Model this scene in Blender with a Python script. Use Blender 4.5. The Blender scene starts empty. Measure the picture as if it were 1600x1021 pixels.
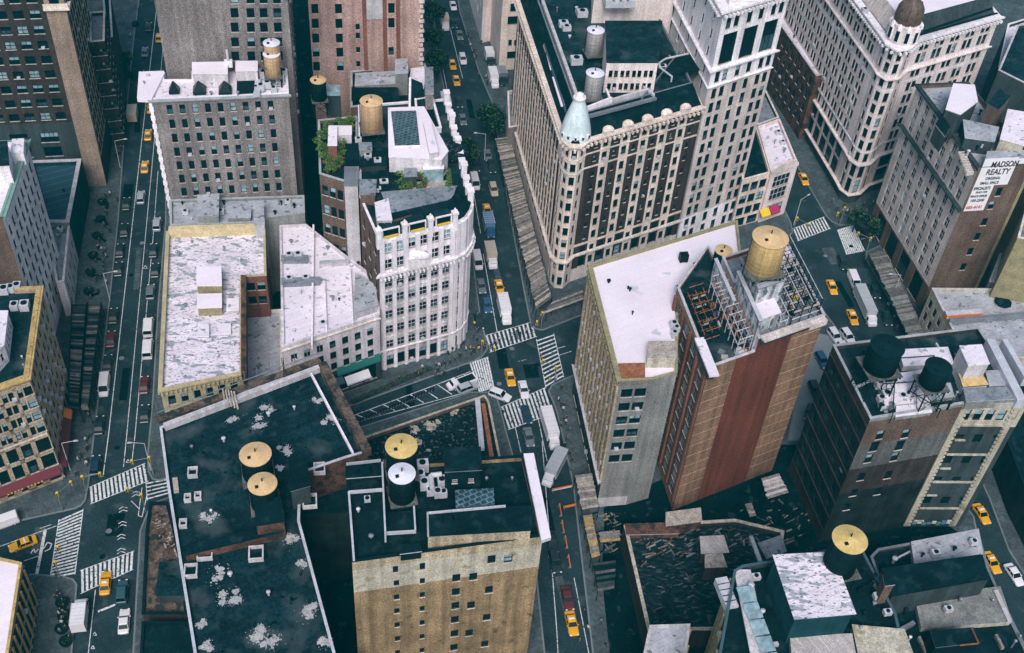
import bpy, math, random
import numpy as np
from mathutils import Vector, Matrix
random.seed(7)
C = bpy.context.scene.collection
SC = bpy.context.scene
PI = math.pi
# ---------------------------------------------------------------- camera
F = 1820.0; H = 180.0; CX, CY = 800.0, 510.5
_dn = Vector((646 - CX, 2363 - CY, F)).normalized()
_up = -_dn
_z = Vector((0, 0, 1))
_fw = (_z - _z.dot(_up) * _up).normalized()
_rt = _fw.cross(_up)
_rt = Vector((_fw.y*_up.z-_fw.z*_up.y, _fw.z*_up.x-_fw.x*_up.z, _fw.x*_up.y-_fw.y*_up.x))
def ray(x, y):
    d = Vector((x - CX, y - CY, F)); return (d.dot(_rt), d.dot(_fw), d.dot(_up))
def P(x, y, z=0.0):
    r = ray(x, y); t = (z - H) / r[2]; return Vector((r[0]*t, r[1]*t, z))
def pix(p):
    c = p[0]*_rt + p[1]*_fw + (p[2]-H)*_up
    return (CX + F*c.x/c.z, CY + F*c.y/c.z, c.z)
cam_d = bpy.data.cameras.new('camera'); cam = bpy.data.objects.new('camera', cam_d); C.objects.link(cam)
cam_d.sensor_width = 36; cam_d.lens = F/1600*36; cam_d.clip_end = 3000; cam_d.clip_start = 1
# camera axes in world coordinates: image x, image y (down), view direction
def cw(v): return Vector((v.dot(_rt), v.dot(_fw), v.dot(_up)))
_cx = cw(Vector((1, 0, 0))); _cy = cw(Vector((0, 1, 0))); _cz = cw(Vector((0, 0, 1)))
M = Matrix.Identity(4)
for i in range(3):
    M[i][0] = _cx[i]; M[i][1] = -_cy[i]; M[i][2] = -_cz[i]
M.translation = Vector((0, 0, H)); cam.matrix_world = M
SC.camera = cam
# ---------------------------------------------------------------- light
SUN_EL, SUN_AZ = 48, 182      # high soft sun behind thin cloud, behind the viewer
world = bpy.data.worlds.new('World'); SC.world = world; world.use_nodes = True
nt = world.node_tree; nt.nodes.clear()
sky = nt.nodes.new('ShaderNodeTexSky'); sky.sky_type = 'NISHITA'; sky.sun_disc = False
sky.sun_elevation = math.radians(SUN_EL); sky.sun_rotation = math.radians(SUN_AZ)
sky.air_density = 1.0; sky.dust_density = 3.0; sky.ozone_density = 1.0
bg = nt.nodes.new('ShaderNodeBackground'); bg.inputs[1].default_value = 0.078
wo = nt.nodes.new('ShaderNodeOutputWorld')
tint = nt.nodes.new('ShaderNodeMix'); tint.data_type = 'RGBA'; tint.blend_type = 'MULTIPLY'; tint.inputs[0].default_value = 1; tint.inputs[7].default_value = (.92, .98, 1.0, 1)   # thin greenish overcast
nt.links.new(sky.outputs[0], tint.inputs[6]); nt.links.new(tint.outputs[2], bg.inputs[0]); nt.links.new(bg.outputs[0], wo.inputs[0])
sd = bpy.data.lights.new('sun', 'SUN'); sd.energy = 1.75; sd.angle = math.radians(24); sd.color = (1.0, .90, .90)
so = bpy.data.objects.new('sun', sd); C.objects.link(so)
az = math.radians(SUN_AZ); el = math.radians(SUN_EL)
sdir = Vector((math.sin(az)*math.cos(el), math.cos(az)*math.cos(el), math.sin(el)))
so.rotation_euler = sdir.to_track_quat('Z', 'Y').to_euler()
SC.view_settings.view_transform = 'Standard'; SC.view_settings.look = 'None'
SC.view_settings.exposure = .8; SC.view_settings.gamma = 1.0
SC.cycles.max_bounces = 5; SC.cycles.diffuse_bounces = 3; SC.cycles.glossy_bounces = 2
# ---------------------------------------------------------------- materials
MT = {}
def mat(name, col, var=.22, sc=.25, fine=.2, fs=5.0, rough=.9, stain=None, aniso=(1, 1, 1), spec=.3, metal=0, streak=0, lines=None):
    """procedural: broad tone drift, fine grain, optional stain patches (col2, scale, threshold, softness), rain streaks, course lines"""
    m = bpy.data.materials.new(name); m.use_nodes = True; t = m.node_tree; n = t.nodes; L = t.links
    b = n['Principled BSDF']; b.inputs['Roughness'].default_value = rough
    b.inputs['Specular IOR Level'].default_value = spec; b.inputs['Metallic'].default_value = metal
    geo = n.new('ShaderNodeNewGeometry')
    def noise(scale, det=3, an=(1, 1, 1), uv=False):
        mp = n.new('ShaderNodeMapping'); mp.inputs['Scale'].default_value = an
        if uv:
            u = n.new('ShaderNodeUVMap'); L.new(u.outputs[0], mp.inputs[0])
        else: L.new(geo.outputs['Position'], mp.inputs[0])
        x = n.new('ShaderNodeTexNoise'); x.inputs['Scale'].default_value = scale; x.inputs['Detail'].default_value = det
        L.new(mp.outputs[0], x.inputs['Vector']); return x.outputs[0]
    def math_(op, a, b_=None, c=None):
        x = n.new('ShaderNodeMath'); x.operation = op
        for i, v in enumerate((a, b_, c)):
            if v is None: continue
            if hasattr(v, 'links') or hasattr(v, 'is_linked'): L.new(v, x.inputs[i])
            else: x.inputs[i].default_value = v
        return x.outputs[0]
    def rng(v, a0, a1, b0, b1):
        x = n.new('ShaderNodeMapRange'); L.new(v, x.inputs[0])
        for i, q in enumerate((a0, a1, b0, b1)): x.inputs[i+1].default_value = q
        return x.outputs[0]
    f = rng(noise(sc, 4, aniso), .3, .7, 1-var, 1+var)
    f = math_('MULTIPLY', f, rng(noise(fs, 2, aniso), .3, .7, 1-fine, 1+fine))
    if streak: f = math_('MULTIPLY', f, rng(noise(.9, 3, (1, 1, .05)), .35, .65, 1-streak, 1+streak))
    if lines:
        u = n.new('ShaderNodeUVMap'); br = n.new('ShaderNodeTexBrick'); L.new(u.outputs[0], br.inputs[0])
        bw, bh, mo, dk = lines[:4]; ct = lines[4] if len(lines) > 4 else .15
        br.inputs['Scale'].default_value = 1; br.inputs['Brick Width'].default_value = bw; br.inputs['Row Height'].default_value = bh
        br.inputs['Mortar Size'].default_value = mo; br.inputs['Color1'].default_value = (1+ct, 1+ct, 1+ct, 1)
        br.inputs['Color2'].default_value = (1-ct, 1-ct, 1-ct, 1); br.inputs['Mortar'].default_value = (dk, dk, dk, 1)
        f = math_('MULTIPLY', f, br.outputs[0])
    mx = n.new('ShaderNodeVectorMath'); mx.operation = 'SCALE'; mx.inputs[0].default_value = col
    L.new(f, mx.inputs['Scale']); out = mx.outputs[0]
    if stain:
        for (c2, s2, th, sf) in (stain if isinstance(stain[0], tuple) and isinstance(stain[0][0], tuple) else [stain]):
            k = rng(noise(s2, 5, aniso), th, th+sf, 0, 1)
            q = n.new('ShaderNodeMix'); q.data_type = 'RGBA'; L.new(k, q.inputs[0]); L.new(out, q.inputs[6])
            q.inputs[7].default_value = (*c2, 1); out = q.outputs[2]
    L.new(out, b.inputs['Base Color'])
    MT[name] = m; return m
def flat(name, col, rough=.6, metal=0, spec=.4): return mat(name, col, .06, .5, .05, 4, rough, spec=spec, metal=metal)
G_ = (.012, .03, .036)
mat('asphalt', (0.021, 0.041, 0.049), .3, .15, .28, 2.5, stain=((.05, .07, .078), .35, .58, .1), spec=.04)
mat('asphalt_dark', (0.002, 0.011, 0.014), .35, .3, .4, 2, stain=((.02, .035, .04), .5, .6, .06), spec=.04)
mat('pavement', (0.07, 0.092, 0.1), .25, .25, .25, 1.5, lines=(1.5, 1.5, .04, .6), spec=.04)
mat('lot', (.2, .24, .25), .15, .2, .1, 2)
mat('kerb', (.16, .19, .2), .15)
mat('paint', (.62, .66, .68), .15, .8, .25, 3, stain=((.05, .075, .085), 1.8, .58, .06))
mat('roof_white', (0.74, 0.69, 0.76), .1, .15, .06, 2, stain=(((.30, .33, .37), .9, .60, .06), ((.05, .08, .10), 2.3, .68, .03)), lines=(9, 1.15, 0.035, 0.78, 0.03))
mat('roof_white_worn', (0.72, 0.67, 0.74), .14, .2, .12, 2, stain=(((.30, .33, .37), .35, .55, .05), ((.04, .07, .09), 1.6, .60, .03)), aniso=(1, 2.2, 1), lines=(7, 1.0, 0.04, 0.72, 0.05))
mat('roof_clean', (0.78, 0.72, 0.79), .06, .12, .04, 2, stain=((.5, .52, .58), .25, .66, .05), lines=(14, 1.6, 0.03, 0.86, 0.015))
mat('roof_grey', (0.2, 0.23, 0.26), .25, .3, .2, 2, stain=((.08, .11, .13), .8, .58, .06), lines=(6, 1.2, 0.04, 0.7, 0.06))
mat('roof_lgrey', (.36, .38, .42), .2, .3, .15, 2, stain=((.12, .15, .17), .9, .6, .05), lines=(6, 1.2, 0.04, 0.7, 0.06))
mat('roof_dark', (0.006, 0.022, 0.028), .35, .2, .5, 2.5, stain=(((.018, .04, .046), .5, .53, .14), ((.075, .098, .102), .12, .55, .2), ((.0, .008, .01), .9, .66, .02)), spec=.04, lines=(12, 1.3, 0.05, 1.5, 0.14))
mat('roof_black', (0.0035, 0.015, 0.019), .3, .25, .35, 3, stain=((.012, .03, .036), .5, .56, .1), spec=.04, lines=(10, 1.2, 0.04, 1.5, 0.12))
mat('roof_rubble', (0.008, 0.02, 0.024), .4, .4, .6, 1.2, aniso=(.6, 1.6, 1), stain=(((.16, .17, .17), .35, .66, .03), ((.05, .06, .06), 1.2, .58, .06)), spec=.04)
mat('roof_mottle', (0.006, 0.018, 0.022), .4, .4, .8, 2.6, stain=(((.45, .42, .33), .22, .66, .02), ((.10, .11, .12), 1.5, .58, .06)), spec=.04)
mat('roof_teal', (.02, .062, .088), .12, .3, .12, 2, lines=(60, 2.2, .1, 2.3))
mat('brick_dark', (0.045, 0.037, 0.034), .3, .15, .55, 5, streak=.24, lines=(.6, .22, .04, .9), spec=.04)
mat('brick_grey', (0.19, 0.172, 0.165), .22, .12, .6, 5, streak=.24, lines=(.6, .22, .04, 1.05))
mat('brick_brown', (0.13, 0.09, 0.072), .25, .15, .5, 5, streak=.15, lines=(.6, .22, .04, .95), spec=.04)
mat('brick_pink', (0.36, 0.245, 0.215), .25, .12, .5, 5, streak=.22, lines=(.6, .22, .04, 1.1))
mat('brick_brick', (0.17, 0.072, 0.05), .25, .15, .5, 5, streak=.2, lines=(.6, .22, .04, 1.1))
mat('brick_red', (0.125, 0.036, 0.022), .18, .12, .4, 5, streak=.2, lines=(.6, .22, .04, .95))
mat('brick_tan', (0.2, 0.118, 0.076), .22, .15, .6, 5, streak=.24, lines=(.6, .22, .04, 1.1))
mat('brick_rust', (0.11, 0.06, 0.045), .4, .4, .5, 4, stain=((.035, .032, .03), .5, .5, .1), spec=.04)
mat('timber_brown', (.13, .095, .075), .4, .5, .5, 3, stain=((.03, .035, .035), .6, .52, .08), lines=(3, .25, .03, .4), spec=.04)
mat('brick_yellow', (0.37, 0.315, 0.215), .22, .3, .5, 5, streak=.3, lines=(.6, .22, .04, 1.1), stain=((.16, .12, .07), .5, .62, .08))
mat('brick_ochre', (0.235, 0.168, 0.09), .25, .3, .5, 5, streak=.3, lines=(.6, .22, .04, 1.05), stain=((.09, .06, .03), .5, .62, .1))
mat('plaster_pale', (0.42, 0.395, 0.315), .2, .3, .35, 4, streak=.2, stain=((.2, .17, .1), .3, .6, .1))
mat('stone_brown', (0.27, 0.205, 0.16), .2, .2, .45, 4, streak=.15)
mat('stone_tan', (0.4, 0.32, 0.22), .2, .2, .45, 4, streak=.15, lines=(.9, .35, .03, .85))
mat('stone_cream', (0.68, 0.59, 0.52), .16, .2, .3, 4, streak=.12)
mat('stone_white', (0.76, 0.73, 0.76), .12, .2, .25, 4, streak=.14)
mat('stone_lime', (0.6, 0.55, 0.5), .15, .2, .3, 4, streak=.14)
mat('stone_pink', (0.7, 0.62, 0.6), .14, .2, .25, 4, streak=.14)
mat('stone_pale', (0.54, 0.48, 0.45), .18, .2, .3, 4, streak=.16)
mat('stone_grey', (.52, .50, .52), .2, .25, .3, 4, streak=.35, stain=((.26, .27, .28), .5, .6, .1))
mat('stone_dark', (0.04, 0.055, 0.06), .25, .2, .3, 4, streak=.2, spec=.04)
mat('cement', (0.21, 0.22, 0.21), .2, .15, .35, 4, streak=.2)
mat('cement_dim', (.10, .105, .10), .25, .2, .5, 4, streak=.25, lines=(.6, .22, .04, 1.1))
mat('cement_pale', (.46, .45, .47), .15, .3, .2, 3, streak=.15)
mat('stained_panel', (.40, .42, .45), .2, .5, .25, 3, streak=.5, stain=(((.10, .13, .14), .8, .53, .08), ((.22, .13, .08), .6, .64, .05)))
mat('patch_pale', (.36, .36, .37), .2, .6, .3, 3)
mat('stucco', (.58, .55, .58), .16, .2, .2, 3, streak=.16)
mat('gold_trim', (.44, .32, .13), .25, .6, .25, 3, stain=((.25, .14, .05), 1.2, .58, .1))
mat('yellow_cornice', (.58, .48, .28), .2, .6, .2, 3)
mat('tan_trim', (.42, .37, .23), .2, .5, .2, 3)
mat('olive_trim', (.27, .245, .14), .22, .5, .25, 3)
mat('white_trim', (0.78, 0.74, 0.79), .1, .4, .15, 3, streak=.08)
mat('grey_trim', (.34, .37, .39), .2, .5, .2, 3)
mat('teal_trim', (0.045, 0.095, 0.12), .15, .4, .12, 3)
mat('teal_wall', (0.012, 0.05, 0.06), .2, .4, .15, 3, streak=.2, spec=.04)
mat('green_copper', (.19, .33, .28), .2, .6, .2, 4)
mat('verdigris', (.56, .68, .70), .12, .5, .12, 3, streak=.1, rough=.6)
mat('copper_brown', (0.1, 0.07, 0.055), .3, 1.0, .3, 4, rough=.55)
mat('wood', (.60, .40, .23), .15, .6, .15, 3, lines=(.35, 400, .03, .7))
mat('wood_yellow', (.64, .46, .19), .15, .6, .15, 3, lines=(.35, 400, .03, .72))
mat('hoop_tan', (.40, .27, .13), .2)
mat('wood_grey', (.46, .43, .42), .15, .6, .2, 3, lines=(.35, 400, .035, .6))
mat('wood_dark', (0.005, 0.02, 0.025), .3, .6, .3, 3, lines=(.35, 400, .035, .6), spec=.04)
mat('tank_top', (.60, .42, .22), .12, .6, .12, 3)
mat('tank_top_yellow', (.58, .43, .16), .12, .6, .12, 3)
mat('tank_top_white', (.66, .66, .74), .08, .6, .08, 3)
mat('tank_top_black', (0.004, 0.018, 0.022), .2, .6, .2, 3, spec=.04)
mat('plank_a', (.20, .185, .17), .35, .9, .4, 3); mat('plank_b', (.10, .10, .095), .35, .9, .4, 3); mat('plank_c', (.36, .32, .28), .3, .9, .35, 3)
mat('plank_ochre', (.36, .25, .10), .3, .9, .35, 3)
mat('metal_dark', (0.006, 0.02, 0.025), .2, .5, .2, 3, rough=.5, metal=.3, spec=.04)
mat('metal_grey', (.22, .25, .28), .2, .5, .2, 3, rough=.5, metal=.4)
mat('metal_light', (.55, .57, .62), .15, .5, .15, 3, rough=.5, metal=.2)
mat('rust', (.26, .10, .05), .3, .9, .3, 3)
mat('glass', (0.001, 0.012, 0.016), .3, .8, .1, 2, rough=.3, spec=.12)
mat('glass_light', (.24, .36, .40), .35, .9, .15, 2, rough=.35)
mat('glass_sky', (.03, .075, .095), .35, .5, .15, 2, rough=.25)
mat('glass_solar', (.028, .055, .068), .4, .8, .2, 2, rough=.3, lines=(1.0, .8, .10, 3.4))
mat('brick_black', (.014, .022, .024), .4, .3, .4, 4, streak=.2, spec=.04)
mat('frame_dark', (0.006, 0.022, 0.028), .2, spec=.04); mat('frame_light', (.48, .50, .53), .15)
mat('leaf', (.045, .085, .030), .4, .6, .5, 4); mat('leaf_bright', (.10, .21, .035), .35, .6, .45, 4)
mat('leaf_dark', (0.003, 0.018, 0.018), .35, .6, .5, 4, spec=.04); mat('bark', (.035, .035, .03), .3)
for nm, c in dict(c_taxi=(.72, .36, .012), c_white=(.72, .72, .76), c_silver=(.38, .42, .46), c_grey=(.14, .17, .19), c_dark=(.014, .03, .036),
                  c_red=(.10, .018, .025), c_blue=(.03, .09, .18), c_navy=(.012, .04, .07), c_teal=(.03, .09, .11), c_tan=(.48, .42, .33), c_bluegrey=(.12, .22, .38)).items():
    mat(nm, c, .05, .5, .04, 3, rough=.32, spec=.5)
flat('tyre', (.012, .014, .016), .8); flat('lamp_white', (.8, .8, .78), .2); flat('lamp_red', (.4, .02, .02), .3)
flat('c_orange', (.75, .20, .04)); flat('sign_white', (.78, .77, .80)); flat('sign_black', (.01, .02, .025)); flat('sign_red', (.5, .05, .05))
flat('awning_red', (.12, .018, .03), .8); flat('awning_green', (.02, .16, .14), .8); flat('awning_magenta', (.35, .02, .10), .8); flat('awning_yellow', (.7, .5, .03), .8)
flat('skin', (.45, .28, .2), .7); flat('hair', (.02, .015, .012), .9)
flat('cloth_dark', (.015, .025, .032), .9); flat('cloth_grey', (.12, .14, .16), .9); flat('cloth_light', (.5, .5, .52), .9)
flat('cloth_red', (.3, .03, .04), .9); flat('cloth_blue', (.04, .1, .22), .9); flat('cloth_yellow', (.7, .45, .05), .9)
flat('graffiti_blue', (.12, .3, .42)); flat('graffiti_green', (.1, .35, .25))
# ---------------------------------------------------------------- mesh helpers
class MB:
    def __init__(s): s.v = []; s.f = []; s.m = []; s.mats = []
    def mi(s, m):
        m = MT[m] if isinstance(m, str) else m
        if m not in s.mats: s.mats.append(m)
        return s.mats.index(m)
    def add(s, vs, fs, m):
        k = len(s.v); s.v += [tuple(q) for q in vs]; i = s.mi(m)
        for f in fs: s.f.append([k+j for j in f]); s.m.append(i)
    def quad(s, a, b, c, d, m): s.add([a, b, c, d], [(0, 1, 2, 3)], m)
    def box(s, c, size, rz, m, taper=1.0, rot=None):
        hx, hy, hz = size[0]/2, size[1]/2, size[2]
        cs, sn = math.cos(rz), math.sin(rz); vs = []
        for z, t in ((0, 1), (hz, taper)):
            for x, y in ((-hx, -hy), (hx, -hy), (hx, hy), (-hx, hy)):
                x *= t; y *= t
                vs.append((c[0]+x*cs-y*sn, c[1]+x*sn+y*cs, c[2]+z))
        s.add(vs, [(3, 2, 1, 0), (4, 5, 6, 7), (0, 1, 5, 4), (1, 2, 6, 5), (2, 3, 7, 6), (3, 0, 4, 7)], m)
    def prism(s, poly, z0, z1, m, mtop=None, bottom=False):
        n = len(poly); vs = [(p[0], p[1], z0) for p in poly] + [(p[0], p[1], z1) for p in poly]
        s.add(vs, [(i, (i+1) % n, n+(i+1) % n, n+i) for i in range(n)], m)
        s.add([(p[0], p[1], z1) for p in poly], [tuple(range(n))], mtop or m)
        if bottom: s.add([(p[0], p[1], z0) for p in poly], [tuple(range(n))[::-1]], m)
    def tube(s, a, b, r, m, n=6, r2=None, caps=True):
        a = Vector(a); b = Vector(b); d = b-a
        if d.length < 1e-6: return
        q = d.to_track_quat('Z', 'Y'); r2 = r if r2 is None else r2; vs = []
        for p, rr in ((a, r), (b, r2)):
            for i in range(n):
                t = 2*PI*i/n; vs.append(p + q @ Vector((math.cos(t)*rr, math.sin(t)*rr, 0)))
        fs = [(i, (i+1) % n, n+(i+1) % n, n+i) for i in range(n)]
        if caps: fs += [tuple(range(n))[::-1], tuple(range(n, 2*n))]
        s.add(vs, fs, m)
    def lathe(s, c, prof, m, n=24, squash=1):
        vs = []
        for r, z in prof:
            for i in range(n):
                t = 2*PI*i/n; vs.append((c[0]+r*math.cos(t), c[1]+r*math.sin(t)*squash, c[2]+z))
        fs = []
        for k in range(len(prof)-1):
            for i in range(n): fs.append((k*n+i, k*n+(i+1) % n, (k+1)*n+(i+1) % n, (k+1)*n+i))
        s.add(vs, fs, m)
    def mesh(s, name):
        me = bpy.data.meshes.new(name); me.from_pydata(s.v, [], s.f)
        for m in s.mats: me.materials.append(m)
        me.polygons.foreach_set('material_index', s.m)
        uv = me.uv_layers.new(name='UVMap')
        co = np.array(s.v, dtype=float) if s.v else np.zeros((0, 3))
        data = []
        for f in s.f:
            p = co[f]; nrm = np.cross(p[1]-p[0], p[2]-p[1]) if len(f) < 5 else np.array([0, 0, 1.0])
            L = np.linalg.norm(nrm); nrm = nrm/L if L > 1e-9 else np.array([0, 0, 1.])
            if abs(nrm[2]) > .75: data += [c for q in p for c in (q[0]*.84+q[1]*.545, -q[0]*.545+q[1]*.84)]
            else:
                tx, ty = -nrm[1], nrm[0]; l = math.hypot(tx, ty) or 1
                data += [c for q in p for c in ((q[0]*tx+q[1]*ty)/l, q[2])]
        uv.data.foreach_set('uv', data)
        me.update(); return me
    def build(s, name, parent=None, smooth=False):
        me = s.mesh(name); o = bpy.data.objects.new(name, me); C.objects.link(o)
        if smooth: me.polygons.foreach_set('use_smooth', [True]*len(me.polygons))
        if parent is not None:
            o.parent = parent; o.matrix_parent_inverse = Matrix.Translation(-parent.location) if parent.rotation_euler.z == 0 else parent.matrix_basis.inverted()
        return o
def tag(o, label=None, cat=None, group=None, kind=None):
    if label: o['label'] = label
    if cat: o['category'] = cat
    if group: o['group'] = group
    if kind: o['kind'] = kind
    return o
def empty(name, loc=(0, 0, 0), rz=0):
    o = bpy.data.objects.new(name, None); C.objects.link(o); o.location = loc; o.rotation_euler = (0, 0, rz); o.empty_display_size = .5; return o
def copy_tree(o, parent=None):
    c = o.copy(); C.objects.link(c)
    if parent is not None: c.parent = parent
    for ch in o.children: copy_tree(ch, c)
    return c
def inset(poly, d):
    n = len(poly); out = []
    for i in range(n):
        a, b, c = Vector(poly[i-1][:2]), Vector(poly[i][:2]), Vector(poly[(i+1) % n][:2])
        e1 = (b-a).normalized(); e2 = (c-b).normalized()
        n1 = Vector((-e1.y, e1.x)); n2 = Vector((-e2.y, e2.x))
        k = 1 + n1.dot(n2); q = (n1+n2)/max(k, .35); out.append((b.x+q.x*d, b.y+q.y*d))
    return out
def area(poly):
    return sum(poly[i-1][0]*poly[i][1]-poly[i][0]*poly[i-1][1] for i in range(len(poly)))/2
# ---------------------------------------------------------------- windows and facades
_wm = {}
def win_mesh(w, h, var, fr, style):
    k = (round(w, 2), round(h, 2), var, fr, style)
    if k in _wm: return _wm[k]
    f = MB(); d = .22; t = .07 if w < 2 else .1
    for x0, x1, z0, z1 in ((-w/2, w/2, 0, t), (-w/2, w/2, h-t, h), (-w/2, -w/2+t, t, h-t), (w/2-t, w/2, t, h-t), (-w/2+t, w/2-t, h*.5-t/2, h*.5+t/2)):
        f.box(((x0+x1)/2, d, z0), (x1-x0, .1, z1-z0), 0, fr)
    if w > 1.7:
        k2 = max(1, int(w/1.3))
        for j in range(1, k2+1):
            x = -w/2+w*j/(k2+1); f.box((x, d, t), (t, .1, h*.5-t*1.5), 0, fr); f.box((x, d, h*.5+t/2), (t, .1, h*.5-t*1.5), 0, fr)
    if style in ('sill', 'hood'): f.box((0, .02, -.12), (w+.14, .26, .12), 0, style_sill)
    if style == 'hood': f.box((0, -.06, h), (w+.4, .3, .25), 0, style_sill)
    if var == 'ac': f.box((0, -.12, t), (min(.75, w*.7), .62, .45), 0, 'metal_light')
    p = MB(); y = d+.04; a, b = -w/2+t, w/2-t
    up = 'glass_light' if var in ('l', 'b') else 'glass'; lo = 'glass_light' if var == 'b' else ('glass_sky' if var == 's' else 'glass')
    p.quad((a, y, t), (b, y, t), (b, y, h*.5), (a, y, h*.5), lo)
    p.quad((a, y, h*.5), (b, y, h*.5), (b, y, h-t), (a, y, h-t), up)
    _wm[k] = (f.mesh('window'), p.mesh('pane')); return _wm[k]
style_sill = 'stone_pale'
def pickvar(light, ac):
    r = random.random()
    if r < light: return 'l' if random.random() < .6 else 'b'
    if r < light+ac: return 'ac'
    return 's' if random.random() < .22 else 'd'
def facade(mb, A, B, z0, z1, spec, wallm, wins):
    """wall from A to B (seen from outside: A left, B right); bands from the top down; openings get reveals and windows"""
    A = Vector((A[0], A[1])); B = Vector((B[0], B[1])); L = (B-A).length; t = (B-A)/L; nin = Vector((-t.y, t.x))
    ang = math.atan2(t.y, t.x)
    def pt(u, v, d=0): q = A+t*u+nin*d; return (q.x, q.y, v)
    top = z1
    if spec and spec.get('custom') is not None:
        rects = []
        for c in spec['custom']:
            r = ray(c[0], c[1]); k = (A.x*nin.x+A.y*nin.y)/(r[0]*nin.x+r[1]*nin.y)
            q = Vector((r[0]*k, r[1]*k)); u = (q-A).dot(t); v = H+r[2]*k
            rects.append((u-c[2]/2, u+c[2]/2, v-c[3]/2, v+c[3]/2, c[4] if len(c) > 4 else pickvar(spec.get('light', .1), 0)))
        rects = [r for r in rects if r[0] > .05 and r[1] < L-.05 and r[2] > z0+.05 and r[3] < z1-.05]
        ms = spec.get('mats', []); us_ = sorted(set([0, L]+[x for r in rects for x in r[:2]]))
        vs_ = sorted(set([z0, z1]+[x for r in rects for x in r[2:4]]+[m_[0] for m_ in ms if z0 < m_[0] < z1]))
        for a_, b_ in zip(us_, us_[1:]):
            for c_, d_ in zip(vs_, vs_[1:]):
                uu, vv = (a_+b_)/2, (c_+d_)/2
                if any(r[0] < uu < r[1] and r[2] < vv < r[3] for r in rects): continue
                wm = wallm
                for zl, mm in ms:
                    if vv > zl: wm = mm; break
                mb.quad(pt(a_, c_), pt(b_, c_), pt(b_, d_), pt(a_, d_), wm)
        dep = .32
        for (u0, u1, v0, v1, var) in rects:
            cm = wallm
            mb.quad(pt(u0, v0), pt(u1, v0), pt(u1, v0, dep), pt(u0, v0, dep), cm); mb.quad(pt(u0, v1, dep), pt(u1, v1, dep), pt(u1, v1), pt(u0, v1), cm)
            mb.quad(pt(u0, v0), pt(u0, v0, dep), pt(u0, v1, dep), pt(u0, v1), cm); mb.quad(pt(u1, v0, dep), pt(u1, v0), pt(u1, v1), pt(u1, v1, dep), cm)
            c = A+t*(u0+u1)/2; wins.append((c.x, c.y, v0, ang, u1-u0, v1-v0, var, spec.get('fr', 'frame_dark'), spec.get('style', 'sill')))
        return
    for bd in (spec.get('bands', []) if spec else []):
        h = min(bd['h'], top-z0)
        if h <= .3: break
        wm = bd.get('mat', wallm); rows = bd.get('rows', 0); n = bd.get('n', 0)
        bot = top-h
        if not rows or not n: mb.quad(pt(0, bot), pt(L, bot), pt(L, top), pt(0, top), wm); top = bot; continue
        mL = bd.get('mL', bd.get('m', .04))*L; mR = bd.get('mR', bd.get('m', .04))*L
        cell = (L-mL-mR)/n; w = bd['w']; wh = bd['wh']; pitch = h/rows
        if w < 0: w = cell*(-w)
        us = []
        alt = bd.get('alt'); st = bd.get('strip', 0)
        for i in range(n):
            c = bd['uc'][i]*L if bd.get('uc') else mL+cell*(i+.5)
            if alt and i % 2 == 0: us.append((c-alt[0]/2, c+alt[0]/2)); continue
            if bd.get('pair'): g = bd.get('gap', .35); us += [(c-w-g/2, c-g/2), (c+g/2, c+w+g/2)]
            else: us.append((c-w/2, c+w/2))
        wh = min(wh, pitch-.3)
        vs = [(top-pitch*(j+1)+(pitch-wh)*bd.get('vo', .45), ) for j in range(rows)]
        vs = [(v[0], v[0]+wh) for v in vs]
        vert = bd.get('colmat')        # material of the strip in the window columns (spandrels)
        skip = bd.get('skip')
        u_prev = 0; dep = bd.get('dep', .32)
        for ci, (u0, u1) in enumerate(us):
            small = alt and ci % 2 == 0
            s0 = 0 if (small or not st) else st
            mb.quad(pt(u_prev, bot), pt(u0-s0, bot), pt(u0-s0, top), pt(u_prev, top), wm)
            if s0:
                mb.quad(pt(u0-s0, bot), pt(u0, bot), pt(u0, top), pt(u0-s0, top), vert); mb.quad(pt(u1, bot), pt(u1+s0, bot), pt(u1+s0, top), pt(u1, top), vert)
            vp = top; cm = wm if small else (vert or wm)
            for ri, (v0, v1) in enumerate(vs):
                if small: vc = (v0+v1)/2; v0 = vc-alt[1]/2; v1 = vc+alt[1]/2
                if skip and skip(ri, ci): continue
                mb.quad(pt(u0, v1), pt(u1, v1), pt(u1, vp), pt(u0, vp), cm); vp = v0
                mb.quad(pt(u0, v0), pt(u1, v0), pt(u1, v0, dep), pt(u0, v0, dep), cm)
                mb.quad(pt(u0, v1, dep), pt(u1, v1, dep), pt(u1, v1), pt(u0, v1), cm)
                mb.quad(pt(u0, v0), pt(u0, v0, dep), pt(u0, v1, dep), pt(u0, v1), cm)
                mb.quad(pt(u1, v0, dep), pt(u1, v0), pt(u1, v1), pt(u1, v1, dep), cm)
                c = A+t*(u0+u1)/2
                wins.append((c.x, c.y, v0, ang, u1-u0, v1-v0, pickvar(bd.get('light', .12), bd.get('ac', .05)), bd.get('fr', 'frame_dark'), bd.get('style', 'sill')))
            mb.quad(pt(u0, bot), pt(u1, bot), pt(u1, vp), pt(u0, vp), cm)
            u_prev = u1+s0
        mb.quad(pt(u_prev, bot), pt(L, bot), pt(L, top), pt(u_prev, top), wm)
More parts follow.
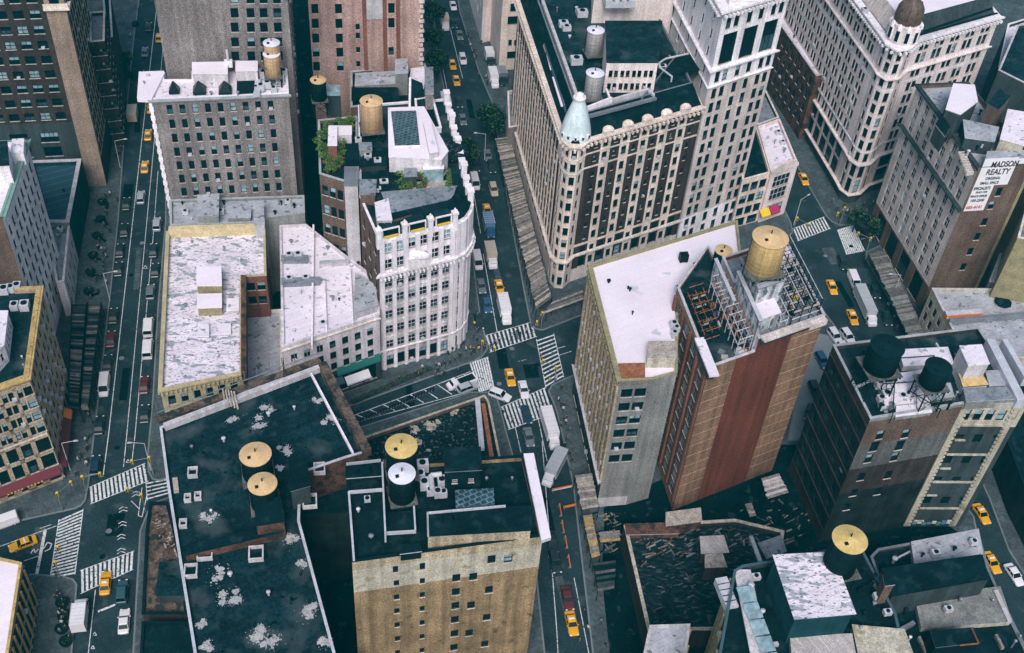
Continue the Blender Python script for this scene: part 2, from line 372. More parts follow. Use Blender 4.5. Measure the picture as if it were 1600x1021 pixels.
        if bd.get('belt'):
            for j in (range(rows+1) if bd['belt'] == 'all' else [0]):
                zz = top-pitch*j-.15
                for (d0, d1, z_0, z_1) in ((0, -.14, zz, zz+.3),):
                    a_, b_ = pt(0, zz, -.16), pt(L, zz, -.16)
                    bm = bd.get('beltmat', 'stone_lime')
                    mb.quad((a_[0], a_[1], zz), (b_[0], b_[1], zz), (b_[0], b_[1], zz+.3), (a_[0], a_[1], zz+.3), bm)
                    i_, k_ = pt(0, zz), pt(L, zz)
                    mb.quad((a_[0], a_[1], zz+.3), (b_[0], b_[1], zz+.3), (k_[0], k_[1], zz+.3), (i_[0], i_[1], zz+.3), bm)
                    mb.quad((i_[0], i_[1], zz), (k_[0], k_[1], zz), (b_[0], b_[1], zz), (a_[0], a_[1], zz), bm)
        if bd.get('pier'):
            pw, pd, pm = bd['pier']
            for i in range(n+1):
                u = mL+cell*i; u = min(max(u, pw/2+.01), L-pw/2-.01)
                q = A+t*u-nin*(pd/2-.004); mb.box((q.x, q.y, bot), (pw, pd, h), ang, pm)
        top = bot
    if top > z0+.01: mb.quad(pt(0, z0), pt(L, z0), pt(L, top), pt(0, top), (spec or {}).get('base', wallm))
def place_windows(root, wins):
    rec = []
    for w in wins:
        px, py, dz = pix((w[0], w[1], w[2]+w[5]/2)); nrm = Vector((math.sin(w[3]), -math.cos(w[3]))); tov = Vector((-w[0], -w[1]))
        vis = -20 < px < 1620 and -20 < py < 1041 and nrm.dot(tov) > 0
        rec.append(((0 if vis else 1), dz*dz/(w[4]*w[5]), w))
    rec.sort(key=lambda r: (r[0], r[1])); n = 0; rest = MB()
    for flag, _, w in rec:
        fm, pm = win_mesh(w[4], w[5], w[6], w[7], w[8])
        mw = Matrix.Translation((w[0], w[1], w[2])) @ Matrix.Rotation(w[3], 4, 'Z')
        if n < 98:
            o = bpy.data.objects.new('window', fm); C.objects.link(o); o.parent = root; o.matrix_local = Matrix.Translation(-root.location) @ mw
            p = bpy.data.objects.new('pane', pm); C.objects.link(p); p.parent = o; n += 1
        else:
            for me in (fm, pm):
                k = len(rest.v); rest.v += [tuple(mw @ v.co) for v in me.vertices]
                for pl in me.polygons: rest.f.append([k+j for j in pl.vertices]); rest.m.append(rest.mi(me.materials[pl.material_index]))
    if rest.f: tag(rest.build('window', root), kind='stuff')
BL = {}
def pts(lst, z): return [((p[0], p[1]) if len(p) == 3 else tuple(P(p[0], p[1], z)[:2])) for p in lst]
def bld(key, name, label, cat, px, z, roof, wall, fac={}, par=.9, coping='stone_lime', zb=0, group=None, cornice=None, allspec=None, cw_=.35, walls=None):
    poly = pts(px, z)
    if area(poly) < 0: print('CW polygon', key)
    cx = sum(p[0] for p in poly)/len(poly); cy = sum(p[1] for p in poly)/len(poly)
    root = empty(name, (cx, cy, zb)); tag(root, label, cat, group)
    bpy.context.view_layer.update() if False else None
    wb = MB(); wins = []; n = len(poly)
    for i in range(n):
        sp = fac.get(i, allspec); facade(wb, poly[i], poly[(i+1) % n], zb, z, sp, (walls or {}).get(i, wall), wins)
    wb.build('wall', root)
    inn = inset(poly, cw_); rb = MB(); zr = z-par
    rb.add([(p[0], p[1], zr) for p in inn], [tuple(range(n))], roof); rb.build('roof', root)
    pb = MB(); out = inset(poly, -.07)
    for i in range(n):
        j = (i+1) % n
        if par > .12: pb.quad((*inn[j], zr), (*inn[i], zr), (*inn[i], z), (*inn[j], z), wall if par > .5 else coping)
    ri = inset(poly, cw_+.06)
    for i in range(n):
        j = (i+1) % n
        pb.quad((*out[i], z+.14), (*out[j], z+.14), (*ri[j], z+.14), (*ri[i], z+.14), coping)
        pb.quad((*out[i], z-.02), (*out[j], z-.02), (*out[j], z+.14), (*out[i], z+.14), coping)
        pb.quad((*ri[j], z-.02), (*ri[i], z-.02), (*ri[i], z+.14), (*ri[j], z+.14), coping)
        pb.quad((*out[j], z-.02), (*out[i], z-.02), (*ri[i], z-.02), (*ri[j], z-.02), coping)
    pb.build('parapet', root)
    for cn in (cornice or []):
        ledge(root, poly, *cn)
    place_windows(root, wins)
    BL[key] = dict(poly=poly, z=z, root=root); return BL[key]
def ledge(root, poly, edges, ztop, h, d, m, name='cornice', dentil=None):
    n = len(poly); o1 = inset(poly, -d); o0 = inset(poly, -d*.35); i0 = inset(poly, .02); mb = MB()
    for i in edges:
        j = (i+1) % n; zt = ztop; zb_ = ztop-h; zm = ztop-h*.45
        mb.quad((*o1[i], zm), (*o1[j], zm), (*o1[j], zt), (*o1[i], zt), m)
        mb.quad((*o1[i], zt), (*o1[j], zt), (*i0[j], zt), (*i0[i], zt), m)
        mb.quad((*o0[i], zb_), (*o0[j], zb_), (*o1[j], zm), (*o1[i], zm), m)
        mb.quad((*i0[i], zb_), (*i0[j], zb_), (*o0[j], zb_), (*o0[i], zb_), m)
        mb.quad((*i0[i], zb_), (*o0[i], zb_), (*o1[i], zm), (*o1[i], zt), m); mb.quad((*i0[j], zb_), (*o1[j], zt), (*o1[j], zm), (*o0[j], zb_), m)
        if dentil:
            a = Vector(o0[i]); b = Vector(o0[j]); L = (b-a).length; t = (b-a)/L; k = int(L/dentil); an = math.atan2(t.y, t.x); nn = Vector((t.y, -t.x))
            for q in range(k):
                c = a+t*(q+.5)*L/k+nn*d*.5; mb.box((c.x, c.y, zb_-.5), (dentil*.4, d*.9, .6), an, m)
    return mb.build(name, root)
def on(key, u, v, zofs=0):
    "point on building roof by px"
    return P(u, v, BL[key]['z']+zofs)
def bulkhead(root, px, z0, z1, wall, roof, coping=None, name='penthouse', over=.12, spec=None):
    poly = pts(px, z1); mb = MB(); wins = []; n = len(poly)
    if area(poly) < 0: poly = poly[::-1]
    for i in range(n): facade(mb, poly[i], poly[(i+1) % n], z0, z1, (spec or {}).get(i), wall, wins)
    o = mb.build(name, root)
    out = inset(poly, -over); t = MB(); t.prism(out, z1, z1+.18, coping or wall, roof, bottom=True); r = t.build('roof', root)
    if wins:
        for w in wins:
            fm, pm = win_mesh(w[4], w[5], w[6], w[7], w[8])
            ob = bpy.data.objects.new('window', fm); C.objects.link(ob); ob.parent = root
            ob.matrix_local = Matrix.Translation(-root.location) @ Matrix.Translation((w[0], w[1], w[2])) @ Matrix.Rotation(w[3], 4, 'Z')
    return o
# ---------------------------------------------------------------- ground, streets, pavements, markings
g = MB(); S = 900
g.quad((-S, -300, -.02), (S, -300, -.02), (S, 1500, -.02), (-S, 1500, -.02), 'asphalt')
tag(g.build('road'), kind='structure')
def slab(name, px, m='pavement', z=.14, kerb='kerb'):
    poly = pts(px, 0)
    if area(poly) < 0: poly = poly[::-1]
    inn = inset(poly, .3); b = MB(); n = len(poly)
    for i in range(n):
        j = (i+1) % n
        b.quad((*poly[i], -.02), (*poly[j], -.02), (*poly[j], z), (*poly[i], z), kerb)
        b.quad((*poly[i], z), (*poly[j], z), (*inn[j], z), (*inn[i], z), kerb)
    b.add([(p[0], p[1], z) for p in inn], [tuple(range(n))], m)
    return tag(b.build(name), kind='structure')
def lerp2(a, b, t): return (a[0]+(b[0]-a[0])*t, a[1]+(b[1]-a[1])*t)
slab('pavement', [(139, 760), (134, 783), (127, 791), (117, 796), (0, 822), (-420, 960), (-620, 500), (-300, -60), (226, -60), (210, 60), (196, 200), (186, 340), (173, 463), (163, 553), (147, 690)])
slab('pavement', [(-420, 1120), (-300, 1010), (50, 897), (100, 901), (115, 905), (121, 914), (119, 940), (104, 1150), (80, 1400), (-420, 1400)])
slab('pavement', [(228, 805), (218, 830), (207, 1020), (180, 1500), (930, 1500), (868, 1150), (852, 1021), (835, 860), (803, 715), (793, 680), (783, 640), (777, 622), (768, 613), (755, 613), (735, 613), (562, 668), (262, 778), (236, 787)])
slab('pavement', [(262, -60), (258, 347), (246, 480), (238, 623), (230, 712), (231, 738), (238, 750), (250, 752), (262, 748), (543, 637), (742, 565), (755, 557), (763, 545), (760, 530), (752, 500), (740, 410), (731, 290), (708, 200), (686, 100), (676, 0), (668, -60)])
slab('pavement', [(705, -60), (718, 20), (747, 110), (768, 160), (777, 215), (795, 330), (817, 450), (828, 505), (836, 515), (848, 517), (900, 497), (1215, 382), (1232, 374), (1239, 362), (1236, 348), (1204, 282), (1100, 90), (1040, -60)])
slab('pavement', [(1312, 353), (1299, 347), (1290, 338), (1262, 290), (1166, 120), (1100, -60), (2300, -60), (2200, 100), (1600, 255), (1410, 325), (1330, 352)])
slab('pavement', [(1353, 394), (1352, 405), (1378, 450), (1400, 490), (1440, 560), (1500, 680), (1545, 780), (1575, 860), (1640, 960), (1720, 1100), (2400, 700), (2300, 90), (1600, 312), (1375, 384)])
slab('pavement', [(856, 612), (862, 602), (882, 592), (1000, 545), (1240, 455), (1256, 451), (1266, 456), (1290, 490), (1320, 530), (1400, 640), (1522, 808), (1535, 870), (1590, 985), (1700, 1200), (1800, 1500), (1010, 1500), (940, 1150), (925, 1021), (905, 850), (895, 760), (880, 690), (868, 640)])
slab('parking_lot', [(1262, 520), (1335, 530), (1345, 560), (1288, 690), (1230, 690)], 'lot', .2)
slab('yard', [(944, 815), (943, 795), (1000, 765), (1150, 700), (1216, 696), (1300, 696), (1500, 835), (1545, 1000), (1500, 1400), (1000, 1400), (950, 1000), (940, 900)], 'asphalt_dark', .17, 'asphalt_dark')  # shade of yards and alleys put into a near-black ground colour
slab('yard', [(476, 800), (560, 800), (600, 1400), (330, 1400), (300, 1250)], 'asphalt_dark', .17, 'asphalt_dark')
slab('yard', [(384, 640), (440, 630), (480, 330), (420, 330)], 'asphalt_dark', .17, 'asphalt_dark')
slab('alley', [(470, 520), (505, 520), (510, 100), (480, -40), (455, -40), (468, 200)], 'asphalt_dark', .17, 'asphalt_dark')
MK = 0
def ribbon(b, p, w, z=.004, m='paint', m2=None):
    q = [P(x, y, 0) for x, y in p]
    for a, c in zip(q, q[1:]):
        d = (c-a); d.z = 0; l = d.length
        if l < .01: continue
        t = d/l; n = Vector((-t.y, t.x, 0))*w/2
        b.quad((a.x-n.x, a.y-n.y, z), (c.x-n.x, c.y-n.y, z), (c.x+n.x, c.y+n.y, z), (a.x+n.x, a.y+n.y, z), m)
def marks(name, fn, label=None):
    b = MB(); fn(b); o = b.build(name); tag(o, kind='structure'); return o
def lines(b):
    for p, w in (([(245, 10), (208, 340), (170, 676), (161, 745)], .16), ([(257, 50), (230, 340), (198, 680), (193, 730)], .13), ([(247, 267), (239, 373), (211, 680), (206, 722)], .13), ([(262, -50), (257, 50)], .13),
                 ([(149, 922), (138, 1021), (132, 1090)], .14), ([(0, 854), (88, 822)], .15), ([(37, 877), (60, 869)], .12), ([(62, 826), (80, 820)], .12),
                 ([(703, 43), (723, 123)], .14), ([(692, 107), (700, 148)], .14), ([(755, 397), (777, 520)], .14), ([(738, 290), (751, 365)], .14),
                 ([(847, 690), (870, 985), (874, 1060)], .14), ([(897, 903), (920, 1021)], .14), ([(805, 667), (814, 707)], .14), ([(840, 650), (855, 721)], .14),
                 ([(551, 650), (677, 603), (735, 581)], .16), ([(556, 660), (715, 617), (757, 602)], .16), ([(538, 690), (735, 624)], .1),
                 ([(1345, 374), (1372, 369), (1376, 356)], .16), ([(1376, 356), (1395, 351)], .16), ([(810, 565), (822, 562)], .1), ([(870, 545), (884, 541)], .14), ([(872, 556), (893, 549)], .14), ([(1360, 343), (1400, 333)], .12)):
        ribbon(b, p, w)
    for i in range(9):   # hatched plaza
        t = i/8.5; a = lerp2((551, 650), (730, 583), t+.03); c = lerp2((562, 658), (750, 604), min(1, t+.06)); ribbon(b, [a, c], .22)
    for k in range(3): ribbon(b, [(700+k*6, 610-k*8), (765, 588-k*9)], .14)
    ribbon(b, [(71, 827), (57, 899)], .55); ribbon(b, [(153, 956), (180, 945)], .4)
    for (x, y) in ((212, 768), (192, 792), (191, 815), (189, 835), (189, 857)):   # chevrons of the cycle lane
        ribbon(b, [(x-6, y+4), (x, y), (x+7, y+2)], .14, .0085); ribbon(b, [(x-6, y+9), (x, y+5), (x+7, y+7)], .14, .0085)
    for (x, y) in ((200, 718), (227, 415), (145, 1009), (148, 988)):
        ribbon(b, [(x-3, y+5), (x, y), (x+3, y+5), (x-3, y+5)], .12, .0085)
    ribbon(b, [(48, 865), (53, 858), (55, 864), (60, 858)], .2, .0085); ribbon(b, [(68, 858), (74, 848), (81, 850), (78, 858), (70, 862)], .2, .0085)
    ribbon(b, [(222, 762), (216, 806), (222, 808), (230, 772)], .14, .0085); ribbon(b, [(205, 783), (217, 795)], .12, .0085)
marks('road_marking', lines)
def crosswalk(b, q, n, w, rails=True, along=0, jitter=True):
    """q: four px corners; bars run from side 0-1 to side 3-2"""
    for i in range(n):
        t = (i+.5)/n; a = lerp2(q[0], q[1], t); c = lerp2(q[3], q[2], t)
        ribbon(b, [a, c], w, .0125)
    if rails: ribbon(b, [q[0], q[1]], .14, .004+.014); ribbon(b, [q[3], q[2]], .14, .004+.014)
for q, n, w in ((((139, 762), (227, 724), (232, 752), (141, 788)), 14, .42), (((130, 795), (117, 898), (78, 906), (92, 812)), 19, .36), (((125, 892), (210, 861), (208, 890), (126, 928)), 12, .42),
                (((228, 753), (230, 783), (268, 772), (266, 746)), 5, .3), (((757, 525), (833, 503), (839, 526), (765, 551)), 12, .4), (((865, 521), (881, 590), (853, 607), (838, 530)), 12, .36),
                (((782, 637), (852, 606), (865, 646), (794, 672)), 13, .42), (((733, 568), (763, 558), (773, 606), (748, 613)), 8, .36), (((1238, 358), (1288, 339), (1298, 357), (1246, 377)), 12, .42), (((1308, 360), (1333, 352), (1352, 392), (1322, 398)), 10, .4)):
    marks('crosswalk', lambda b: crosswalk(b, q if n < 15 or q[0][0] > 200 else (q[0], q[1], q[2], q[3]), n, w))
# far side of the avenue beyond the frame: more streets keep going, nothing else needed
# ---------------------------------------------------------------- buildings
D33 = Vector((math.cos(math.radians(33)), math.sin(math.radians(33)))); D103 = Vector((math.cos(math.radians(103)), math.sin(math.radians(103)))); D13 = Vector((math.cos(math.radians(12.8)), math.sin(math.radians(12.8))))
def W2(v, *steps):
    q = Vector((v[0], v[1]))
    for d, l in steps: q = q+d*l
    return (q.x, q.y, 'w')
def B(h, rows=0, n=0, w=1.1, wh=1.8, **k): return dict(h=h, rows=rows, n=n, w=w, wh=wh, **k)
# --- K: low white roof
K = bld('K', 'loft_building', 'low corner block with worn white roof and yellow back parapet beside the avenue', 'building',
    [(250, 610), (378, 583), (378, 433), (416, 431), (414, 358), (262, 362)], 21, 'roof_white_worn', 'tan_trim',
    {0: dict(bands=[B(1.2), B(15, 4, 6, 1.3, 2.2), B(4.8)]), 2: dict(bands=[B(.8), B(7.5, 2, 2, 1.6, 2.0, mL=.1)]), 1: None}, coping='tan_trim', walls={1: 'brick_brick', 2: 'brick_brick', 3: 'brick_brown', 4: 'cement'},
    cornice=[((0, 5), 21.0, .8, .4, 'tan_trim', 'cornice', .8)])
b = MB(); a0 = P(263, 361, 22); a1 = P(414, 356, 22); d = (a1-a0).xy.normalized(); nn = Vector((-d.y, d.x))
b.prism([(a0.x, a0.y), (a1.x, a1.y), (a1.x+nn.x*1.3, a1.y+nn.y*1.3), (a0.x+nn.x*1.3, a0.y+nn.y*1.3)], 19.5, 22.2, 'yellow_cornice'); b.build('back_parapet', K['root'])
b = MB(); a0 = P(377, 586, 21.3); a1 = P(377, 433, 21.3)
b.prism([(a0.x, a0.y), (a0.x+1.0, a0.y), (a1.x+1.0, a1.y), (a1.x, a1.y)], 19.8, 21.9, 'brick_rust'); b.build('side_parapet', K['root'])
bulkhead(K['root'], [(308, 447), (346, 447), (345, 418), (308, 418)], 20, 23.4, 'olive_trim', 'roof_clean', 'white_trim')
bulkhead(K['root'], [(309, 482), (346, 481), (346, 460), (309, 461)], 20, 22.2, 'olive_trim', 'roof_clean', 'white_trim')
bulkhead(K['root'], [(355, 486), (373, 485), (373, 468), (355, 468)], 20, 20.9, 'cement_pale', 'roof_white', 'white_trim', 'skylight')
bulkhead(K['root'], [(310, 526), (326, 526), (326, 508), (310, 508)], 20, 20.6, 'cement_pale', 'roof_white', 'white_trim', 'skylight')
bulkhead(K['root'], [(342, 523), (360, 523), (360, 507), (342, 507)], 20, 20.5, 'cement_pale', 'roof_white', 'white_trim', 'skylight')
bld('K2', 'courtyard_annex', 'low grey roofed annex in the gap between the two white roofs', 'building', [(383, 605), (442, 590), (440, 484), (381, 488)], 10, 'roof_lgrey', 'cement', {}, par=.4)
# --- annex in front of J
AX = bld('AX', 'low_annex', 'low grey roofed annex with parapet at the foot of the grey brick block', 'building', [(266, 353), (411, 348), (419, 340), (476, 333), (475, 306), (265, 313)], 21.5, 'roof_lgrey', 'cement', {}, par=.6, coping='grey_trim')
bulkhead(AX['root'], [(309, 338), (341, 338), (342, 304), (309, 306)], 20.5, 23.5, 'cement', 'roof_lgrey', 'grey_trim')
bulkhead(AX['root'], [(356, 341), (391, 341), (392, 327), (356, 327)], 20.5, 22.2, 'cement', 'roof_lgrey', 'grey_trim')
bulkhead(AX['root'], [(398, 352), (413, 351), (411, 318), (396, 318)], 12, 23.8, 'cement_pale', 'roof_lgrey', 'grey_trim', 'chimney')
# --- J: grey brick
zJ = 46.5
J = bld('J', 'apartment_building', 'grey brick block with nine window columns and white overhanging roof', 'building',
    [(235, 156), (451, 147), (448, 103), (300, 108), (300, 125), (256, 125), (256, 112), (228, 113)], zJ, 'roof_white', 'brick_grey',
    {0: dict(bands=[B(.7), B(24.2, 7, 9, 1.1, 2.1, mL=.079, mR=.094, light=.25, ac=.06), B(10, 3, 9, .95, 1.95, mL=.079, mR=.094)])}, par=.15, coping='white_trim',
    cornice=[((0, 7), zJ+.1, .9, .5, 'grey_trim')])
rt = J['root']; b = MB(); b.prism([p[:2] for p in pts([(214, 153), (237, 154), (258, 113), (217, 112)], zJ+.5)], zJ-.5, zJ+.5, 'roof_clean', bottom=True); b.build('cornice', rt)
b = MB(); A_ = P(235, 156, zJ)
for i in range(44): b.box((A_.x-.05, A_.y-.12, 1+i*1.02), (.55 if i % 2 else .85, .5, .95), math.radians(12.8), 'stone_white')
b.build('corner_stone', rt)
bulkhead(rt, [(301, 116), (355, 116), (355, 98), (301, 99)], zJ, zJ+3, 'stucco', 'roof_clean', 'white_trim'); bulkhead(rt, [(369, 112), (402, 111), (402, 97), (369, 97)], zJ, zJ+3, 'stucco', 'roof_clean', 'white_trim')
bulkhead(rt, [(371, 145), (398, 143), (398, 121), (371, 121)], zJ, zJ+.6, 'roof_black', 'roof_black', 'roof_black')
for (x, y, s) in ((272.5, 143, 2.0), (312, 143, 2.5), (352, 143, 2.5)):
    c = P(x, y, zJ+.2); m_ = MB(); m_.box((c.x, c.y, c.z), (s, s, .5), .22, 'frame_dark'); m_.box((c.x, c.y, c.z+.5), (s*.98, s*.98, 1.9), .22, 'glass', taper=.08); m_.build('skylight', rt)
c = P(357, 100, zJ+3); m_ = MB(); m_.tube(c, c+Vector((0, 0, 3.2)), .25, 'metal_light', 8); m_.box((c.x, c.y, c.z-.5), (1.6, 1.3, 1.2), .2, 'white_trim'); m_.build('flue', rt)
# --- H and I towers at the top
a0 = P(262, 124, 45); hA = W2(a0); hB = W2(P(459, 118, 45)); dirh = (Vector(hB[:2])-Vector(hA[:2])).normalized(); nrm = Vector((-dirh.y, dirh.x))
bld('H', 'brick_tower', 'tall dark brick tower rising behind the grey block with three skylights', 'building', [hA, hB, W2(hB, (nrm, 40)), W2(hA, (nrm, 40))], 92, 'roof_grey', 'brick_grey',
    {0: dict(custom=[(x, y, 1.5, 2.1) for y in (-2, 20.5, 43, 66, 88) for x in (366+y*.02, 391+y*.02, 411.5+y*.02, 432.5+y*.04)]), 1: dict(bands=[B(60, 14, 8)])})
a0 = P(489, 112, 34); iA = W2(a0); iB = W2(P(658, 108, 34)); dirh = (Vector(iB[:2])-Vector(iA[:2])).normalized(); nrm = Vector((-dirh.y, dirh.x))
IB = bld('I', 'brick_tower', 'tall pink brick tower with dark quoined corner beside the tree lined street', 'building', [iA, iB, W2(iB, (nrm, 34)), W2(iA, (nrm, 34))], 88, 'roof_grey', 'brick_pink',
    {0: dict(custom=[(x+y*.03, y, 1.5, 2.3) for y in (-9, 14, 37, 60, 82, 104) for x in (491.5, 528.5)]+[(558+y*.02, y, .9, 1.4) for y in (42, 56, 78, 100)]+[(611.5, 13, 1.4, 2.4), (611.5, 36, 1.4, 2.4), (611, 80, 1.2, 2.0), (611, -9, 1.4, 2.3)])})
b = MB(); A1 = Vector(iA[:2]); B1 = Vector(iB[:2])
for u in (.49, .67, .79):
    q = A1+(B1-A1)*u-nrm*.08; b.box((q.x, q.y, 20), (.9, .25, 67), math.atan2(dirh.y, dirh.x), 'brick_brick')
q = A1+(B1-A1)*.58-nrm*.06; b.box((q.x, q.y, 47), (3.6, .18, 20), math.atan2(dirh.y, dirh.x), 'cement_pale')
for i in range(60): b.box((B1.x, B1.y, 10+i*1.2), (.7 if i % 2 else 1.2, .8, .6), math.atan2(dirh.y, dirh.x), 'stone_pale')
b.build('brick_pier', IB['root'])
# --- A: dark brick tower top-left
cA = P(167, 291, 0); a2 = W2(cA, (-D13, 4.2)); a1 = W2(cA, (-D13, 70)); back = W2(cA, (D103, 26)); back2 = W2(back, (-D13, 70))
zs = 40
TA = bld('A', 'office_tower', 'dark brick office tower with tan stone corner pier at the upper left', 'building', [a1, a2, W2(cA), back, back2], 84, 'roof_grey', 'brick_dark',
    {0: dict(bands=[B(2), B(63, 17, 19, 2.2, 1.9, m=.01, light=.3, ac=.06, mat='brick_dark'), B(2, mat='stone_dark'), B(8, 2, 9, 4.0, 2.6, mat='stone_dark'), B(9, mat='stone_dark')]),
     1: dict(bands=[B(36, 9, 1, 2.0, 2.6, mat='stone_brown', fr='frame_dark', belt='all', beltmat='stone_white'), B(48, mat='stone_brown')]),
     2: dict(bands=[B(2), B(74, 20, 9, 1.5, 2.5, mat='stone_tan', colmat='brick_dark')])})
b = MB(); q0 = Vector(a2[:2]); q1 = Vector((cA.x, cA.y))
for zz, e in ((48.5, .9), (57, .7), (66, .7)):
    m0 = q0-Vector((D103.x, D103.y))*e-D13*.3; m1 = q1-Vector((D103.x, D103.y))*e+D13*e
    b.prism([(m0.x, m0.y), (m1.x, m1.y), (m1.x+D103.x*3, m1.y+D103.y*3), (q0.x, q0.y)], zz-.6, zz, 'stone_cream', bottom=True)
    b.prism([(m0.x+.2, m0.y+.1), (m1.x-.2, m1.y), (m1.x-.2+D103.x*.3, m1.y+D103.y*.3), (m0.x+D103.x*.3, m0.y+D103.y*.3)], zz, zz+.9, 'stone_cream')
b.build('balcony', TA['root'])
bld('A3', 'side_building', 'dark building with pale grey terraces tucked behind the tan stone corner pier', 'building', [(141, 66), (163, 64), (164, 18), (140, 20)], 30, 'roof_grey', 'brick_dark', allspec=dict(bands=[B(1), B(26, 7, 4)]))
bld('A4', 'side_building', 'lower dark building with stepped terrace roof next to the pale grey terraces', 'building', [(166, 60), (176, 58), (172, -10), (160, -10)], 22, 'roof_black', 'brick_dark')
# --- D, C, E left side
DD = bld('D', 'office_building', 'white stone building with a green copper cornice at the left edge', 'building', [(-150, 362), (3, 338), (42, 220), (-140, 225)], 39, 'roof_white', 'stone_white',
    {0: dict(bands=[B(39)]), 1: dict(bands=[B(3), B(32, 9, 8, 1.25, 2.3, m=.03, light=.2, ac=.03), B(4)])}, walls={0: 'brick_brown'}, coping='green_copper', cornice=[((1,), 39, .8, .7, 'green_copper')])
bulkhead(DD['root'], [(-20, 262), (14, 260), (11, 222), (-20, 224)], 38, 43, 'stone_white', 'roof_dark', 'stone_white')
bulkhead(DD['root'], [(18, 240), (36, 238), (37, 218), (20, 219)], 38, 41, 'stone_white', 'roof_white', 'stone_white')
CC = bld('C', 'glass_roofed_building', 'low building with a ribbed teal roof and dark side wall beside the wide pavement', 'building', [(68, 348), (108, 348), (127, 249), (44, 252)], 11, 'roof_teal', 'teal_wall', {}, par=1.0, coping='cement_pale', walls={0: 'cement'}, cw_=.8)
bld('C2', 'pale_annex', 'pale annex with small grey roofs stepping down below the ribbed teal roof', 'building', [(88, 442), (100, 440), (109, 351), (72, 352)], 10, 'roof_grey', 'stucco', {1: dict(bands=[B(1.5), B(8, 2, 5, 1.3, 2.2)])}, coping='cement_pale')
EE = bld('E', 'apartment_building', 'tan brick apartment block with gold parapet and red awning at the street corner', 'building', [(-160, 662), (44, 590), (64, 448), (-160, 455)], 28.4, 'roof_dark', 'stone_tan',
    {0: dict(bands=[B(1.4), B(13.2, 4, 8, 1.5, 2.1, pair=True, gap=.25, m=.01, light=.4, ac=.08, fr='frame_dark'), B(.5, mat='stone_cream'), B(9, 2, 8, 3.4, 3.4, m=.01, light=.3), B(4, 1, 8, 4, 2.8, m=.01)]),
     1: dict(bands=[B(1.4), B(20.5, 6, 9, 1.15, 2.0, m=.02, light=.15, ac=.3), B(6, 1, 8, 1.8, 3.5)])}, coping='gold_trim', cw_=.75, cornice=[((0, 1), 28.4, .8, .45, 'gold_trim')])
rt = EE['root']
bulkhead(rt, [(-40, 590), (6, 540), (12, 487), (-40, 487)], 27.5, 31.5, 'stone_white', 'roof_white', 'stone_white', spec={0: dict(bands=[B(.4), B(3, 1, 5, .8, 1.8, fr='frame_light')]), 1: dict(bands=[B(.4), B(3, 1, 5, .8, 1.8)])})
# awning round the corner
b = MB(); e = EE['poly']; q0 = Vector(e[1]); f0 = (Vector(e[0])-q0).normalized(); s0 = (Vector(e[2])-q0).normalized()
n0 = Vector((f0.y, -f0.x))*1; n1 = Vector((-s0.y, s0.x))
n0 = n0 if n0.dot(-q0) > 0 else -n0; n1 = n1 if n1.x > 0 else -n1
def aw(a, c, n, z0, z1, out, m):
    b.quad((a.x, a.y, z1), (c.x, c.y, z1), (c.x+n.x*out, c.y+n.y*out, z0+.4), (a.x+n.x*out, a.y+n.y*out, z0+.4), m)
    b.quad((a.x+n.x*out, a.y+n.y*out, z0+.4), (c.x+n.x*out, c.y+n.y*out, z0+.4), (c.x+n.x*out, c.y+n.y*out, z0), (a.x+n.x*out, a.y+n.y*out, z0), m)
aw(q0+f0*12.5, q0, n0, 3.0, 4.4, 1.3, 'awning_red'); aw(q0, q0+s0*12, n1, 3.0, 4.4, 1.3, 'awning_red')
b.build('awning', rt)
b = MB(); aw(q0+s0*12.03, q0+s0*14.5, n1, 3.0, 4.4, 1.3, 'c_orange'); b.build('awning', rt)
b = MB()
for i in range(10):
    q = q0+f0*(3.6+i*.62+(i > 4)*.5)+n0*1.33; b.box((q.x, q.y, 3.08), (.34, .04, .3), math.atan2(f0.y, f0.x), 'awning_yellow')
b.build('awning_lettering', rt)
GG = bld('G', 'corner_building', 'low corner building with a snow white roof and gold piers at the bottom left', 'building', [(-220, 1120), (-5, 1120), (14, 1013), (34, 880), (-5, 871), (-220, 900)], 12, 'roof_clean', 'glass', {i: dict(bands=[B(1.2, mat='stone_tan'), B(10.6, 2, 7, 1.6, 3.6, mat='stone_dark', pier=(.4, .3, 'gold_trim'))]) for i in (1, 2, 3)}, par=.3, coping='gold_trim')
# --- L white low roof
LL = bld('L', 'low_shop_building', 'low cream shop building with white roof and green shopfront by the ornate block', 'building', [(441, 543), (593, 492), (591, 437), (543, 402), (478, 351), (437, 353)], 19, 'roof_white', 'stucco',
    {0: dict(bands=[B(2.2), B(9.3, 3, 7, 1.3, 1.9, light=.1), B(7.3, 1, 6, 2.6, 4.6, mat='stone_dark', light=.3)])}, par=.5, coping='stucco', cornice=[((0,), 18.2, .5, .35, 'stone_lime')])
rt = LL['root']; b = MB()
e = LL['poly']; a = Vector(e[0]); c = Vector(e[1]); t_ = (c-a).normalized(); n0 = Vector((t_.y, -t_.x))
def aw2(u0, u1, z0, z1, out, m):
    p = a+(c-a)*u0; q = a+(c-a)*u1; global b; aw(p, q, n0, z0, z1, out, m)
aw2(.52, .99, 6.2, 8.2, .5, 'awning_green'); b.build('shop_sign', rt); b = MB(); aw2(.60, .86, 3.4, 4.8, 1.4, 'sign_white'); b.build('awning', rt)
b = MB(); aw2(.40, .58, 4.2, 5.4, 1.2, 'teal_trim'); b.build('awning', rt)
for px_, zz in (([(486, 540), (488.5, 541), (491, 352), (488.5, 352)], 19.4), ([(509, 521), (511.5, 520), (508, 440), (505.5, 440)], 19.2), ([(550, 506), (552.5, 505), (548, 420), (545.5, 420)], 19.4)):
    bulkhead(rt, px_[:4], 18.3, zz, 'white_trim', 'white_trim', name='parapet', over=.02)
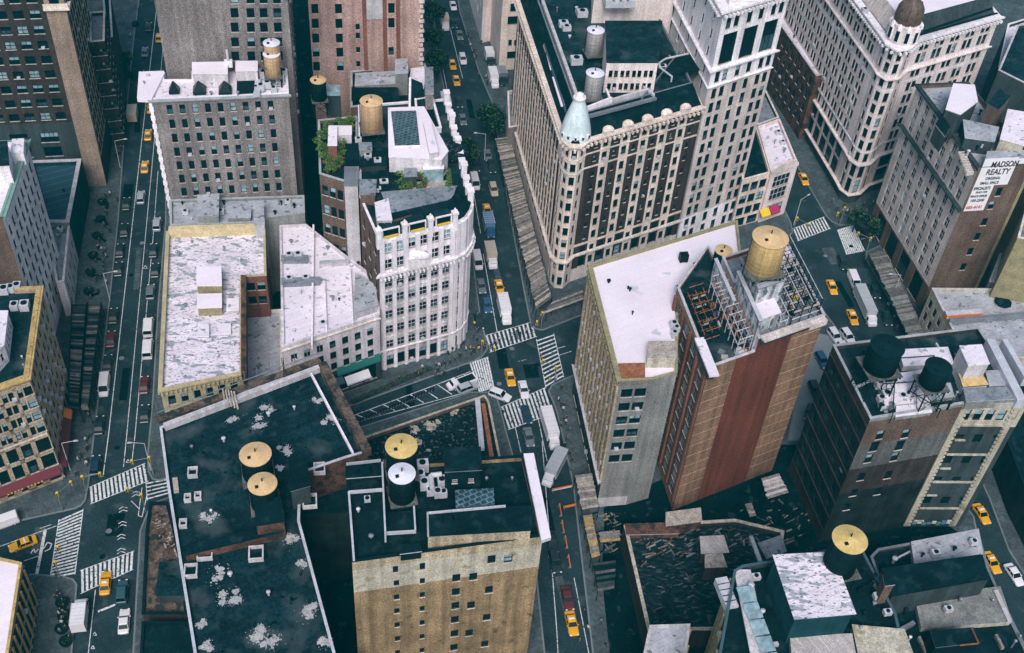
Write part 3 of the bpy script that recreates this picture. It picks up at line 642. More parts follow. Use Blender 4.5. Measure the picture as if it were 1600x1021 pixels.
bulkhead(rt, [(440, 408), (481, 408), (481, 400), (440, 400)], 18.5, 19.3, 'metal_grey', 'roof_grey', name='roof_ledge')
bulkhead(rt, [(440, 444), (500, 441), (500, 434), (440, 436)], 18.5, 19.5, 'metal_grey', 'roof_grey', name='roof_ledge')
bulkhead(rt, [(553, 490), (590, 478), (586, 446), (556, 428)], 18.5, 20.2, 'cement_pale', 'roof_lgrey', 'grey_trim')
bulkhead(rt, [(500, 413), (545, 411), (545, 407), (500, 409)], 18.5, 19.3, 'cement_pale', 'roof_lgrey', name='roof_ledge')
# --- M ornate white block with mansard
def mspec(n, w, top2=True): return dict(bands=[B(.5, mat='white_trim'), B(8.2, 2, n, w, 2.4, mat='roof_black', strip=.45, colmat='white_trim', light=.25, fr='white_trim', pier=(.9, .5, 'white_trim')),
    B(.9, mat='white_trim'), B(21.2, 5, n, w, 2.2, mat='stone_grey', belt='all', beltmat='stone_grey', light=.12, fr='frame_light', pier=(.75, .35, 'white_trim')), B(5.2, 1, n, w, 3.0, mat='stone_grey', belt=1, beltmat='stone_grey', pier=(.7, .35, 'stone_white'))])
MM = bld('M', 'ornate_building', 'ornate white block with a dark mansard roof and rooftop garden at the rounded street corner', 'building',
    [(591, 375), (712, 347), (725, 340), (733, 329), (737, 315), (698, 155), (560, 165), (562, 308)], 36, 'roof_dark', 'brick_brown',
    {0: mspec(6, 1.75), 1: mspec(1, 1.1), 2: mspec(1, 1.1), 3: mspec(1, 1.1), 4: mspec(10, 1.6), 7: dict(bands=[B(2), B(28, 6, 3, 1.3, 2.3, light=.3)])}, par=.3, coping='white_trim',
    cornice=[((0, 1, 2, 3, 4), 27.4, 1.0, .9, 'stone_white', 'cornice', .8), ((0, 1, 2, 3, 4), 6.0, .6, .5, 'stone_white')])
rt = MM['root']
# mansard slope above the front wall
b = MB(); z0 = 36.15; pl = MM['poly']; ii = inset(pl, 3.2)
for i in (0, 1, 2, 3):
    j = i+1; b.quad((*pl[i], z0), (*pl[j], z0), (*ii[j], z0+2.9), (*ii[i], z0+2.9), 'roof_black')
b.add([(*ii[0], z0+2.9), (*ii[1], z0+2.9), (*ii[2], z0+2.9), (*ii[3], z0+2.9), (*ii[4], z0+2.9), tuple(P(715, 290, z0+2.9)), tuple(P(595, 300, z0+2.9))], [(0, 1, 2, 3, 4, 5, 6)], 'roof_grey')
b.build('mansard', rt)
for (u, wd) in ((.16, 3.4), (.5, 3.4), (.84, 3.2)):     # dormers with yellow planters
    a = Vector(pl[0]); c = Vector(pl[1]); t_ = (c-a).normalized(); q = a+(c-a)*u; n0 = Vector((-t_.y, t_.x)); an = math.atan2(t_.y, t_.x)
    m_ = MB(); q2 = q+n0*1.3; m_.box((q2.x, q2.y, 36.2), (wd, 2.4, 1.9), an, 'roof_dark'); m_.box((q.x, q.y, 38.0), (wd+.1, .3, .22), an, 'white_trim')
    for s_ in (-1, 1): q5 = q+t_*s_*wd*.49; m_.box((q5.x, q5.y, 36.2), (.22, .3, 1.8), an, 'white_trim')
    m_.build('dormer', rt)
    m_ = MB(); q3 = q-n0*-.02; m_.box((q3.x, q3.y, 36.7), (wd*.86, .12, 1.3), an, 'glass'); m_.build('dormer_glazing', rt)
    m_ = MB(); q3 = q-n0*.2; m_.box((q3.x, q3.y, 36.18), (wd*.8, .3, .35), an, 'awning_yellow'); m_.build('planter', rt)
for u in (.335, .665, .005, .985):
    q = Vector(pl[0])+(Vector(pl[1])-Vector(pl[0]))*u-n0*.1; m_ = MB(); m_.box((q.x, q.y, 34), (.9, .9, 4.2), an, 'white_trim'); m_.box((q.x, q.y, 38.2), (1.2, 1.2, .5), an, 'white_trim'); m_.box((q.x, q.y, 38.7), (.7, .7, .9), an, 'white_trim', taper=.2); m_.build('finial', rt)
m_ = MB(); q = Vector(pl[0])+(Vector(pl[1])-Vector(pl[0]))*.5-n0*.5
m_.box((q.x, q.y, 27.4), (4.2, 1.0, 2.6), an, 'stone_white'); m_.lathe((q.x, q.y, 30.0), [(2.3, 0), (2.2, .6), (1.5, 1.1), (.01, 1.4)], 'white_trim', 16, .35); m_.build('pediment', rt)
pr = Vector(pl[4]); pd = (Vector(pl[5])-pr); 
for i in range(13):
    q = pr+pd*(i/12.5); m_ = MB(); m_.box((q.x-.3, q.y, 35.2), (1.1, 1.1, 2.2 + (i % 3 == 0)*1.2), .22, 'white_trim'); m_.box((q.x-.3, q.y, 37.4+(i % 3 == 0)*1.2), (1.4, 1.4, .35), .22, 'white_trim'); m_.build('parapet_block', rt)
bulkhead(rt, [(608, 246), (690, 250), (700, 237), (662, 168), (607, 170)], 36, 41, 'stucco', 'roof_clean', 'white_trim')
b = MB(); s_ = [P(x, y, 41.6) for x, y in ((617, 228), (656, 227), (650, 173), (611, 174))]; b.prism([p.xy[:] for p in s_], 41.2, 41.6, 'white_trim', 'glass_solar'); b.build('glazed_roof', rt)
bulkhead(rt, [(672, 240), (684, 238), (672, 188), (662, 190)], 40, 42.6, 'stucco', 'roof_clean', 'white_trim', 'roof_ledge')
bulkhead(rt, [(662, 266), (693, 264), (692, 252), (661, 252)], 36, 39, 'glass_light', 'roof_clean', 'white_trim', 'conservatory')
bulkhead(rt, [(632, 278), (651, 277), (650, 257), (632, 258)], 36, 38.5, 'stone_dark', 'roof_grey', None, 'shed')
bulkhead(rt, [(590, 345), (612, 344), (606, 312), (586, 318)], 36, 39, 'cement_pale', 'roof_white', 'white_trim', spec={0: dict(bands=[B(.4), B(2.2, 1, 1, 2.6, 1.8, fr='white_trim')])})
bulkhead(rt, [(612, 344), (644, 334), (628, 311), (608, 312)], 36, 38.6, 'brick_brown', 'roof_black', 'frame_dark')
bulkhead(rt, [(644, 336), (660, 332), (650, 312), (633, 314)], 36, 38, 'glass', 'roof_lgrey', 'white_trim', 'conservatory')
bulkhead(rt, [(594, 312), (627, 311), (625, 268), (592, 268)], 35.8, 37.2, 'roof_black', 'roof_black')
bulkhead(rt, [(563, 306), (586, 306), (588, 282), (562, 282)], 34, 38, 'brick_brown', 'roof_grey', 'brick_brick')
b = MB(); b.prism([p.xy[:] for p in (P(645, 320, 36), P(715, 312, 36), P(700, 282, 36), P(640, 285, 36))], 35.75, 36.0, 'plank_c'); b.build('terrace_floor', rt)
b = MB(); c_ = P(703, 240, 36.2); b.lathe(c_, [(3.9, 0), (3.9, .6), (3.4, 1.3), (2.0, 1.9), (0.01, 2.1)], 'roof_mottle', 12, .8); b.build('corner_turret', rt)
M3 = bld('M3', 'brick_rowhouse', 'brown brick house with a leafy roof terrace beside the dark alley', 'building', [(499, 272), (538, 284), (560, 300), (558, 182), (497, 188)], 35.5, 'roof_dark', 'brick_brown',
    {0: dict(bands=[B(1.2), B(30, 6, 3, 1.3, 2.4, light=.4)]), 1: dict(bands=[B(4), B(26, 6, 1, 1.5, 2.2, light=.3)])}, par=.7, coping='grey_trim')
bulkhead(M3['root'], [(538, 291), (559, 291), (560, 262), (539, 262)], 2, 38.5, 'cement_pale', 'metal_grey', 'cement', 'chimney')
bulkhead(M3['root'], [(513, 228), (526, 228), (526, 198), (514, 198)], 34, 39, 'brick_brick', 'roof_white', 'white_trim', 'chimney')
bulkhead(M3['root'], [(527, 212), (549, 211), (549, 198), (526, 198)], 34, 38, 'stucco', 'roof_clean', 'white_trim')
bulkhead(M3['root'], [(541, 262), (562, 262), (560, 226), (540, 226)], 34, 37, 'stone_dark', 'roof_black')
bulkhead(M3['root'], [(564, 262), (604, 260), (602, 232), (563, 233)], 34, 36.8, 'stone_dark', 'roof_black')
bulkhead(M3['root'], [(562, 236), (581, 236), (580, 224), (561, 224)], 34, 38.2, 'cement', 'roof_grey')
b = MB()
for k in range(2):
    c_ = P(520, 146, 37)
b.prism([p.xy[:] for p in (P(509, 150, 37), P(532, 150, 37), P(531, 133, 37), P(508, 133, 37))], 30, 37, 'stone_dark', 'glass_light'); b.build('greenhouse', M3['root'])
M4 = bld('M4', 'rear_building', 'grey roofed rear block with chimney and black sloping roof behind the big wooden tank', 'building', [(548, 168), (660, 158), (672, 128), (664, 100), (548, 112)], 34, 'roof_black', 'brick_brown', {0: dict(bands=[B(34)])}, par=.6, coping='grey_trim')
bulkhead(M4['root'], [(555, 135), (628, 131), (622, 112), (556, 116)], 33, 36, 'cement', 'roof_lgrey', 'grey_trim')
bulkhead(M4['root'], [(618, 116), (637, 115), (636, 93), (618, 94)], 33, 39, 'cement', 'roof_lgrey', 'grey_trim')
bulkhead(M4['root'], [(665, 148), (677, 147), (676, 106), (664, 107)], 20, 40, 'brick_grey', 'roof_grey', 'cement_pale', 'chimney')
bulkhead(M4['root'], [(640, 128), (662, 140), (664, 107), (643, 108)], 33, 35.5, 'cement', 'roof_white', 'grey_trim')
b = MB(); q = [P(549, 158, 35), P(624, 158, 35), P(622, 140, 38), P(549, 140, 38)]; b.quad(*q, 'roof_black'); b.quad(q[3], q[2], P(622, 136, 35), P(549, 136, 35), 'roof_black'); b.quad(q[1], P(622, 136, 35), q[2], q[1], 'brick_brown'); b.build('gable_roof', M4['root'])
b = MB(); q = [P(640, 182, 35), P(667, 178, 35), P(660, 130, 39), P(641, 122, 39)]; b.quad(*q, 'roof_black'); b.tube(q[0], q[3], .3, 'white_trim'); b.build('gable_roof', M4['root'])
M5 = bld('M5', 'stepped_house', 'narrow black roofed house with a row of white parapet steps along the tree lined street', 'building', [(652, 205), (690, 200), (676, 150), (648, 155)], 37, 'roof_black', 'stone_white', {}, coping='white_trim')
# --- N hotel with verdigris cupola
zN = 40; nb = P(1098, 166, zN); ne = P(880, 205, zN)
nspec = dict(bands=[B(.4, mat='stone_cream'), B(3.4, 1, 11, 1.3, 2.1, mat='brick_dark', alt=(.7, 1.3), strip=.6, colmat='stone_cream', style='hood', light=.1), B(3.5, 1, 11, 1.3, 2.1, mat='brick_dark', alt=(.7, 1.3), strip=.6, colmat='stone_cream', belt=1, light=.1), B(.5, mat='stone_cream'),
    B(21, 6, 11, 1.25, 2.1, mat='brick_dark', alt=(.65, 1.2), strip=.6, colmat='stone_cream', style='sill', light=.1), B(.7, mat='stone_cream'), B(6.6, 2, 11, 1.2, 2.1, mat='brick_dark', alt=(1.6, 2.6), strip=.6, colmat='stone_cream'), B(4, mat='stone_lime')])
nleft = dict(bands=[B(.4, mat='stone_cream'), B(7, 2, 18, 1.7, 2.5, mat='stone_cream', style='sill', colmat='brick_dark'), B(24, 7, 18, 1.5, 2.5, mat='brick_dark', colmat='brick_dark', pier=(.9, .18, 'stone_cream')), B(4.5, 1, 14, 2.2, 3.4, mat='stone_lime'), B(4, mat='stone_lime')])
nc = dict(bands=[B(.5, mat='stone_cream'), B(7, 2, 1, 1.15, 2.1, mat='stone_cream', belt='all', style='hood'), B(27.6, 8, 1, 1.15, 2.1, mat='stone_cream', light=.1, style='sill'), B(4.9, 1, 1, 1.1, 2.4, mat='stone_lime')])
NN = bld('N', 'corner_hotel', 'ornate cream and dark brick hotel with a pale green corner cupola', 'building',
    [(879, 207), (883, 219), (892, 227), (906, 228), (918, 218), W2(nb), W2(nb, (D103, 46)), W2(ne, (D103, 54))], zN, 'roof_dark', 'stone_cream', {0: nc, 1: nc, 2: nc, 3: nc, 4: nspec, 7: nleft}, par=.1, coping='stone_cream',
    cornice=[((7, 0, 1, 2, 3, 4), 40.1, .9, .8, 'stone_cream', 'cornice', 1.1), ((7, 0, 1, 2, 3, 4), 8.4, .7, .7, 'stone_lime')])
rt = NN['root']; pl = NN['poly']; ii = inset(pl, 2.6); b = MB(); z0 = zN+.2
for i in range(8):
    j = (i+1) % 8; b.quad((*inset(pl, .3)[i], z0), (*inset(pl, .3)[j], z0), (*ii[j], z0+4.6), (*ii[i], z0+4.6), 'roof_black')
b.build('mansard', rt)
b = MB(); b.add([(*q, z0+3.9) for q in inset(pl, 2.7)], [tuple(range(8))], 'roof_dark')
for i in range(8):
    j = (i+1) % 8; k2 = inset(pl, 3.0); b.quad((*ii[i], z0+4.6), (*ii[j], z0+4.6), (*k2[j], z0+4.6), (*k2[i], z0+4.6), 'metal_grey'); b.quad((*k2[j], z0+3.9), (*k2[i], z0+3.9), (*k2[i], z0+4.6), (*k2[j], z0+4.6), 'metal_grey')
b.build('roof', rt)
c_ = P(899, 207, zN)
b = MB(); b.lathe((c_.x, c_.y-.9, zN+.2), [(3.3, 0), (3.2, .8), (2.95, 2.2), (2.55, 4.0), (2.0, 5.8), (1.5, 7.3), (1.1, 8.3), (.95, 8.6)], 'verdigris', 20); b.build('cupola', rt, True)
b = MB(); b.lathe((c_.x, c_.y-.9, zN+8.7), [(1.25, 0), (1.35, .5), (.8, .9), (.7, 1.3), (.01, 1.7)], 'stone_white', 14)
for i in range(8): t_ = i*PI/4; b.box((c_.x+1.1*math.cos(t_), c_.y-.9+1.1*math.sin(t_), zN+9), (.25, .25, .8), t_, 'stone_white', taper=.5)
b.build('finial', rt)
for i in range(5):
    t_ = -PI/2+(-.9+i*.45); b = MB(); b.box((c_.x+3.2*math.cos(t_), c_.y-.9+3.2*math.sin(t_), zN+.9), (.5, .6, .8), t_+PI/2, 'stone_white'); b.box((c_.x+3.3*math.cos(t_), c_.y-.9+3.3*math.sin(t_), zN+1.0), (.4, .62, .6), t_+PI/2, 'glass'); b.build('dormer', rt)
a = Vector(pl[4]); c = Vector(pl[5]); t_ = (c-a).normalized(); an = math.atan2(t_.y, t_.x); n0 = Vector((t_.y, -t_.x))
for i in range(5):
    q = a+(c-a)*((i*2+1.5)/11*.92+.04)+n0*.2; m_ = MB(); m_.box((q.x, q.y, zN+.2), (2.3, .8, .9), an, 'stone_cream'); m_.lathe((q.x, q.y, zN+1.1), [(1.25, 0), (1.1, .5), (.6, .95), (.01, 1.1)], 'stone_cream', 12, .5); m_.build('pediment', rt)
# white parapet strips on the hotel roof and the lower terrace
def strip(rt, p0, p1, z, w, h, m, name='roof_ledge', z2=None):
    a = P(*p0, z); c = P(*p1, z if z2 is None else z2); m_ = MB(); d = (c-a); l = d.xy.length; an = math.atan2(d.y, d.x); mid = (a+c)/2; m_.box((mid.x, mid.y, z-h), (l, w, h), an, m); return m_.build(name, rt)
zr = z0+3.9
strip(rt, (905, 158), (848, 0), zr+1.0, .7, 1.0, 'cement_pale'); strip(rt, (915, 168), (956, 152), zr+1.6, .5, 1.6, 'white_trim'); strip(rt, (956, 155), (1014, 138), zr+1.3, .5, 1.3, 'cement_pale'); strip(rt, (955, 158), (941, 122), zr+1, .4, .5, 'white_trim'); strip(rt, (1022, 148), (980, 118), zr+1, .4, .5, 'white_trim')
strip(rt, (921, 180), (1025, 152), zr+1.0, .7, .6, 'metal_grey')
strip(rt, (1003, 152), (1062, 80), zr+1.2, .25, .8, 'metal_grey'); strip(rt, (886, 165), (872, 120), zr-1.5, 2.6, .3, 'roof_clean'); strip(rt, (869, 108), (862, 82), zr-1.5, 2.6, .3, 'roof_clean'); strip(rt, (862, 80), (858, 70), zr-1.4, 2.8, .4, 'yellow_cornice')
strip(rt, (884, 172), (850, 68), zr-1.2, .3, .7, 'teal_trim'); strip(rt, (896, 150), (868, 68), zr-.8, .3, .7, 'teal_trim'); strip(rt, (866, 70), (838, -5), zr-.5, 2.4, .6, 'teal_trim')
bulkhead(rt, [(1030, 118), (1092, 110), (1076, 84), (1018, 92)], zr, zr+.9, 'roof_black', 'roof_black')
bulkhead(rt, [(948, 100), (1028, 100), (1034, 34), (946, 34)], zr, zr+7, 'stone_pink', 'roof_dark', 'stone_white', spec={0: dict(bands=[B(.8), B(6.2, 2, 4, .8, 1.6, pair=True)])})
NF = bld('NF', 'rooftop_mechanical_building', 'dark flat roofed block with metal cooling fans behind the hotel roof', 'building', [W2(P(925, 25, 46)), W2(P(1050, 22, 46)), W2(P(1050, -30, 46)), W2(P(925, -30, 46))], 50, 'roof_black', 'stone_pink', {}, zb=30)
# --- O white tower
oA = Vector((pl[5][0]+.4, pl[5][1]+.3)); oB = P(1145, 349, 0).xy; dO = (oB-oA).normalized(); zO = 63
ouc = [.115, .235, .43, .61, .80, .92]
orow = lambda h, r, m, **k: B(h, r, 6, 1.35, 2.55, uc=ouc, mat=m, **k)
OO = bld('O', 'white_office_tower', 'tall white stone tower with huge upper windows rising behind the cupola hotel', 'building',
    [W2(oA), W2(oB), W2(oB, (D103, 34)), W2(oA, (D103, 34))], zO, 'roof_white', 'stone_white',
    {0: dict(bands=[B(1.6), orow(3.8, 1, 'stone_white', belt=1, beltmat='stone_white'), B(8.6, 1, 3, 3.9, 7.2, mat='stone_white', fr='frame_dark', m=.03), B(.5), orow(3.8, 1, 'stone_white', light=.3), B(.5), orow(36, 10, 'stone_pale', light=.08, style='sill'), orow(7.4, 2, 'stone_white')]),
     3: dict(bands=[B(1.6), B(58, 14, 5, 1.1, 2.2, mat='stone_white', light=.05)])}, coping='stone_white', par=.6,
    cornice=[((0, 3), 63.1, 1.1, 1.0, 'stone_white', 'cornice', 1.0), ((0, 3), 49.0, .7, .8, 'stone_white'), ((0, 3), 44.6, .5, .4, 'stone_white')])
bulkhead(OO['root'], [tuple(pix((*p, 66))[:2]) for p in inset(OO['poly'], 1.8)], 62, 66, 'stone_white', 'roof_clean', 'stone_white', 'attic')
bld('O2', 'tan_office_block', 'tan ribbed office block between the pink penthouse and the white tower', 'building', [W2(oA, (D103, 34.3), (-D33, 11)), W2(oA, (D103, 34.3)), W2(oA, (D103, 60)), W2(oA, (D103, 60), (-D33, 11))], 66, 'roof_grey', 'stone_tan', {0: dict(bands=[B(1), B(60, 16, 4, 1.2, 2.2, pier=(.5, .4, 'stone_cream'))]), 3: dict(bands=[B(1), B(60, 16, 8, 1.2, 2.2, pier=(.5, .4, 'stone_cream'))])})
# --- U small fronts right of O
zU = 15; U1 = bld('U1', 'small_shop_building', 'small cream shopfront building with a black roof squeezed beside the white tower', 'building', [(1160, 282), (1204, 270), (1183, 199), (1152, 205)], zU, 'roof_black', 'stone_cream', {0: dict(bands=[B(.8), B(11, 3, 3, 2.0, 2.4), B(3.2, 1, 2, 3, 2.5)])}, coping='stone_cream')
U2 = bld('U2', 'small_shop_building', 'small building with an arched stone gable and white roof beside the right avenue', 'building', [(1205, 270), (1247, 256), (1218, 186), (1184, 198)], zU+.6, 'roof_white', 'stone_pink', {0: dict(bands=[B(1.6), B(8, 2, 1, 5.2, 3.4, fr='frame_light', light=.1), B(5.8, 1, 1, 5.2, 3.6)]), 1: dict(bands=[B(1.6), B(10, 2, 4, 1.5, 2.4)])}, coping='stone_pink')
b = MB(); a = Vector(U2['poly'][0]); c = Vector(U2['poly'][1]); t_ = (c-a).normalized(); n0 = Vector((t_.y, -t_.x)); L_ = (c-a).length; ar = []
for i in range(13): th = PI*i/12; ar.append((L_/2*(1-math.cos(th)), 1.6*math.sin(th)))
for (u0, h0), (u1, h1) in zip(ar, ar[1:]):
    p0 = a+t_*u0+n0*.3; p1 = a+t_*u1+n0*.3; q0_ = a+t_*u0-n0*.5; q1_ = a+t_*u1-n0*.5; zz = zU+.8
    b.quad((*p0, zz-.6), (*p1, zz-.6), (*p1, zz+h1), (*p0, zz+h0), 'stone_pink'); b.quad((*p0, zz+h0), (*p1, zz+h1), (*q1_, zz+h1), (*q0_, zz+h0), 'stone_pink'); b.quad((*q1_, zz-.6), (*q0_, zz-.6), (*q0_, zz+h0), (*q1_, zz+h1), 'stone_pink')
b.build('pediment', U2['root'])
b = MB(); aw(a+t_*-.6, a+t_*2.2, n0, 2.8, 4.4, 1.5, 'awning_yellow'); b.build('awning', U2['root']); b = MB(); aw(a+t_*2.4, a+t_*5.2, n0, 2.8, 4.4, 1.5, 'awning_magenta'); b.build('awning', U2['root'])
U3 = bld('U3', 'rear_building', 'grey roofed building behind the arched stone gable with a side wall along the avenue', 'building', [(1184, 196), (1217, 184), (1190, 128), (1160, 140)], zU-1, 'roof_grey', 'brick_dark', {1: dict(bands=[B(1), B(12, 3, 6)])})
U4 = bld('U4', 'rear_building', 'dark brick rear building behind the white tower with a cluttered terrace', 'building', [(1150, 205), (1180, 192), (1150, 110), (1120, 110)], 12, 'roof_dark', 'brick_dark')
# --- V white roof at the top right
VV = bld('V', 'loft_building', 'white roofed brick building across the avenue behind the copper dome building', 'building', [(1222, 43), (1275, 119), (1330, 110), (1320, -15), (1200, -10)], 20, 'roof_white', 'brick_rust', {0: dict(bands=[B(1), B(16, 4, 7, 1.2, 2.2)]), 4: dict(bands=[B(1), B(16, 4, 12, 1.2, 2.2)])}, coping='cement_pale')
# --- P copper dome building
zP = 45; pa = P(1382, 57, zP); pb_ = P(1432, 62, zP); pc = P(1563, 25, zP)
def pspec(n, m, big=True, **k): return dict(bands=[B(.6, mat='stone_white'), B(6.6, 2, n, 1.35, 2.5, mat=m, **k), B(.5, mat='stone_white'), B(3.4, 1, n, 1.35, 2.5, mat=m, **k), B(.5, mat='stone_white'), B(17.5, 5, n, 1.35, 2.45, mat=m, style='sill', **k), B(3.4, 1, n, 1.35, 2.4, mat=m, belt=1, beltmat='stone_white', **k), B(9.4, 2, max(1, n), 1.5 if not k.get('pair') else -.78, 4.0, mat='stone_pale'), B(3.1, mat='stone_dark')])
PP = bld('P', 'domed_corner_building', 'large pale stone corner building with a brown copper dome at the upper right', 'building',
    [W2(pa, (D103, 62)), W2(pa), (1389, 68), (1402, 76), (1418, 74), W2(pb_), W2(pc), W2(pc, (D103, 45))], zP, 'roof_clean', 'stone_pink',
    {0: pspec(13, 'stone_pink', pair=True, gap=.3), 1: pspec(1, 'stone_pink'), 2: pspec(1, 'stone_pink'), 3: pspec(1, 'stone_pink'), 4: pspec(1, 'stone_pink'), 5: pspec(5, 'stone_pink', pair=True, gap=.3)}, coping='white_trim', cw_=.8,
    cornice=[((0, 1, 2, 3, 4, 5), zP+.1, .9, 1.0, 'stone_white', 'cornice', 1.1), ((0, 1, 2, 3, 4, 5), 37.0, .6, .7, 'stone_pink', 'cornice'), ((0, 1, 2, 3, 4, 5), 12.6, .8, .8, 'stone_pink'), ((0, 1, 2, 3, 4, 5), 3.3, .5, .8, 'stone_pink')])
rt = PP['root']; pl = PP['poly']; ii = inset(pl, 3.0); b = MB()
for i in (0, 5):
    j = i+1; k1 = inset(pl, 1.2); b.quad((*k1[i], zP), (*k1[j], zP), (*ii[j], zP+4.2), (*ii[i], zP+4.2), 'stone_dark' if i == 5 else 'stone_pale')
b.add([(*q, zP+4.2) for q in ii], [tuple(range(8))], 'roof_clean'); b.build('mansard', rt)
ledge(rt, inset(pl, .9), (5,), zP+.6, .5, .35, 'leaf_dark', 'gutter')
strip(rt, (1444, 48), (1550, 12), zP+4.5, .3, .5, 'metal_dark')
dc = P(1408, 62, zP)
b = MB(); b.lathe((dc.x, dc.y, zP), [(3.3, 0), (3.3, 4.2), (3.5, 4.3), (3.5, 4.7), (2.6, 4.75)], 'stone_pink', 20); b.build('drum', rt, False)
for i in range(10):
    t_ = 2*PI*i/10+.3; b = MB(); b.box((dc.x+3.3*math.cos(t_), dc.y+3.3*math.sin(t_), zP+.8), (1.3, .5, 3.0), t_+PI/2, 'stone_white'); b.box((dc.x+3.4*math.cos(t_), dc.y+3.4*math.sin(t_), zP+1.0), (.85, .5, 2.5), t_+PI/2, 'glass'); b.lathe((dc.x+3.3*math.cos(t_), dc.y+3.3*math.sin(t_), zP+3.8), [(.65, 0), (.55, .8), (.01, 1.5)], 'stone_white', 8); b.build('dormer', rt)
b = MB(); b.lathe((dc.x, dc.y, zP+4.6), [(2.7, 0), (3.05, 1.0), (3.1, 2.0), (2.9, 3.2), (2.45, 4.3), (1.8, 5.2), (1.2, 5.7), (1.0, 6.0), (1.0, 6.9), (.7, 7.4), (.01, 8.2)], 'copper_brown', 20)
for i in range(10):
    t_ = 2*PI*i/10
    pr_ = [(2.8, .1), (3.15, 1.5), (2.95, 3.2), (1.9, 5.2)]
    for (r0, h0), (r1, h1) in zip(pr_, pr_[1:]): b.tube((dc.x+r0*math.cos(t_), dc.y+r0*math.sin(t_), zP+4.6+h0), (dc.x+r1*math.cos(t_), dc.y+r1*math.sin(t_), zP+4.6+h1), .14, 'copper_brown', 5)
b.build('dome', rt, True)
# --- Q with the painted sign
zQ = 41; qa = P(1530, 262, zQ)
qb = W2(qa, (D13, 12.4)); qw = dict(n=7)
def qspec(n): return dict(bands=[B(.8, mat='stone_pale'), B(10.2, 3, n, 1.7, 2.6, mat='stone_pale', light=.1, fr='frame_light'), B(.8, mat='stone_dark'), B(21, 6, n, 1.7, 2.6, mat='stone_pale', light=.12, ac=.05, fr='frame_light'), B(.8, mat='stone_lime'), B(7.2, 1, 4, 4.5, 6.2, mat='brick_brown', fr='frame_dark')])
QQ = bld('Q', 'office_building', 'grey stone and brown brick building with a painted white advertisement on its side wall', 'building',
    [W2(qa, (D103, 31)), W2(qa), qb, W2(qb, (D103, 31))], zQ, 'roof_lgrey', 'brick_brown',
    {0: qspec(8), 1: dict(custom=[(1561, 300, 1.3, 2.2, 'd'), (1549, 321, 1.3, 2.0, 'l'), (1538, 347, 1.3, 2.0, 'd'), (1527, 370, 1.3, 2.0, 'd'), (1516, 393, 1.3, 2.0, 'd'), (1505, 417, 1.3, 2.0, 'd')])}, coping='stone_dark',
    cornice=[((0,), 30.2, .7, 1.1, 'stone_dark'), ((0,), 41.1, .9, .6, 'stone_dark')])
rt = QQ['root']; b = MB(); a = Vector(QQ['poly'][2])
b.box((a.x-.4, a.y-.12, 0), (.7, .2, 40.5), math.radians(12.8), 'olive_trim'); b.build('trim_strip', rt)
bulkhead(rt, [(1478, 172), (1500, 180), (1527, 160), (1522, 134), (1490, 132)], zQ-1, zQ+5, 'stone_dark', 'roof_clean', 'cement_pale')
bulkhead(rt, [(1543, 163), (1560, 172), (1578, 152), (1562, 140)], zQ-1, zQ+6.5, 'brick_brown', 'roof_dark', 'teal_trim')
bulkhead(rt, [(1508, 216), (1553, 222), (1560, 200), (1505, 188)], zQ-1, zQ+2.5, 'stone_dark', 'roof_lgrey', 'cement_pale')
bulkhead(rt, [(1563, 218), (1600, 228), (1610, 178), (1575, 172)], zQ-1, zQ+3.5, 'plaster_pale', 'roof_white', 'white_trim')
bulkhead(rt, [(1540, 250), (1612, 246), (1612, 236), (1543, 238)], zQ-.5, zQ+1.7, 'sign_white', 'roof_lgrey', 'cement_pale', 'parapet')
bulkhead(rt, [(1462, 196), (1476, 214), (1484, 200), (1471, 178)], zQ-1, zQ+3.0, 'stone_dark', 'roof_black', 'stone_pale')
b = MB()
for i in range(9):
    p0 = P(1502+i*1.5, 240+i*4.2, zQ-.4); b.box((p0.x, p0.y, p0.z), (1.6, .4, .4+i*.05), .3, 'stone_pale')
b.build('roof_stair', rt)
Q2 = bld('Q2', 'olive_building', 'olive green walled building at the right edge behind the grey low roofs', 'building', [(1590, 372), (1760, 400), (1790, 200), (1640, 190)], 30, 'roof_grey', 'olive_trim', {})
Q3 = bld('Q3', 'white_roof_annex', 'small bright white roof wedged behind the beige corner building', 'building', [(1546, 440), (1600, 460), (1640, 420), (1562, 396)], 14, 'roof_clean', 'cement', {}, par=.4)
Q4 = bld('Q4', 'rear_building', 'dark rear building with pale roof and brick hut at the upper right edge', 'building', [(1560, 110), (1640, 150), (1700, 20), (1590, 40)], 36, 'roof_dark', 'stone_dark', {}, coping='cement_pale')
Q5 = bld('Q5', 'white_roof_building', 'white roofed building with a long skylight behind the domed building', 'building', [(1560, 105), (1640, 110), (1700, 0), (1575, 38)], 30, 'roof_white', 'stone_dark', {}, coping='white_trim')
# --- T beige corner
TT = bld('T', 'low_corner_building', 'low beige building with grey roofs behind the wooden pavement shed on the right avenue', 'building', [(1438, 478), (1457, 455), (1720, 440), (1720, 590), (1500, 592)], 16, 'roof_lgrey', 'plaster_pale', {0: dict(bands=[B(1.5), B(11, 3, 2, 1.3, 1.9)]), 4: dict(bands=[B(1.5), B(13.5, 4, 7, 1.3, 2.1, light=.1)])}, coping='cement_pale') if False else \
     bld('T', 'low_corner_building', 'low beige building with grey roofs behind the wooden pavement shed on the right avenue', 'building', [(1456, 451), (1478, 495), (1510, 560), (1760, 560), (1760, 430), (1600, 452)], 14, 'roof_lgrey', 'plaster_pale', {0: dict(bands=[B(1.2), B(11, 3, 3, 1.4, 2.2)]), 1: dict(bands=[B(1.2), B(11, 3, 4, 1.4, 2.2)])}, coping='cement_pale')
bulkhead(TT['root'], [(1480, 494), (1535, 490), (1534, 484), (1477, 487)], 13, 14.6, 'c_orange', 'cement_pale', None, 'roof_ledge')
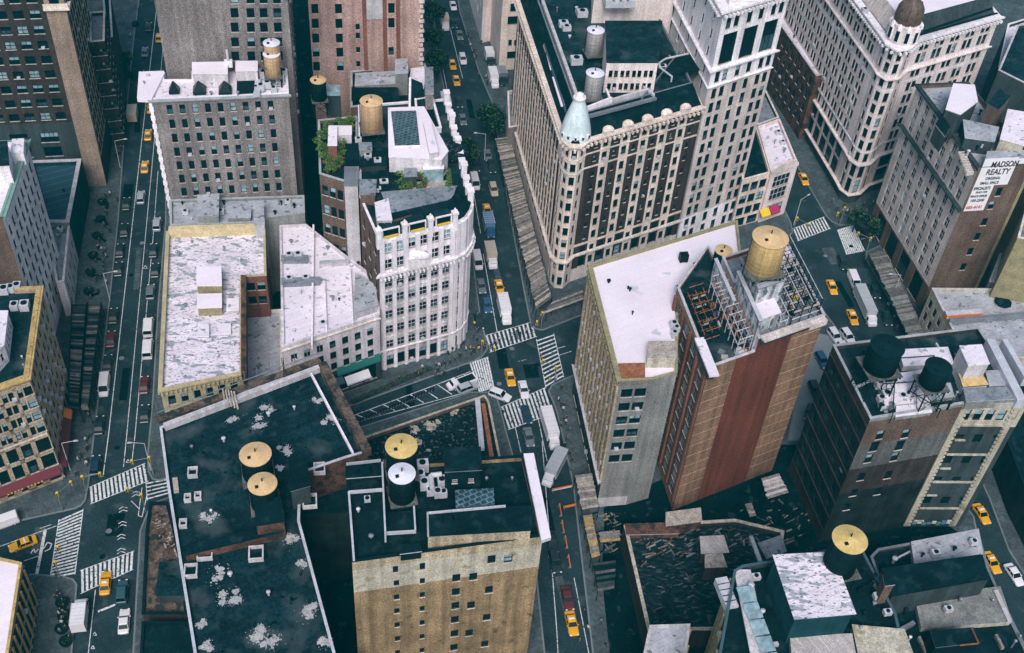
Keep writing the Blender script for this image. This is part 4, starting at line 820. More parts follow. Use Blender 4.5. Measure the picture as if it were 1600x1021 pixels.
strip(TT['root'], (1484, 499), (1640, 486), 15, .6, 1.4, 'metal_grey')
b = MB(); b.lathe(P(1567, 473, 13.2), [(1.9, 0), (1.9, .25), (0.01, .3)], 'roof_black', 8); b.build('skylight', TT['root'])
# --- R big white roof and red tower
zR = 35.6
RR = bld('R', 'loft_building', 'long loft building with bright white roof and gold ribbed street front', 'building', [(968, 596), (1019, 593), (1058, 583), (1060, 470), (1160, 420), (1152, 345), (922, 415)], zR, 'roof_clean', 'cement',
    {0: dict(bands=[B(1.3, mat='brick_grey'), B(21.4, 6, 2, 2.0, 2.0, light=.08, fr='frame_dark', ac=.2, m=.08), B(10, mat='cement'), B(3, mat='cement_pale')]),
     6: dict(bands=[B(1.6, mat='olive_trim'), B(26.4, 8, 12, 1.25, 2.0, mat='stone_dark', colmat='olive_trim', light=.15, ac=.3, pier=(.75, .35, 'stone_tan'), m=.01), B(.7, mat='cement_pale'), B(6.8, 1, 6, 3.4, 4.6, mat='stone_dark')])}, coping='olive_trim', par=.5,
    cornice=[((6,), zR+.1, 1.0, .5, 'olive_trim', 'cornice', 1.4), ((6,), 8.2, .5, .8, 'cement_pale')])
rt = RR['root']
b = MB(); b.prism([p.xy[:] for p in (P(968, 594, 35.4), P(1008, 593, 35.4), P(1008, 567, 35.4), P(966, 568, 35.4))], 35.12, 35.4, 'gold_trim', 'rust'); b.build('rusty_deck', rt)
bulkhead(rt, [(1012, 560), (1056, 560), (1056, 535), (1014, 535)], 34.5, 37.5, 'plaster_pale', 'plank_c', 'cement_pale', 'stair_hut')
rA = Vector((33.6, 137.0)); rB = Vector((54.0, 148.9)); dR = (rB-rA).normalized(); nR = Vector((-dR.y, dR.x)); LR = (rB-rA).length
r1 = rA+dR*LR*.24; r2 = rA+dR*LR*.40; r3 = rA+dR*LR*.72
rleft = dict(bands=[B(1.5), B(36, 11, 4, 1.9, 2.3, mat='brick_brown', light=.45, fr='metal_grey', pier=(.7, .4, 'brick_brick'), m=.03)])
RD = bld('RD', 'brick_tower', 'lower half of the red brick tower with scaffold crowded roof beside the white roof', 'building',
    [W2(rA), W2(r1), W2(r2), W2(r2, (D103, 8)), W2(r2, (D103, 28)), W2(rA, (D103, 20))], 40, 'roof_dark', 'brick_tan', {5: rleft}, walls={1: 'brick_red'}, coping='cement_pale', par=.8)
rt = RD['root']
RD2 = bld('RDhigh', 'brick_tower', 'higher half of the red brick tower carrying the big yellow water tank', 'building', [W2(r2, (dR, .03)), W2(r3), W2(rB), W2(rB, (D103, 21)), W2(r2, (D103, 21))], 43.2, 'roof_grey', 'brick_red', {}, walls={1: 'brick_tan', 2: 'brick_brown', 3: 'brick_brown', 4: 'cement_pale'}, coping='cement_pale', par=.9)
b = MB()
for i in range(13):
    zz = 4.5+i*2.95
    for (u0, u1, zt) in ((.002, .238, 40), (.722, .998, 43.2)):
        if zz < zt-1:
            p0 = rA+dR*LR*u0-nR*.05; p1 = rA+dR*LR*u1-nR*.05; b.quad((*p0, zz), (*p1, zz), (*p1, zz+.2), (*p0, zz+.2), 'stone_tan')
b.build('brick_course', RD2['root'])
# --- S dark building with two dark tanks
zS = 35.7; sA = P(1360, 655, zS); sQ = P(1505, 631, zS); sB = P(1601, 657-24, zS)
sback = (D103, 27)
SS = bld('S', 'loft_building', 'dark brick building with pale quoined strips and two black water tanks on its roof', 'building',
    [W2(sA), W2(sQ), W2(P(1606, 632, zS)), W2(P(1606, 632, zS), (D103, 19)), W2(sA, (D103, 17.5))], zS, 'roof_dark', 'brick_dark',
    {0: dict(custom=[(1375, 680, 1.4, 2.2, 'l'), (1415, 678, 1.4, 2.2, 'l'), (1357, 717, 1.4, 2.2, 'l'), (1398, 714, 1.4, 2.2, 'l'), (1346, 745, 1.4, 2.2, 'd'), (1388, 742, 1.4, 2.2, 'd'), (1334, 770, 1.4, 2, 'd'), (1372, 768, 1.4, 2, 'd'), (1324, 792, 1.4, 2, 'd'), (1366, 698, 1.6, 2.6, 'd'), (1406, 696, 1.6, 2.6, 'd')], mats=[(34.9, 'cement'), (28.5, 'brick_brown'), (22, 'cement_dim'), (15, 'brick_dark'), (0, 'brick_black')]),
     1: dict(bands=[B(5.5, 1, 5, 1.4, 2.6, mat='plaster_pale', light=.6), B(.5, mat='cement_pale'), B(24, 4, 3, 1.6, 2.2, mat='stone_dark', light=0, style='none'), B(5.6, mat='stone_dark')]),
     4: dict(bands=[B(2), B(30, 7, 5, 1.6, 2.2, mat='brick_black', light=.03, ac=.0, style='none', belt='all', beltmat='brick_dark')])}, coping='grey_trim')
rt = SS['root']; q0_ = sQ.xy; q1_ = P(1606, 632, zS).xy; ds = (q1_-q0_).normalized(); an = math.atan2(ds.y, ds.x); ns = Vector((ds.y, -ds.x))
for q, k in ((q0_, 1), (q1_-ds*1.1, -1)):
    b = MB()
    for i in range(68):
        w_ = .95 if i % 2 else 1.35; p = q+ds*k*(w_/2)+ns*.08; b.box((p.x, p.y, .6+i*.515), (w_, .3, .5), an, 'plaster_pale')
    b.build('quoin', rt)
b = MB(); Ls = (q1_-q0_).length
for i in range(8):
    zz = 30-i*4.0
    if zz < 2: break
    p = q0_+ds*(Ls/2)+ns*.1
    if i % 2 == 0: b.box((p.x, p.y, zz), (Ls-3, .3, .35), an, 'plaster_pale')
    else: p = q0_+ds*2.6+ns*.1; b.box((p.x, p.y, zz), (2.0, .3, .3), an, 'plaster_pale')
b.build('stone_course', rt)
b = MB()
for i in range(9):
    p = q0_+ds*(2+i*.95)+ns*.05; b.box((p.x, p.y, 1.0+.3*math.sin(i*2.1)), (.8, .12, .9+.25*math.cos(i)), an, ('graffiti_blue', 'sign_white', 'graffiti_green')[i % 3])
b.build('graffiti', rt)
bulkhead(rt, [(1383, 634), (1432, 630), (1424, 596), (1378, 600)], zS-1, zS+.3, 'cement', 'roof_white', 'grey_trim', 'roof_bay')
bulkhead(rt, [(1400, 652), (1455, 645), (1440, 580), (1404, 585)], zS-1, zS-.2, 'cement', 'roof_white', 'grey_trim', 'roof_bay')
bulkhead(rt, [(1452, 625), (1490, 620), (1484, 600), (1450, 602)], zS-1, zS, 'cement', 'roof_lgrey', 'grey_trim', 'roof_bay')
bulkhead(rt, [(1412, 572), (1489, 568), (1480, 544), (1405, 548)], zS-1, zS+.5, 'cement_pale', 'roof_white', 'white_trim', 'roof_bay')
bulkhead(rt, [(1513, 572), (1545, 569), (1533, 540), (1500, 542)], zS-1, zS+4.5, 'cement_pale', 'roof_white', 'white_trim')
bulkhead(rt, [(1505, 605), (1543, 602), (1532, 582), (1498, 585)], zS-1, zS+1, 'cement_pale', 'wood_yellow', 'metal_dark', 'roof_bay')
bulkhead(rt, [(1546, 604), (1580, 602), (1562, 580), (1540, 581)], zS-1, zS+.4, 'cement', 'roof_lgrey', 'grey_trim', 'roof_bay')
bulkhead(rt, [(1510, 628), (1585, 624), (1572, 606), (1506, 610)], zS-1, zS+1.0, 'cement', 'roof_grey', 'grey_trim', 'roof_bay')
strip(rt, (1597, 625), (1548, 530), zS+1.6, 1.6, 2.2, 'metal_light', 'gutter_ramp'); strip(rt, (1605, 590), (1570, 530), zS+1.6, 1.0, 2.2, 'metal_light', 'gutter_ramp')
# --- W bottom centre
zW = 40; wA = P(550, 878.6, zW); wB = P(848, 838, zW); dW = (wB-wA).xy.normalized(); nW = Vector((-dW.y, dW.x)); LW = (wB-wA).xy.length
wsplit = wA.xy+dW*LW*.405
Wc = [(618, 889.5, .75, 1.5, 'd'), (660, 885, .8, 1.6, 'd')]+[(619+i*.4, 889.5+(i)*21.7, .8, 1.3, 'd') for i in range(1, 8)]+[(660-i*.1, 886+i*21.7, .75, 1.3, 'd') for i in range(1, 8)]+ \
    [(713-i*.75, 903+i*21.7, 1.2, 1.8, 'd') for i in range(7)]+[(739.5, 901, 1.2, 1.8, 'd'), (736, 945.5, 1.2, 1.8, 'd'), (733, 989, 1.2, 1.8, 'd'), (768, 874, 1.2, 1.9, 'd'), (794, 873, 1.3, 1.9, 'b'), (764, 921.5, 1.2, 1.8, 'd'), (760.5, 964.5, 1.2, 1.7, 'd'), (757.5, 1006, 1.2, 1.7, 'd')]
WW = bld('W', 'brick_building', 'yellow brick building with a black roof and blank windowed rear wall at the bottom centre', 'building',
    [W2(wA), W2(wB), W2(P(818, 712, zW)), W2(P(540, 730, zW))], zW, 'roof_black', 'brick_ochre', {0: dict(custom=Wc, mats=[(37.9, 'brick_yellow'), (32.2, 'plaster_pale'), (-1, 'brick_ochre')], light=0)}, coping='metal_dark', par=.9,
    walls={1: 'brick_dark', 2: 'brick_black', 3: 'brick_black'})  # alley shade put into the near-black wall colour
rt = WW['root']; zr = zW-.9
bulkhead(rt, [(669, 838), (829, 829), (832, 792), (668, 800)], zr, zW+2.2, 'brick_yellow', 'roof_black', 'metal_dark')
strip(rt, (669, 801), (790, 790), zW+2.7, .25, .5, 'metal_light'); strip(rt, (669, 836), (668, 800), zW+2.7, .25, .5, 'grey_trim')
strip(rt, (541, 724), (595, 718), zW+1.6, .2, .5, 'grey_trim'); strip(rt, (545, 768), (598, 764), zW+.6, .3, .5, 'metal_light'); strip(rt, (553, 875), (545, 768), zW+.5, .3, .5, 'metal_light'); strip(rt, (602, 832), (597, 722), zW+2.2, .25, 2.5, 'metal_light'); strip(rt, (602, 832), (650, 829), zW+1.2, .25, .6, 'metal_light'); strip(rt, (649, 828), (646, 778), zW+1.2, .25, .5, 'metal_light')
bulkhead(rt, [(696, 738), (752, 735), (750, 700), (695, 702)], zr, zW+4.5, 'roof_black', 'roof_black', 'metal_grey', spec={0: dict(bands=[B(1.2), B(2, 1, 2, .8, 1.0, fr='frame_light')])})
bulkhead(rt, [(714, 794), (772, 788), (770, 765), (712, 768)], zr, zW+1.6, 'metal_grey', 'glass_solar', 'metal_grey', 'skylight')
bulkhead(rt, [(542, 748), (595, 744), (594, 725), (542, 730)], zr, zW+1.0, 'roof_black', 'roof_black', 'metal_light', 'roof_bay')
bulkhead(rt, [(626, 866), (658, 862), (656, 851), (626, 853)], zr, zW+.8, 'metal_dark', 'roof_black', 'metal_light', 'hatch')
bulkhead(rt, [(600, 830), (649, 826), (647, 800), (600, 803)], zr, zW+1.0, 'roof_black', 'roof_black', 'roof_black', 'tank_base')
b = MB(); q = [P(x, y, zW+.8) for x, y in ((846, 845), (861, 840), (834, 708), (818, 709))]; b.prism([p.xy[:] for p in q], zW+.1, zW+.8, 'metal_light', 'roof_clean', bottom=True); b.build('side_gutter', rt)
c_ = P(570, 737, zW+1.2); b = MB(); b.box(c_, (2.2, 1.2, .9), .25, 'glass', taper=.5); b.build('skylight', rt)
c_ = P(700, 814, zW+2.4); b = MB(); b.box(c_, (1.9, 1.2, .8), .25, 'metal_dark', taper=.6); b.build('skylight', rt)
# --- Y low dark roof
YY = bld('Y', 'low_shop_building', 'low dark roofed corner building with patchy cream stains behind the bottom centre block', 'building', [W2(P(560, 760, 7)), W2(P(800, 760, 7)), (781, 712), (764, 628), (757, 618), (568, 684)], 7, 'roof_mottle', 'brick_brown', {}, coping='plaster_pale', cw_=.3)
strip(YY['root'], (753, 700), (746, 622), 7.6, 1.0, .9, 'metal_light'); strip(YY['root'], (768, 712), (755, 630), 7.4, .8, .8, 'rust', 'gutter')
# --- X bottom-left black roof
zX = 27
XX = bld('X', 'loft_building', 'sprawling black roofed building with peeling white patches and two wooden tanks at the bottom left', 'building',
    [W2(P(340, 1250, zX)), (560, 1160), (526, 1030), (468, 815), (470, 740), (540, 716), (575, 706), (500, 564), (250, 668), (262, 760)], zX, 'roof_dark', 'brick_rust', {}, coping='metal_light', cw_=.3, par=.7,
    walls={0: 'brick_black', 1: 'brick_black', 2: 'brick_black', 3: 'brick_black'})  # walls along the gap blackened to stand for its shade
rt = XX['root']
X2 = bld('X2', 'rear_annex', 'unlit annex at the back of the black roofed building beside the alley', 'building', [(470, 812), (478, 806), (545, 800), (545, 735), (470, 742)], 20, 'roof_black', 'brick_black', {}, coping='metal_dark')  # near-black colour carries the shade of the gap
bulkhead(rt, [(455, 768), (484, 760), (478, 716), (452, 722)], zX-1, zX+4, 'stone_dark', 'roof_black', 'metal_grey')
bulkhead(rt, [(401, 822), (444, 815), (438, 778), (398, 782)], zX-1, zX+3.5, 'brick_rust', 'roof_black', 'metal_dark')
bulkhead(rt, [(290, 868), (440, 832), (438, 818), (288, 855)], zX-.7, zX+1.0, 'brick_rust', 'roof_black', 'metal_dark', 'party_wall')
for (x, y, s, n_) in ((301, 737, 1.6, 1), (293, 777, 1.1, 1), (309, 774, 1.1, 1), (286, 817, 1.2, 1), (400, 864, 2.3, 1), (320, 862, 2.4, 1), (298, 891, 2.0, 1), (499, 731, 1.9, 1), (484, 782, 2.3, 1)):
    c_ = P(x, y, zX); b = MB()
    for dx, dy, sx, sy in ((0, -s*.5, s, .22), (0, s*.5, s, .22), (-s*.5+.11, 0, .22, s-.22), (s*.5-.11, 0, .22, s-.22)):
        cs, sn = math.cos(.2), math.sin(.2); b.box((c_.x+dx*cs-dy*sn, c_.y+dx*sn+dy*cs, zX-.7), (sx, sy, .9), .2, 'cement_pale')
    b.box((c_.x, c_.y, zX-.65), (s-.46, s-.46, .3), .2, 'roof_black'); b.build('roof_hatch', rt)
b = MB(); c_ = P(274, 756, zX); b.box((c_.x, c_.y, zX-.6), (.8, 3.0, .35), .35, 'plank_c'); b.build('plank', rt)
# heavy brown cornices and rail behind the roof
def beam(rt, p0, p1, z, w, h, m, name): return strip(rt, p0, p1, z, w, h, m, name)
beam(rt, (503, 566), (573, 702), zX+.9, 1.6, 2.0, 'timber_brown', 'rear_parapet'); beam(rt, (486, 583), (551, 706), zX+.6, .35, .6, 'white_trim', 'coping')
beam(rt, (256, 664), (500, 572), zX+.8, .9, 1.2, 'cement_pale', 'coping'); beam(rt, (246, 655), (500, 562), zX+.4, 1.4, .6, 'timber_brown', 'gutter')
b = MB()
for k, (o_, hh) in enumerate(((0, 2.2), (0, 1.3), (0, .4))):
    b.tube(P(246, 645, zX+hh), P(500, 551, zX+hh), .09, 'metal_grey', 5)
for i in range(14):
    x = 246+(500-246)*i/13; y = 645+(551-645)*i/13; a_ = P(x, y, zX+.3); b.tube(a_, a_+Vector((0, 0, 2.2)), .08, 'metal_grey', 5)
b.build('roof_railing', rt)
b = MB()
for i in range(5): b.tube(P(352+i*5, 632+i*2, zX+.4), P(348+i*4.4, 608+i, zX+2.0), .14, 'plank_c', 5)
b.build('timber', rt)
# ruined lot beside it
Z1 = bld('Z1', 'derelict_shed', 'derelict one storey shed with a rusty plank roof at the street corner', 'building', [(222, 960), (292, 960), (282, 870), (262, 785), (234, 785), (228, 830)], 4, 'timber_brown', 'brick_dark', {}, par=.5, coping='metal_dark')
bulkhead(Z1['root'], [(244, 930), (292, 930), (284, 878), (250, 880)], 3.6, 6.0, 'stone_dark', 'roof_dark', 'metal_dark')
bld('Z2', 'derelict_shed', 'dark flat roofed shed lying south of the rusty plank roof', 'building', [(212, 1150), (320, 1150), (298, 972), (222, 972)], 5, 'roof_black', 'brick_dark', {}, par=.4, coping='metal_dark')
# --- bottom right group
RU = bld('RU', 'roofless_lot', 'low derelict roof strewn with rubble below the red brick tower', 'building', [(1012, 985), (1120, 985), (1215, 900), (1225, 830), (1148, 812), (975, 822)], 6, 'roof_rubble', 'brick_dark', {}, par=.9, coping='plaster_pale', cw_=.5)
bulkhead(RU['root'], [(979, 836), (1060, 834), (1056, 818), (977, 820)], 5, 6.4, 'brick_rust', 'brick_rust', 'cement_pale', 'wall_stub')
bulkhead(RU['root'], [(1041, 822), (1096, 815), (1094, 795), (1041, 802)], 3, 7.5, 'brick_rust', 'plank_c', 'cement_pale', 'wall_stub')
bulkhead(RU['root'], [(1102, 887), (1135, 886), (1128, 866), (1102, 868)], 5, 9, 'brick_dark', 'plank_c', 'cement_pale', 'hut')
bulkhead(RU['root'], [(1096, 866), (1138, 864), (1130, 838), (1094, 840)], 5, 8, 'brick_dark', 'wood_grey', 'metal_dark', 'hut')
bulkhead(RU['root'], [(1198, 873), (1228, 862), (1220, 838), (1185, 850)], 5, 8, 'stone_dark', 'roof_grey', 'cement', 'hut')
AG = bld('AG', 'grey_roofed_building', 'low building with a plain grey roof and gold ribbed wall at the bottom edge', 'building', [W2(P(985, 1120, 16)), W2(P(1060, 1120, 16)), (1078, 976), (1015, 978)], 16, 'roof_lgrey', 'stone_dark', {1: dict(bands=[B(.6), B(14, 3, 5, 1.6, 3.4, pier=(.5, .4, 'stone_tan'))])}, par=.25, coping='cement_pale')
zA = 30
AA = bld('AA', 'office_building', 'building with teal edged terraces and gold framed windows at the bottom right', 'building', [W2(P(1100, 1150, zA)), W2(P(1440, 1150, zA)), (1400, 960), (1340, 845), (1262, 868), (1160, 884), (1147, 892)], zA, 'roof_black', 'stone_dark', {6: dict(bands=[B(.8, mat='stone_tan'), B(27, 7, 8, 2.0, 2.9, mat='stone_dark', pier=(.45, .4, 'olive_trim'))]), 0: None}, par=1.0, coping='teal_trim', cw_=.3)
rt = AA['root']
bulkhead(rt, [(1243, 966), (1333, 958), (1298, 866), (1211, 871)], zA-1, zA+6, 'teal_wall', 'roof_white_worn', 'teal_trim', over=.35)
strip(rt, (1190, 1040), (1160, 890), zA+.1, 2.6, .3, 'cement_pale', 'walkway')
b = MB()
for i in range(6):
    a_ = (1150+i*10, 918+i*26); q = [P(a_[0], a_[1], zA+.5), P(a_[0]+24, a_[1]-3, zA+1.4), P(a_[0]+33, a_[1]+21, zA+1.4), P(a_[0]+9, a_[1]+24, zA+.5)]; b.quad(*q, 'glass_light')
b.build('glass_canopy', rt)
bulkhead(rt, [(1238, 1030), (1336, 1025), (1330, 992), (1235, 996)], zA-1, zA+.2, 'wood_grey', 'wood_grey', 'metal_dark', 'deck')
bulkhead(rt, [(1345, 1040), (1432, 1040), (1412, 985), (1332, 978)], zA-1, zA+.4, 'cement', 'plaster_pale', 'olive_trim', 'roof_bay')
bulkhead(rt, [(1383, 916), (1397, 914), (1393, 899), (1380, 900)], zA-2, zA+4, 'brick_brown', 'roof_black', 'cement_pale', 'chimney')
for i in range(5):
    c_ = P(1126+i*3.5, 916+i*9, zA-2); b = MB(); b.box(c_, (1.9, 1.2, 1.5), .3, 'metal_light'); b.build('ventilation_unit', rt)
BB = bld('BB', 'low_warehouse', 'wide low warehouse with grey patched roofs at the bottom right street corner', 'building', [W2(P(1440, 1140, 10)), W2(P(1660, 1140, 10)), (1600, 1010), (1585, 980), (1545, 890), (1528, 830), (1372, 858), (1360, 870), (1400, 980)], 9, 'roof_black', 'brick_dark', {}, par=.7, coping='metal_grey')
rt = BB['root']
bulkhead(rt, [(1430, 888), (1535, 866), (1528, 828), (1424, 848)], 8, 9.6, 'cement', 'roof_lgrey', 'cement_pale')
bulkhead(rt, [(1394, 932), (1545, 905), (1532, 868), (1378, 890)], 8, 14.5, 'stone_dark', 'roof_black', 'roof_black', 'shadow_block')  # cast shadow on the roof, built as an added black block
bulkhead(rt, [(1440, 982), (1580, 972), (1562, 918), (1430, 935)], 8, 9.4, 'plaster_pale', 'cement', 'cement_pale')
strip(rt, (1578, 970), (1556, 922), 10.2, .8, 1.2, 'cement_pale')
bulkhead(rt, [(1462, 1012), (1530, 1004), (1520, 982), (1455, 988)], 8, 13, 'metal_dark', 'roof_black', 'metal_grey', 'roof_bay'); strip(rt, (1529, 1004), (1518, 980), 13.9, .14, .3, 'rust'); strip(rt, (1500, 1008), (1529, 1005), 13.9, .14, .3, 'rust')
strip(rt, (1398, 990), (1350, 878), 10.5, 1.4, 1.6, 'cement', 'parapet')
# buildings beyond the middle street
bld('Y1', 'tan_tower', 'tan block with small dark windows facing down the tree lined street', 'building', [W2(P(779, 111, 0)), W2(P(822, 108, 0)), W2(P(822, 108, 0), (D103, 40)), W2(P(779, 111, 0), (D103, 40))], 62, 'roof_grey', 'stone_cream', {0: dict(custom=[(803, 12, 2, 2.4), (820, 12, 2, 2.4), (802, 32, 3.2, 2.4), (797, 67, 1, 1.8), (806, 67, 1, 1.8), (815, 67, 1, 1.8), (801, 86, 3.2, 2.2), (803, -10, 2, 2.4), (820, -10, 2, 2.4)])})
bld('Y2', 'pink_tower', 'pale pink block standing beyond the tan block at the top of the tree lined street', 'building', [W2(P(752, 68, 0)), W2(P(779, 62, 0)), W2(P(779, 62, 0), (D103, 40)), W2(P(752, 68, 0), (D103, 40))], 62, 'roof_grey', 'stone_pink', {3: dict(bands=[B(2), B(55, 14, 8)])})
bld('Y3', 'narrow_townhouse', 'narrow dark walled townhouse with a cream front by the round street tree', 'building', [(795, 200), (818, 196), (812, 140), (793, 143)], 10, 'roof_grey', 'stone_cream', {}, coping='stone_cream', walls={0: 'brick_grey'})

bld('BQ', 'added_shade_block', 'added low black block for the shade beyond the right avenue at the picture edge', 'building', [W2(P(x, y, 0)) for x, y in ((1625, 905), (1900, 900), (1800, 560), (1480, 560), (1530, 680), (1572, 800))], 9, 'roof_black', 'brick_black', {}, coping='metal_dark')  # added block; its black stands in for shaded pavement
# ---------------------------------------------------------------- water tanks
def tank(px, py, zt, rpx, h, leg, top, side, label, metal='metal_dark', cone=.28, n=28):
    c = P(px, py, zt); d = pix(c)[2]; r = rpx*d/F; z0 = zt-h; zb = z0-leg
    root = empty('water_tank', (c.x, c.y, zb)); tag(root, label, 'water tank', 'rooftop water tanks')
    b = MB(); b.lathe((c.x, c.y, z0), [(r*.97, 0), (r, .02), (r*.965, h)], side, n); b.build('tank_body', root, True)
    b = MB(); b.lathe((c.x, c.y, zt), [(r*.96, -.12), (r*1.04, -.12), (r*1.05, .02), (r*.5, r*cone*.55), (.15, r*cone), (.01, r*cone)], top, n)
    b.build('tank_roof', root)
    b = MB(); b.box((c.x-r*.3, c.y-r*.45, zt+r*cone*.40), (.5, .45, .25), .3, 'metal_dark'); b.build('hatch', root)
    b = MB(); b.tube((c.x, c.y, zt+r*cone-.05), (c.x, c.y, zt+r*cone+.7), .1, 'metal_dark', 6); b.build('vent_pipe', root)
    k = int(h/.75)
    for i in range(k):
        zz = z0+.3+i*(h-.6)/(k-1); b = MB(); rr = r*(1-.035*(zz-z0)/h)+.02
        b.lathe((c.x, c.y, zz), [(rr-.02, 0), (rr+.02, 0), (rr+.02, .05), (rr-.02, .05)], 'metal_dark' if side == 'wood_dark' else 'metal_grey' if side == 'wood_grey' else 'hoop_tan', n); b.build('hoop', root)
    b = MB(); b.box((c.x, c.y, z0-.16), (r*2.15, r*2.15, .16), .3, 'plank_b')
    for i in range(5): b.box((c.x+(-1+i*.5)*r*.9*math.cos(.3), c.y+(-1+i*.5)*r*.9*math.sin(.3), z0-.45), (.22, r*2.2, .28), .3, metal)
    b.build('platform', root)
    cs, sn = math.cos(.3), math.sin(.3); L = []
    for sx, sy in ((-1, -1), (1, -1), (1, 1), (-1, 1)):
        x = sx*r*.85; y = sy*r*.85; L.append((c.x+x*cs-y*sn, c.y+x*sn+y*cs))
    for p in L: b = MB(); b.tube((*p, zb), (*p, z0-.4), .16, metal, 6); b.build('leg', root)
    b = MB()
    for i in range(4):
        a, q = L[i], L[(i+1) % 4]; b.tube((*a, zb+.2), (*q, z0-.5), .06, metal, 4); b.tube((*q, zb+.2), (*a, z0-.5), .06, metal, 4); b.tube((*a, zb+leg*.5), (*q, zb+leg*.5), .07, metal, 4)
    b.build('brace', root)
    b = MB(); lx, ly = c.x-r*1.08, c.y-r*.2
    for o_ in (-.22, .22): b.tube((lx, ly+o_, zb), (lx+.1, ly+o_, zt), .035, metal, 4)
    for i in range(int((zt-zb)/.5)): b.tube((lx, ly-.22, zb+i*.5), (lx, ly+.22, zb+i*.5), .025, metal, 4)
    b.build('ladder', root); return root
tank(424, 67, 55.5, 12.6, 4.6, 4, 'tank_top_white', 'wood', 'farther of two timber water tanks with white lids on the grey brick block')
tank(424, 84, 53.5, 12.8, 4.8, 4, 'tank_top_white', 'wood', 'nearer of two timber water tanks with white lids on the grey brick block')
tank(497, 125, 42, 12, 4.6, 3.5, 'tank_top', 'wood_dark', 'small dark water tank with an orange lid by the alley behind the leafy roof terrace')
tank(580, 158, 45, 17.2, 6.6, 3.6, 'tank_top', 'wood', 'broad honey coloured timber water tank behind the rooftop garden')
tank(931, 47, 51.5, 13.2, 5.6, 3, 'tank_top_white', 'wood_grey', 'farther grey timber water tank with a white lid on the cupola hotel')
tank(930, 114, 51, 14, 5.6, 2, 'tank_top_white', 'wood_grey', 'nearer grey timber water tank with a white lid on the cupola hotel')
tank(1131, 391, 43.5, 13.5, 5.5, 2.8, 'tank_top', 'wood_dark', 'small water tank with an orange lid half hidden behind the big yellow tank')
tank(1204, 371, 57.5, 27.5, 6.6, 1.6, 'tank_top', 'wood_yellow', 'huge yellow timber water tank on top of the red brick tower')
tank(399, 710, 33.5, 24, 5, 1.5, 'tank_top', 'wood_dark', 'dark water tank with an orange lid, upper of the pair on the peeling black roof')
tank(410, 756, 33, 22, 5, 1.2, 'tank_top', 'wood_dark', 'dark water tank with an orange lid, lower of the pair on the peeling black roof')
tank(627, 697, 47.5, 24.3, 5.5, 2.2, 'tank_top_yellow', 'wood_dark', 'dark water tank with a yellow lid and small hatch behind the grey lidded tank')
tank(628, 740, 47, 20.6, 5.2, 1.8, 'tank_top_white', 'wood_dark', 'dark water tank with a grey white lid on the yellow brick building')
tank(1387, 541, 46.5, 26, 5.0, 6.5, 'tank_top_black', 'wood_dark', 'large black water tank on steel legs on the dark brick building', cone=.2)
tank(1467, 573, 44.5, 20.5, 4.0, 5.5, 'tank_top_black', 'wood_dark', 'smaller black water tank on steel legs on the dark brick building', cone=.2)
tank(1328, 843, 42, 26.8, 7, 3.5, 'tank_top_yellow', 'wood_dark', 'dark water tank with a yellow lid above the teal edged terraces')
# ---------------------------------------------------------------- vehicles
def loft(b, st, m, closed=True):
    """st: list of (x, half width, z bottom, z top, top inset)"""
    rings = []
    for x, w, z0, z1, ti in st:
        h = z1-z0
        rings.append([(x, -w*.94, z0), (x, -w, z0+h*.3), (x, -w*.99, z0+h*.72), (x, -(w-ti), z1), (x, (w-ti), z1), (x, w*.99, z0+h*.72), (x, w, z0+h*.3), (x, w*.94, z0)])
    vs = [p for r in rings for p in r]; fs = []; k = 8
    for i in range(len(st)-1):
        for j in range(k): fs.append((i*k+j, i*k+(j+1) % k, (i+1)*k+(j+1) % k, (i+1)*k+j))
    fs.append(tuple(range(k))); fs.append(tuple(range((len(st)-1)*k, len(st)*k))[::-1])
    b.add(vs, [f[::-1] for f in fs], m)
def wheels(root, L, wd, xs, r=.34):
    for x in xs:
        for s in (-1, 1):
            b = MB(); b.tube((x, s*(wd-.24), r), (x, s*(wd-.01), r), r, 'tyre', 12); w = b.build('wheel', root)
            b = MB(); b.tube((x, s*(wd-.02), r), (x, s*(wd+.012), r), r*.55, 'metal_light', 8); b.build('rim', w)
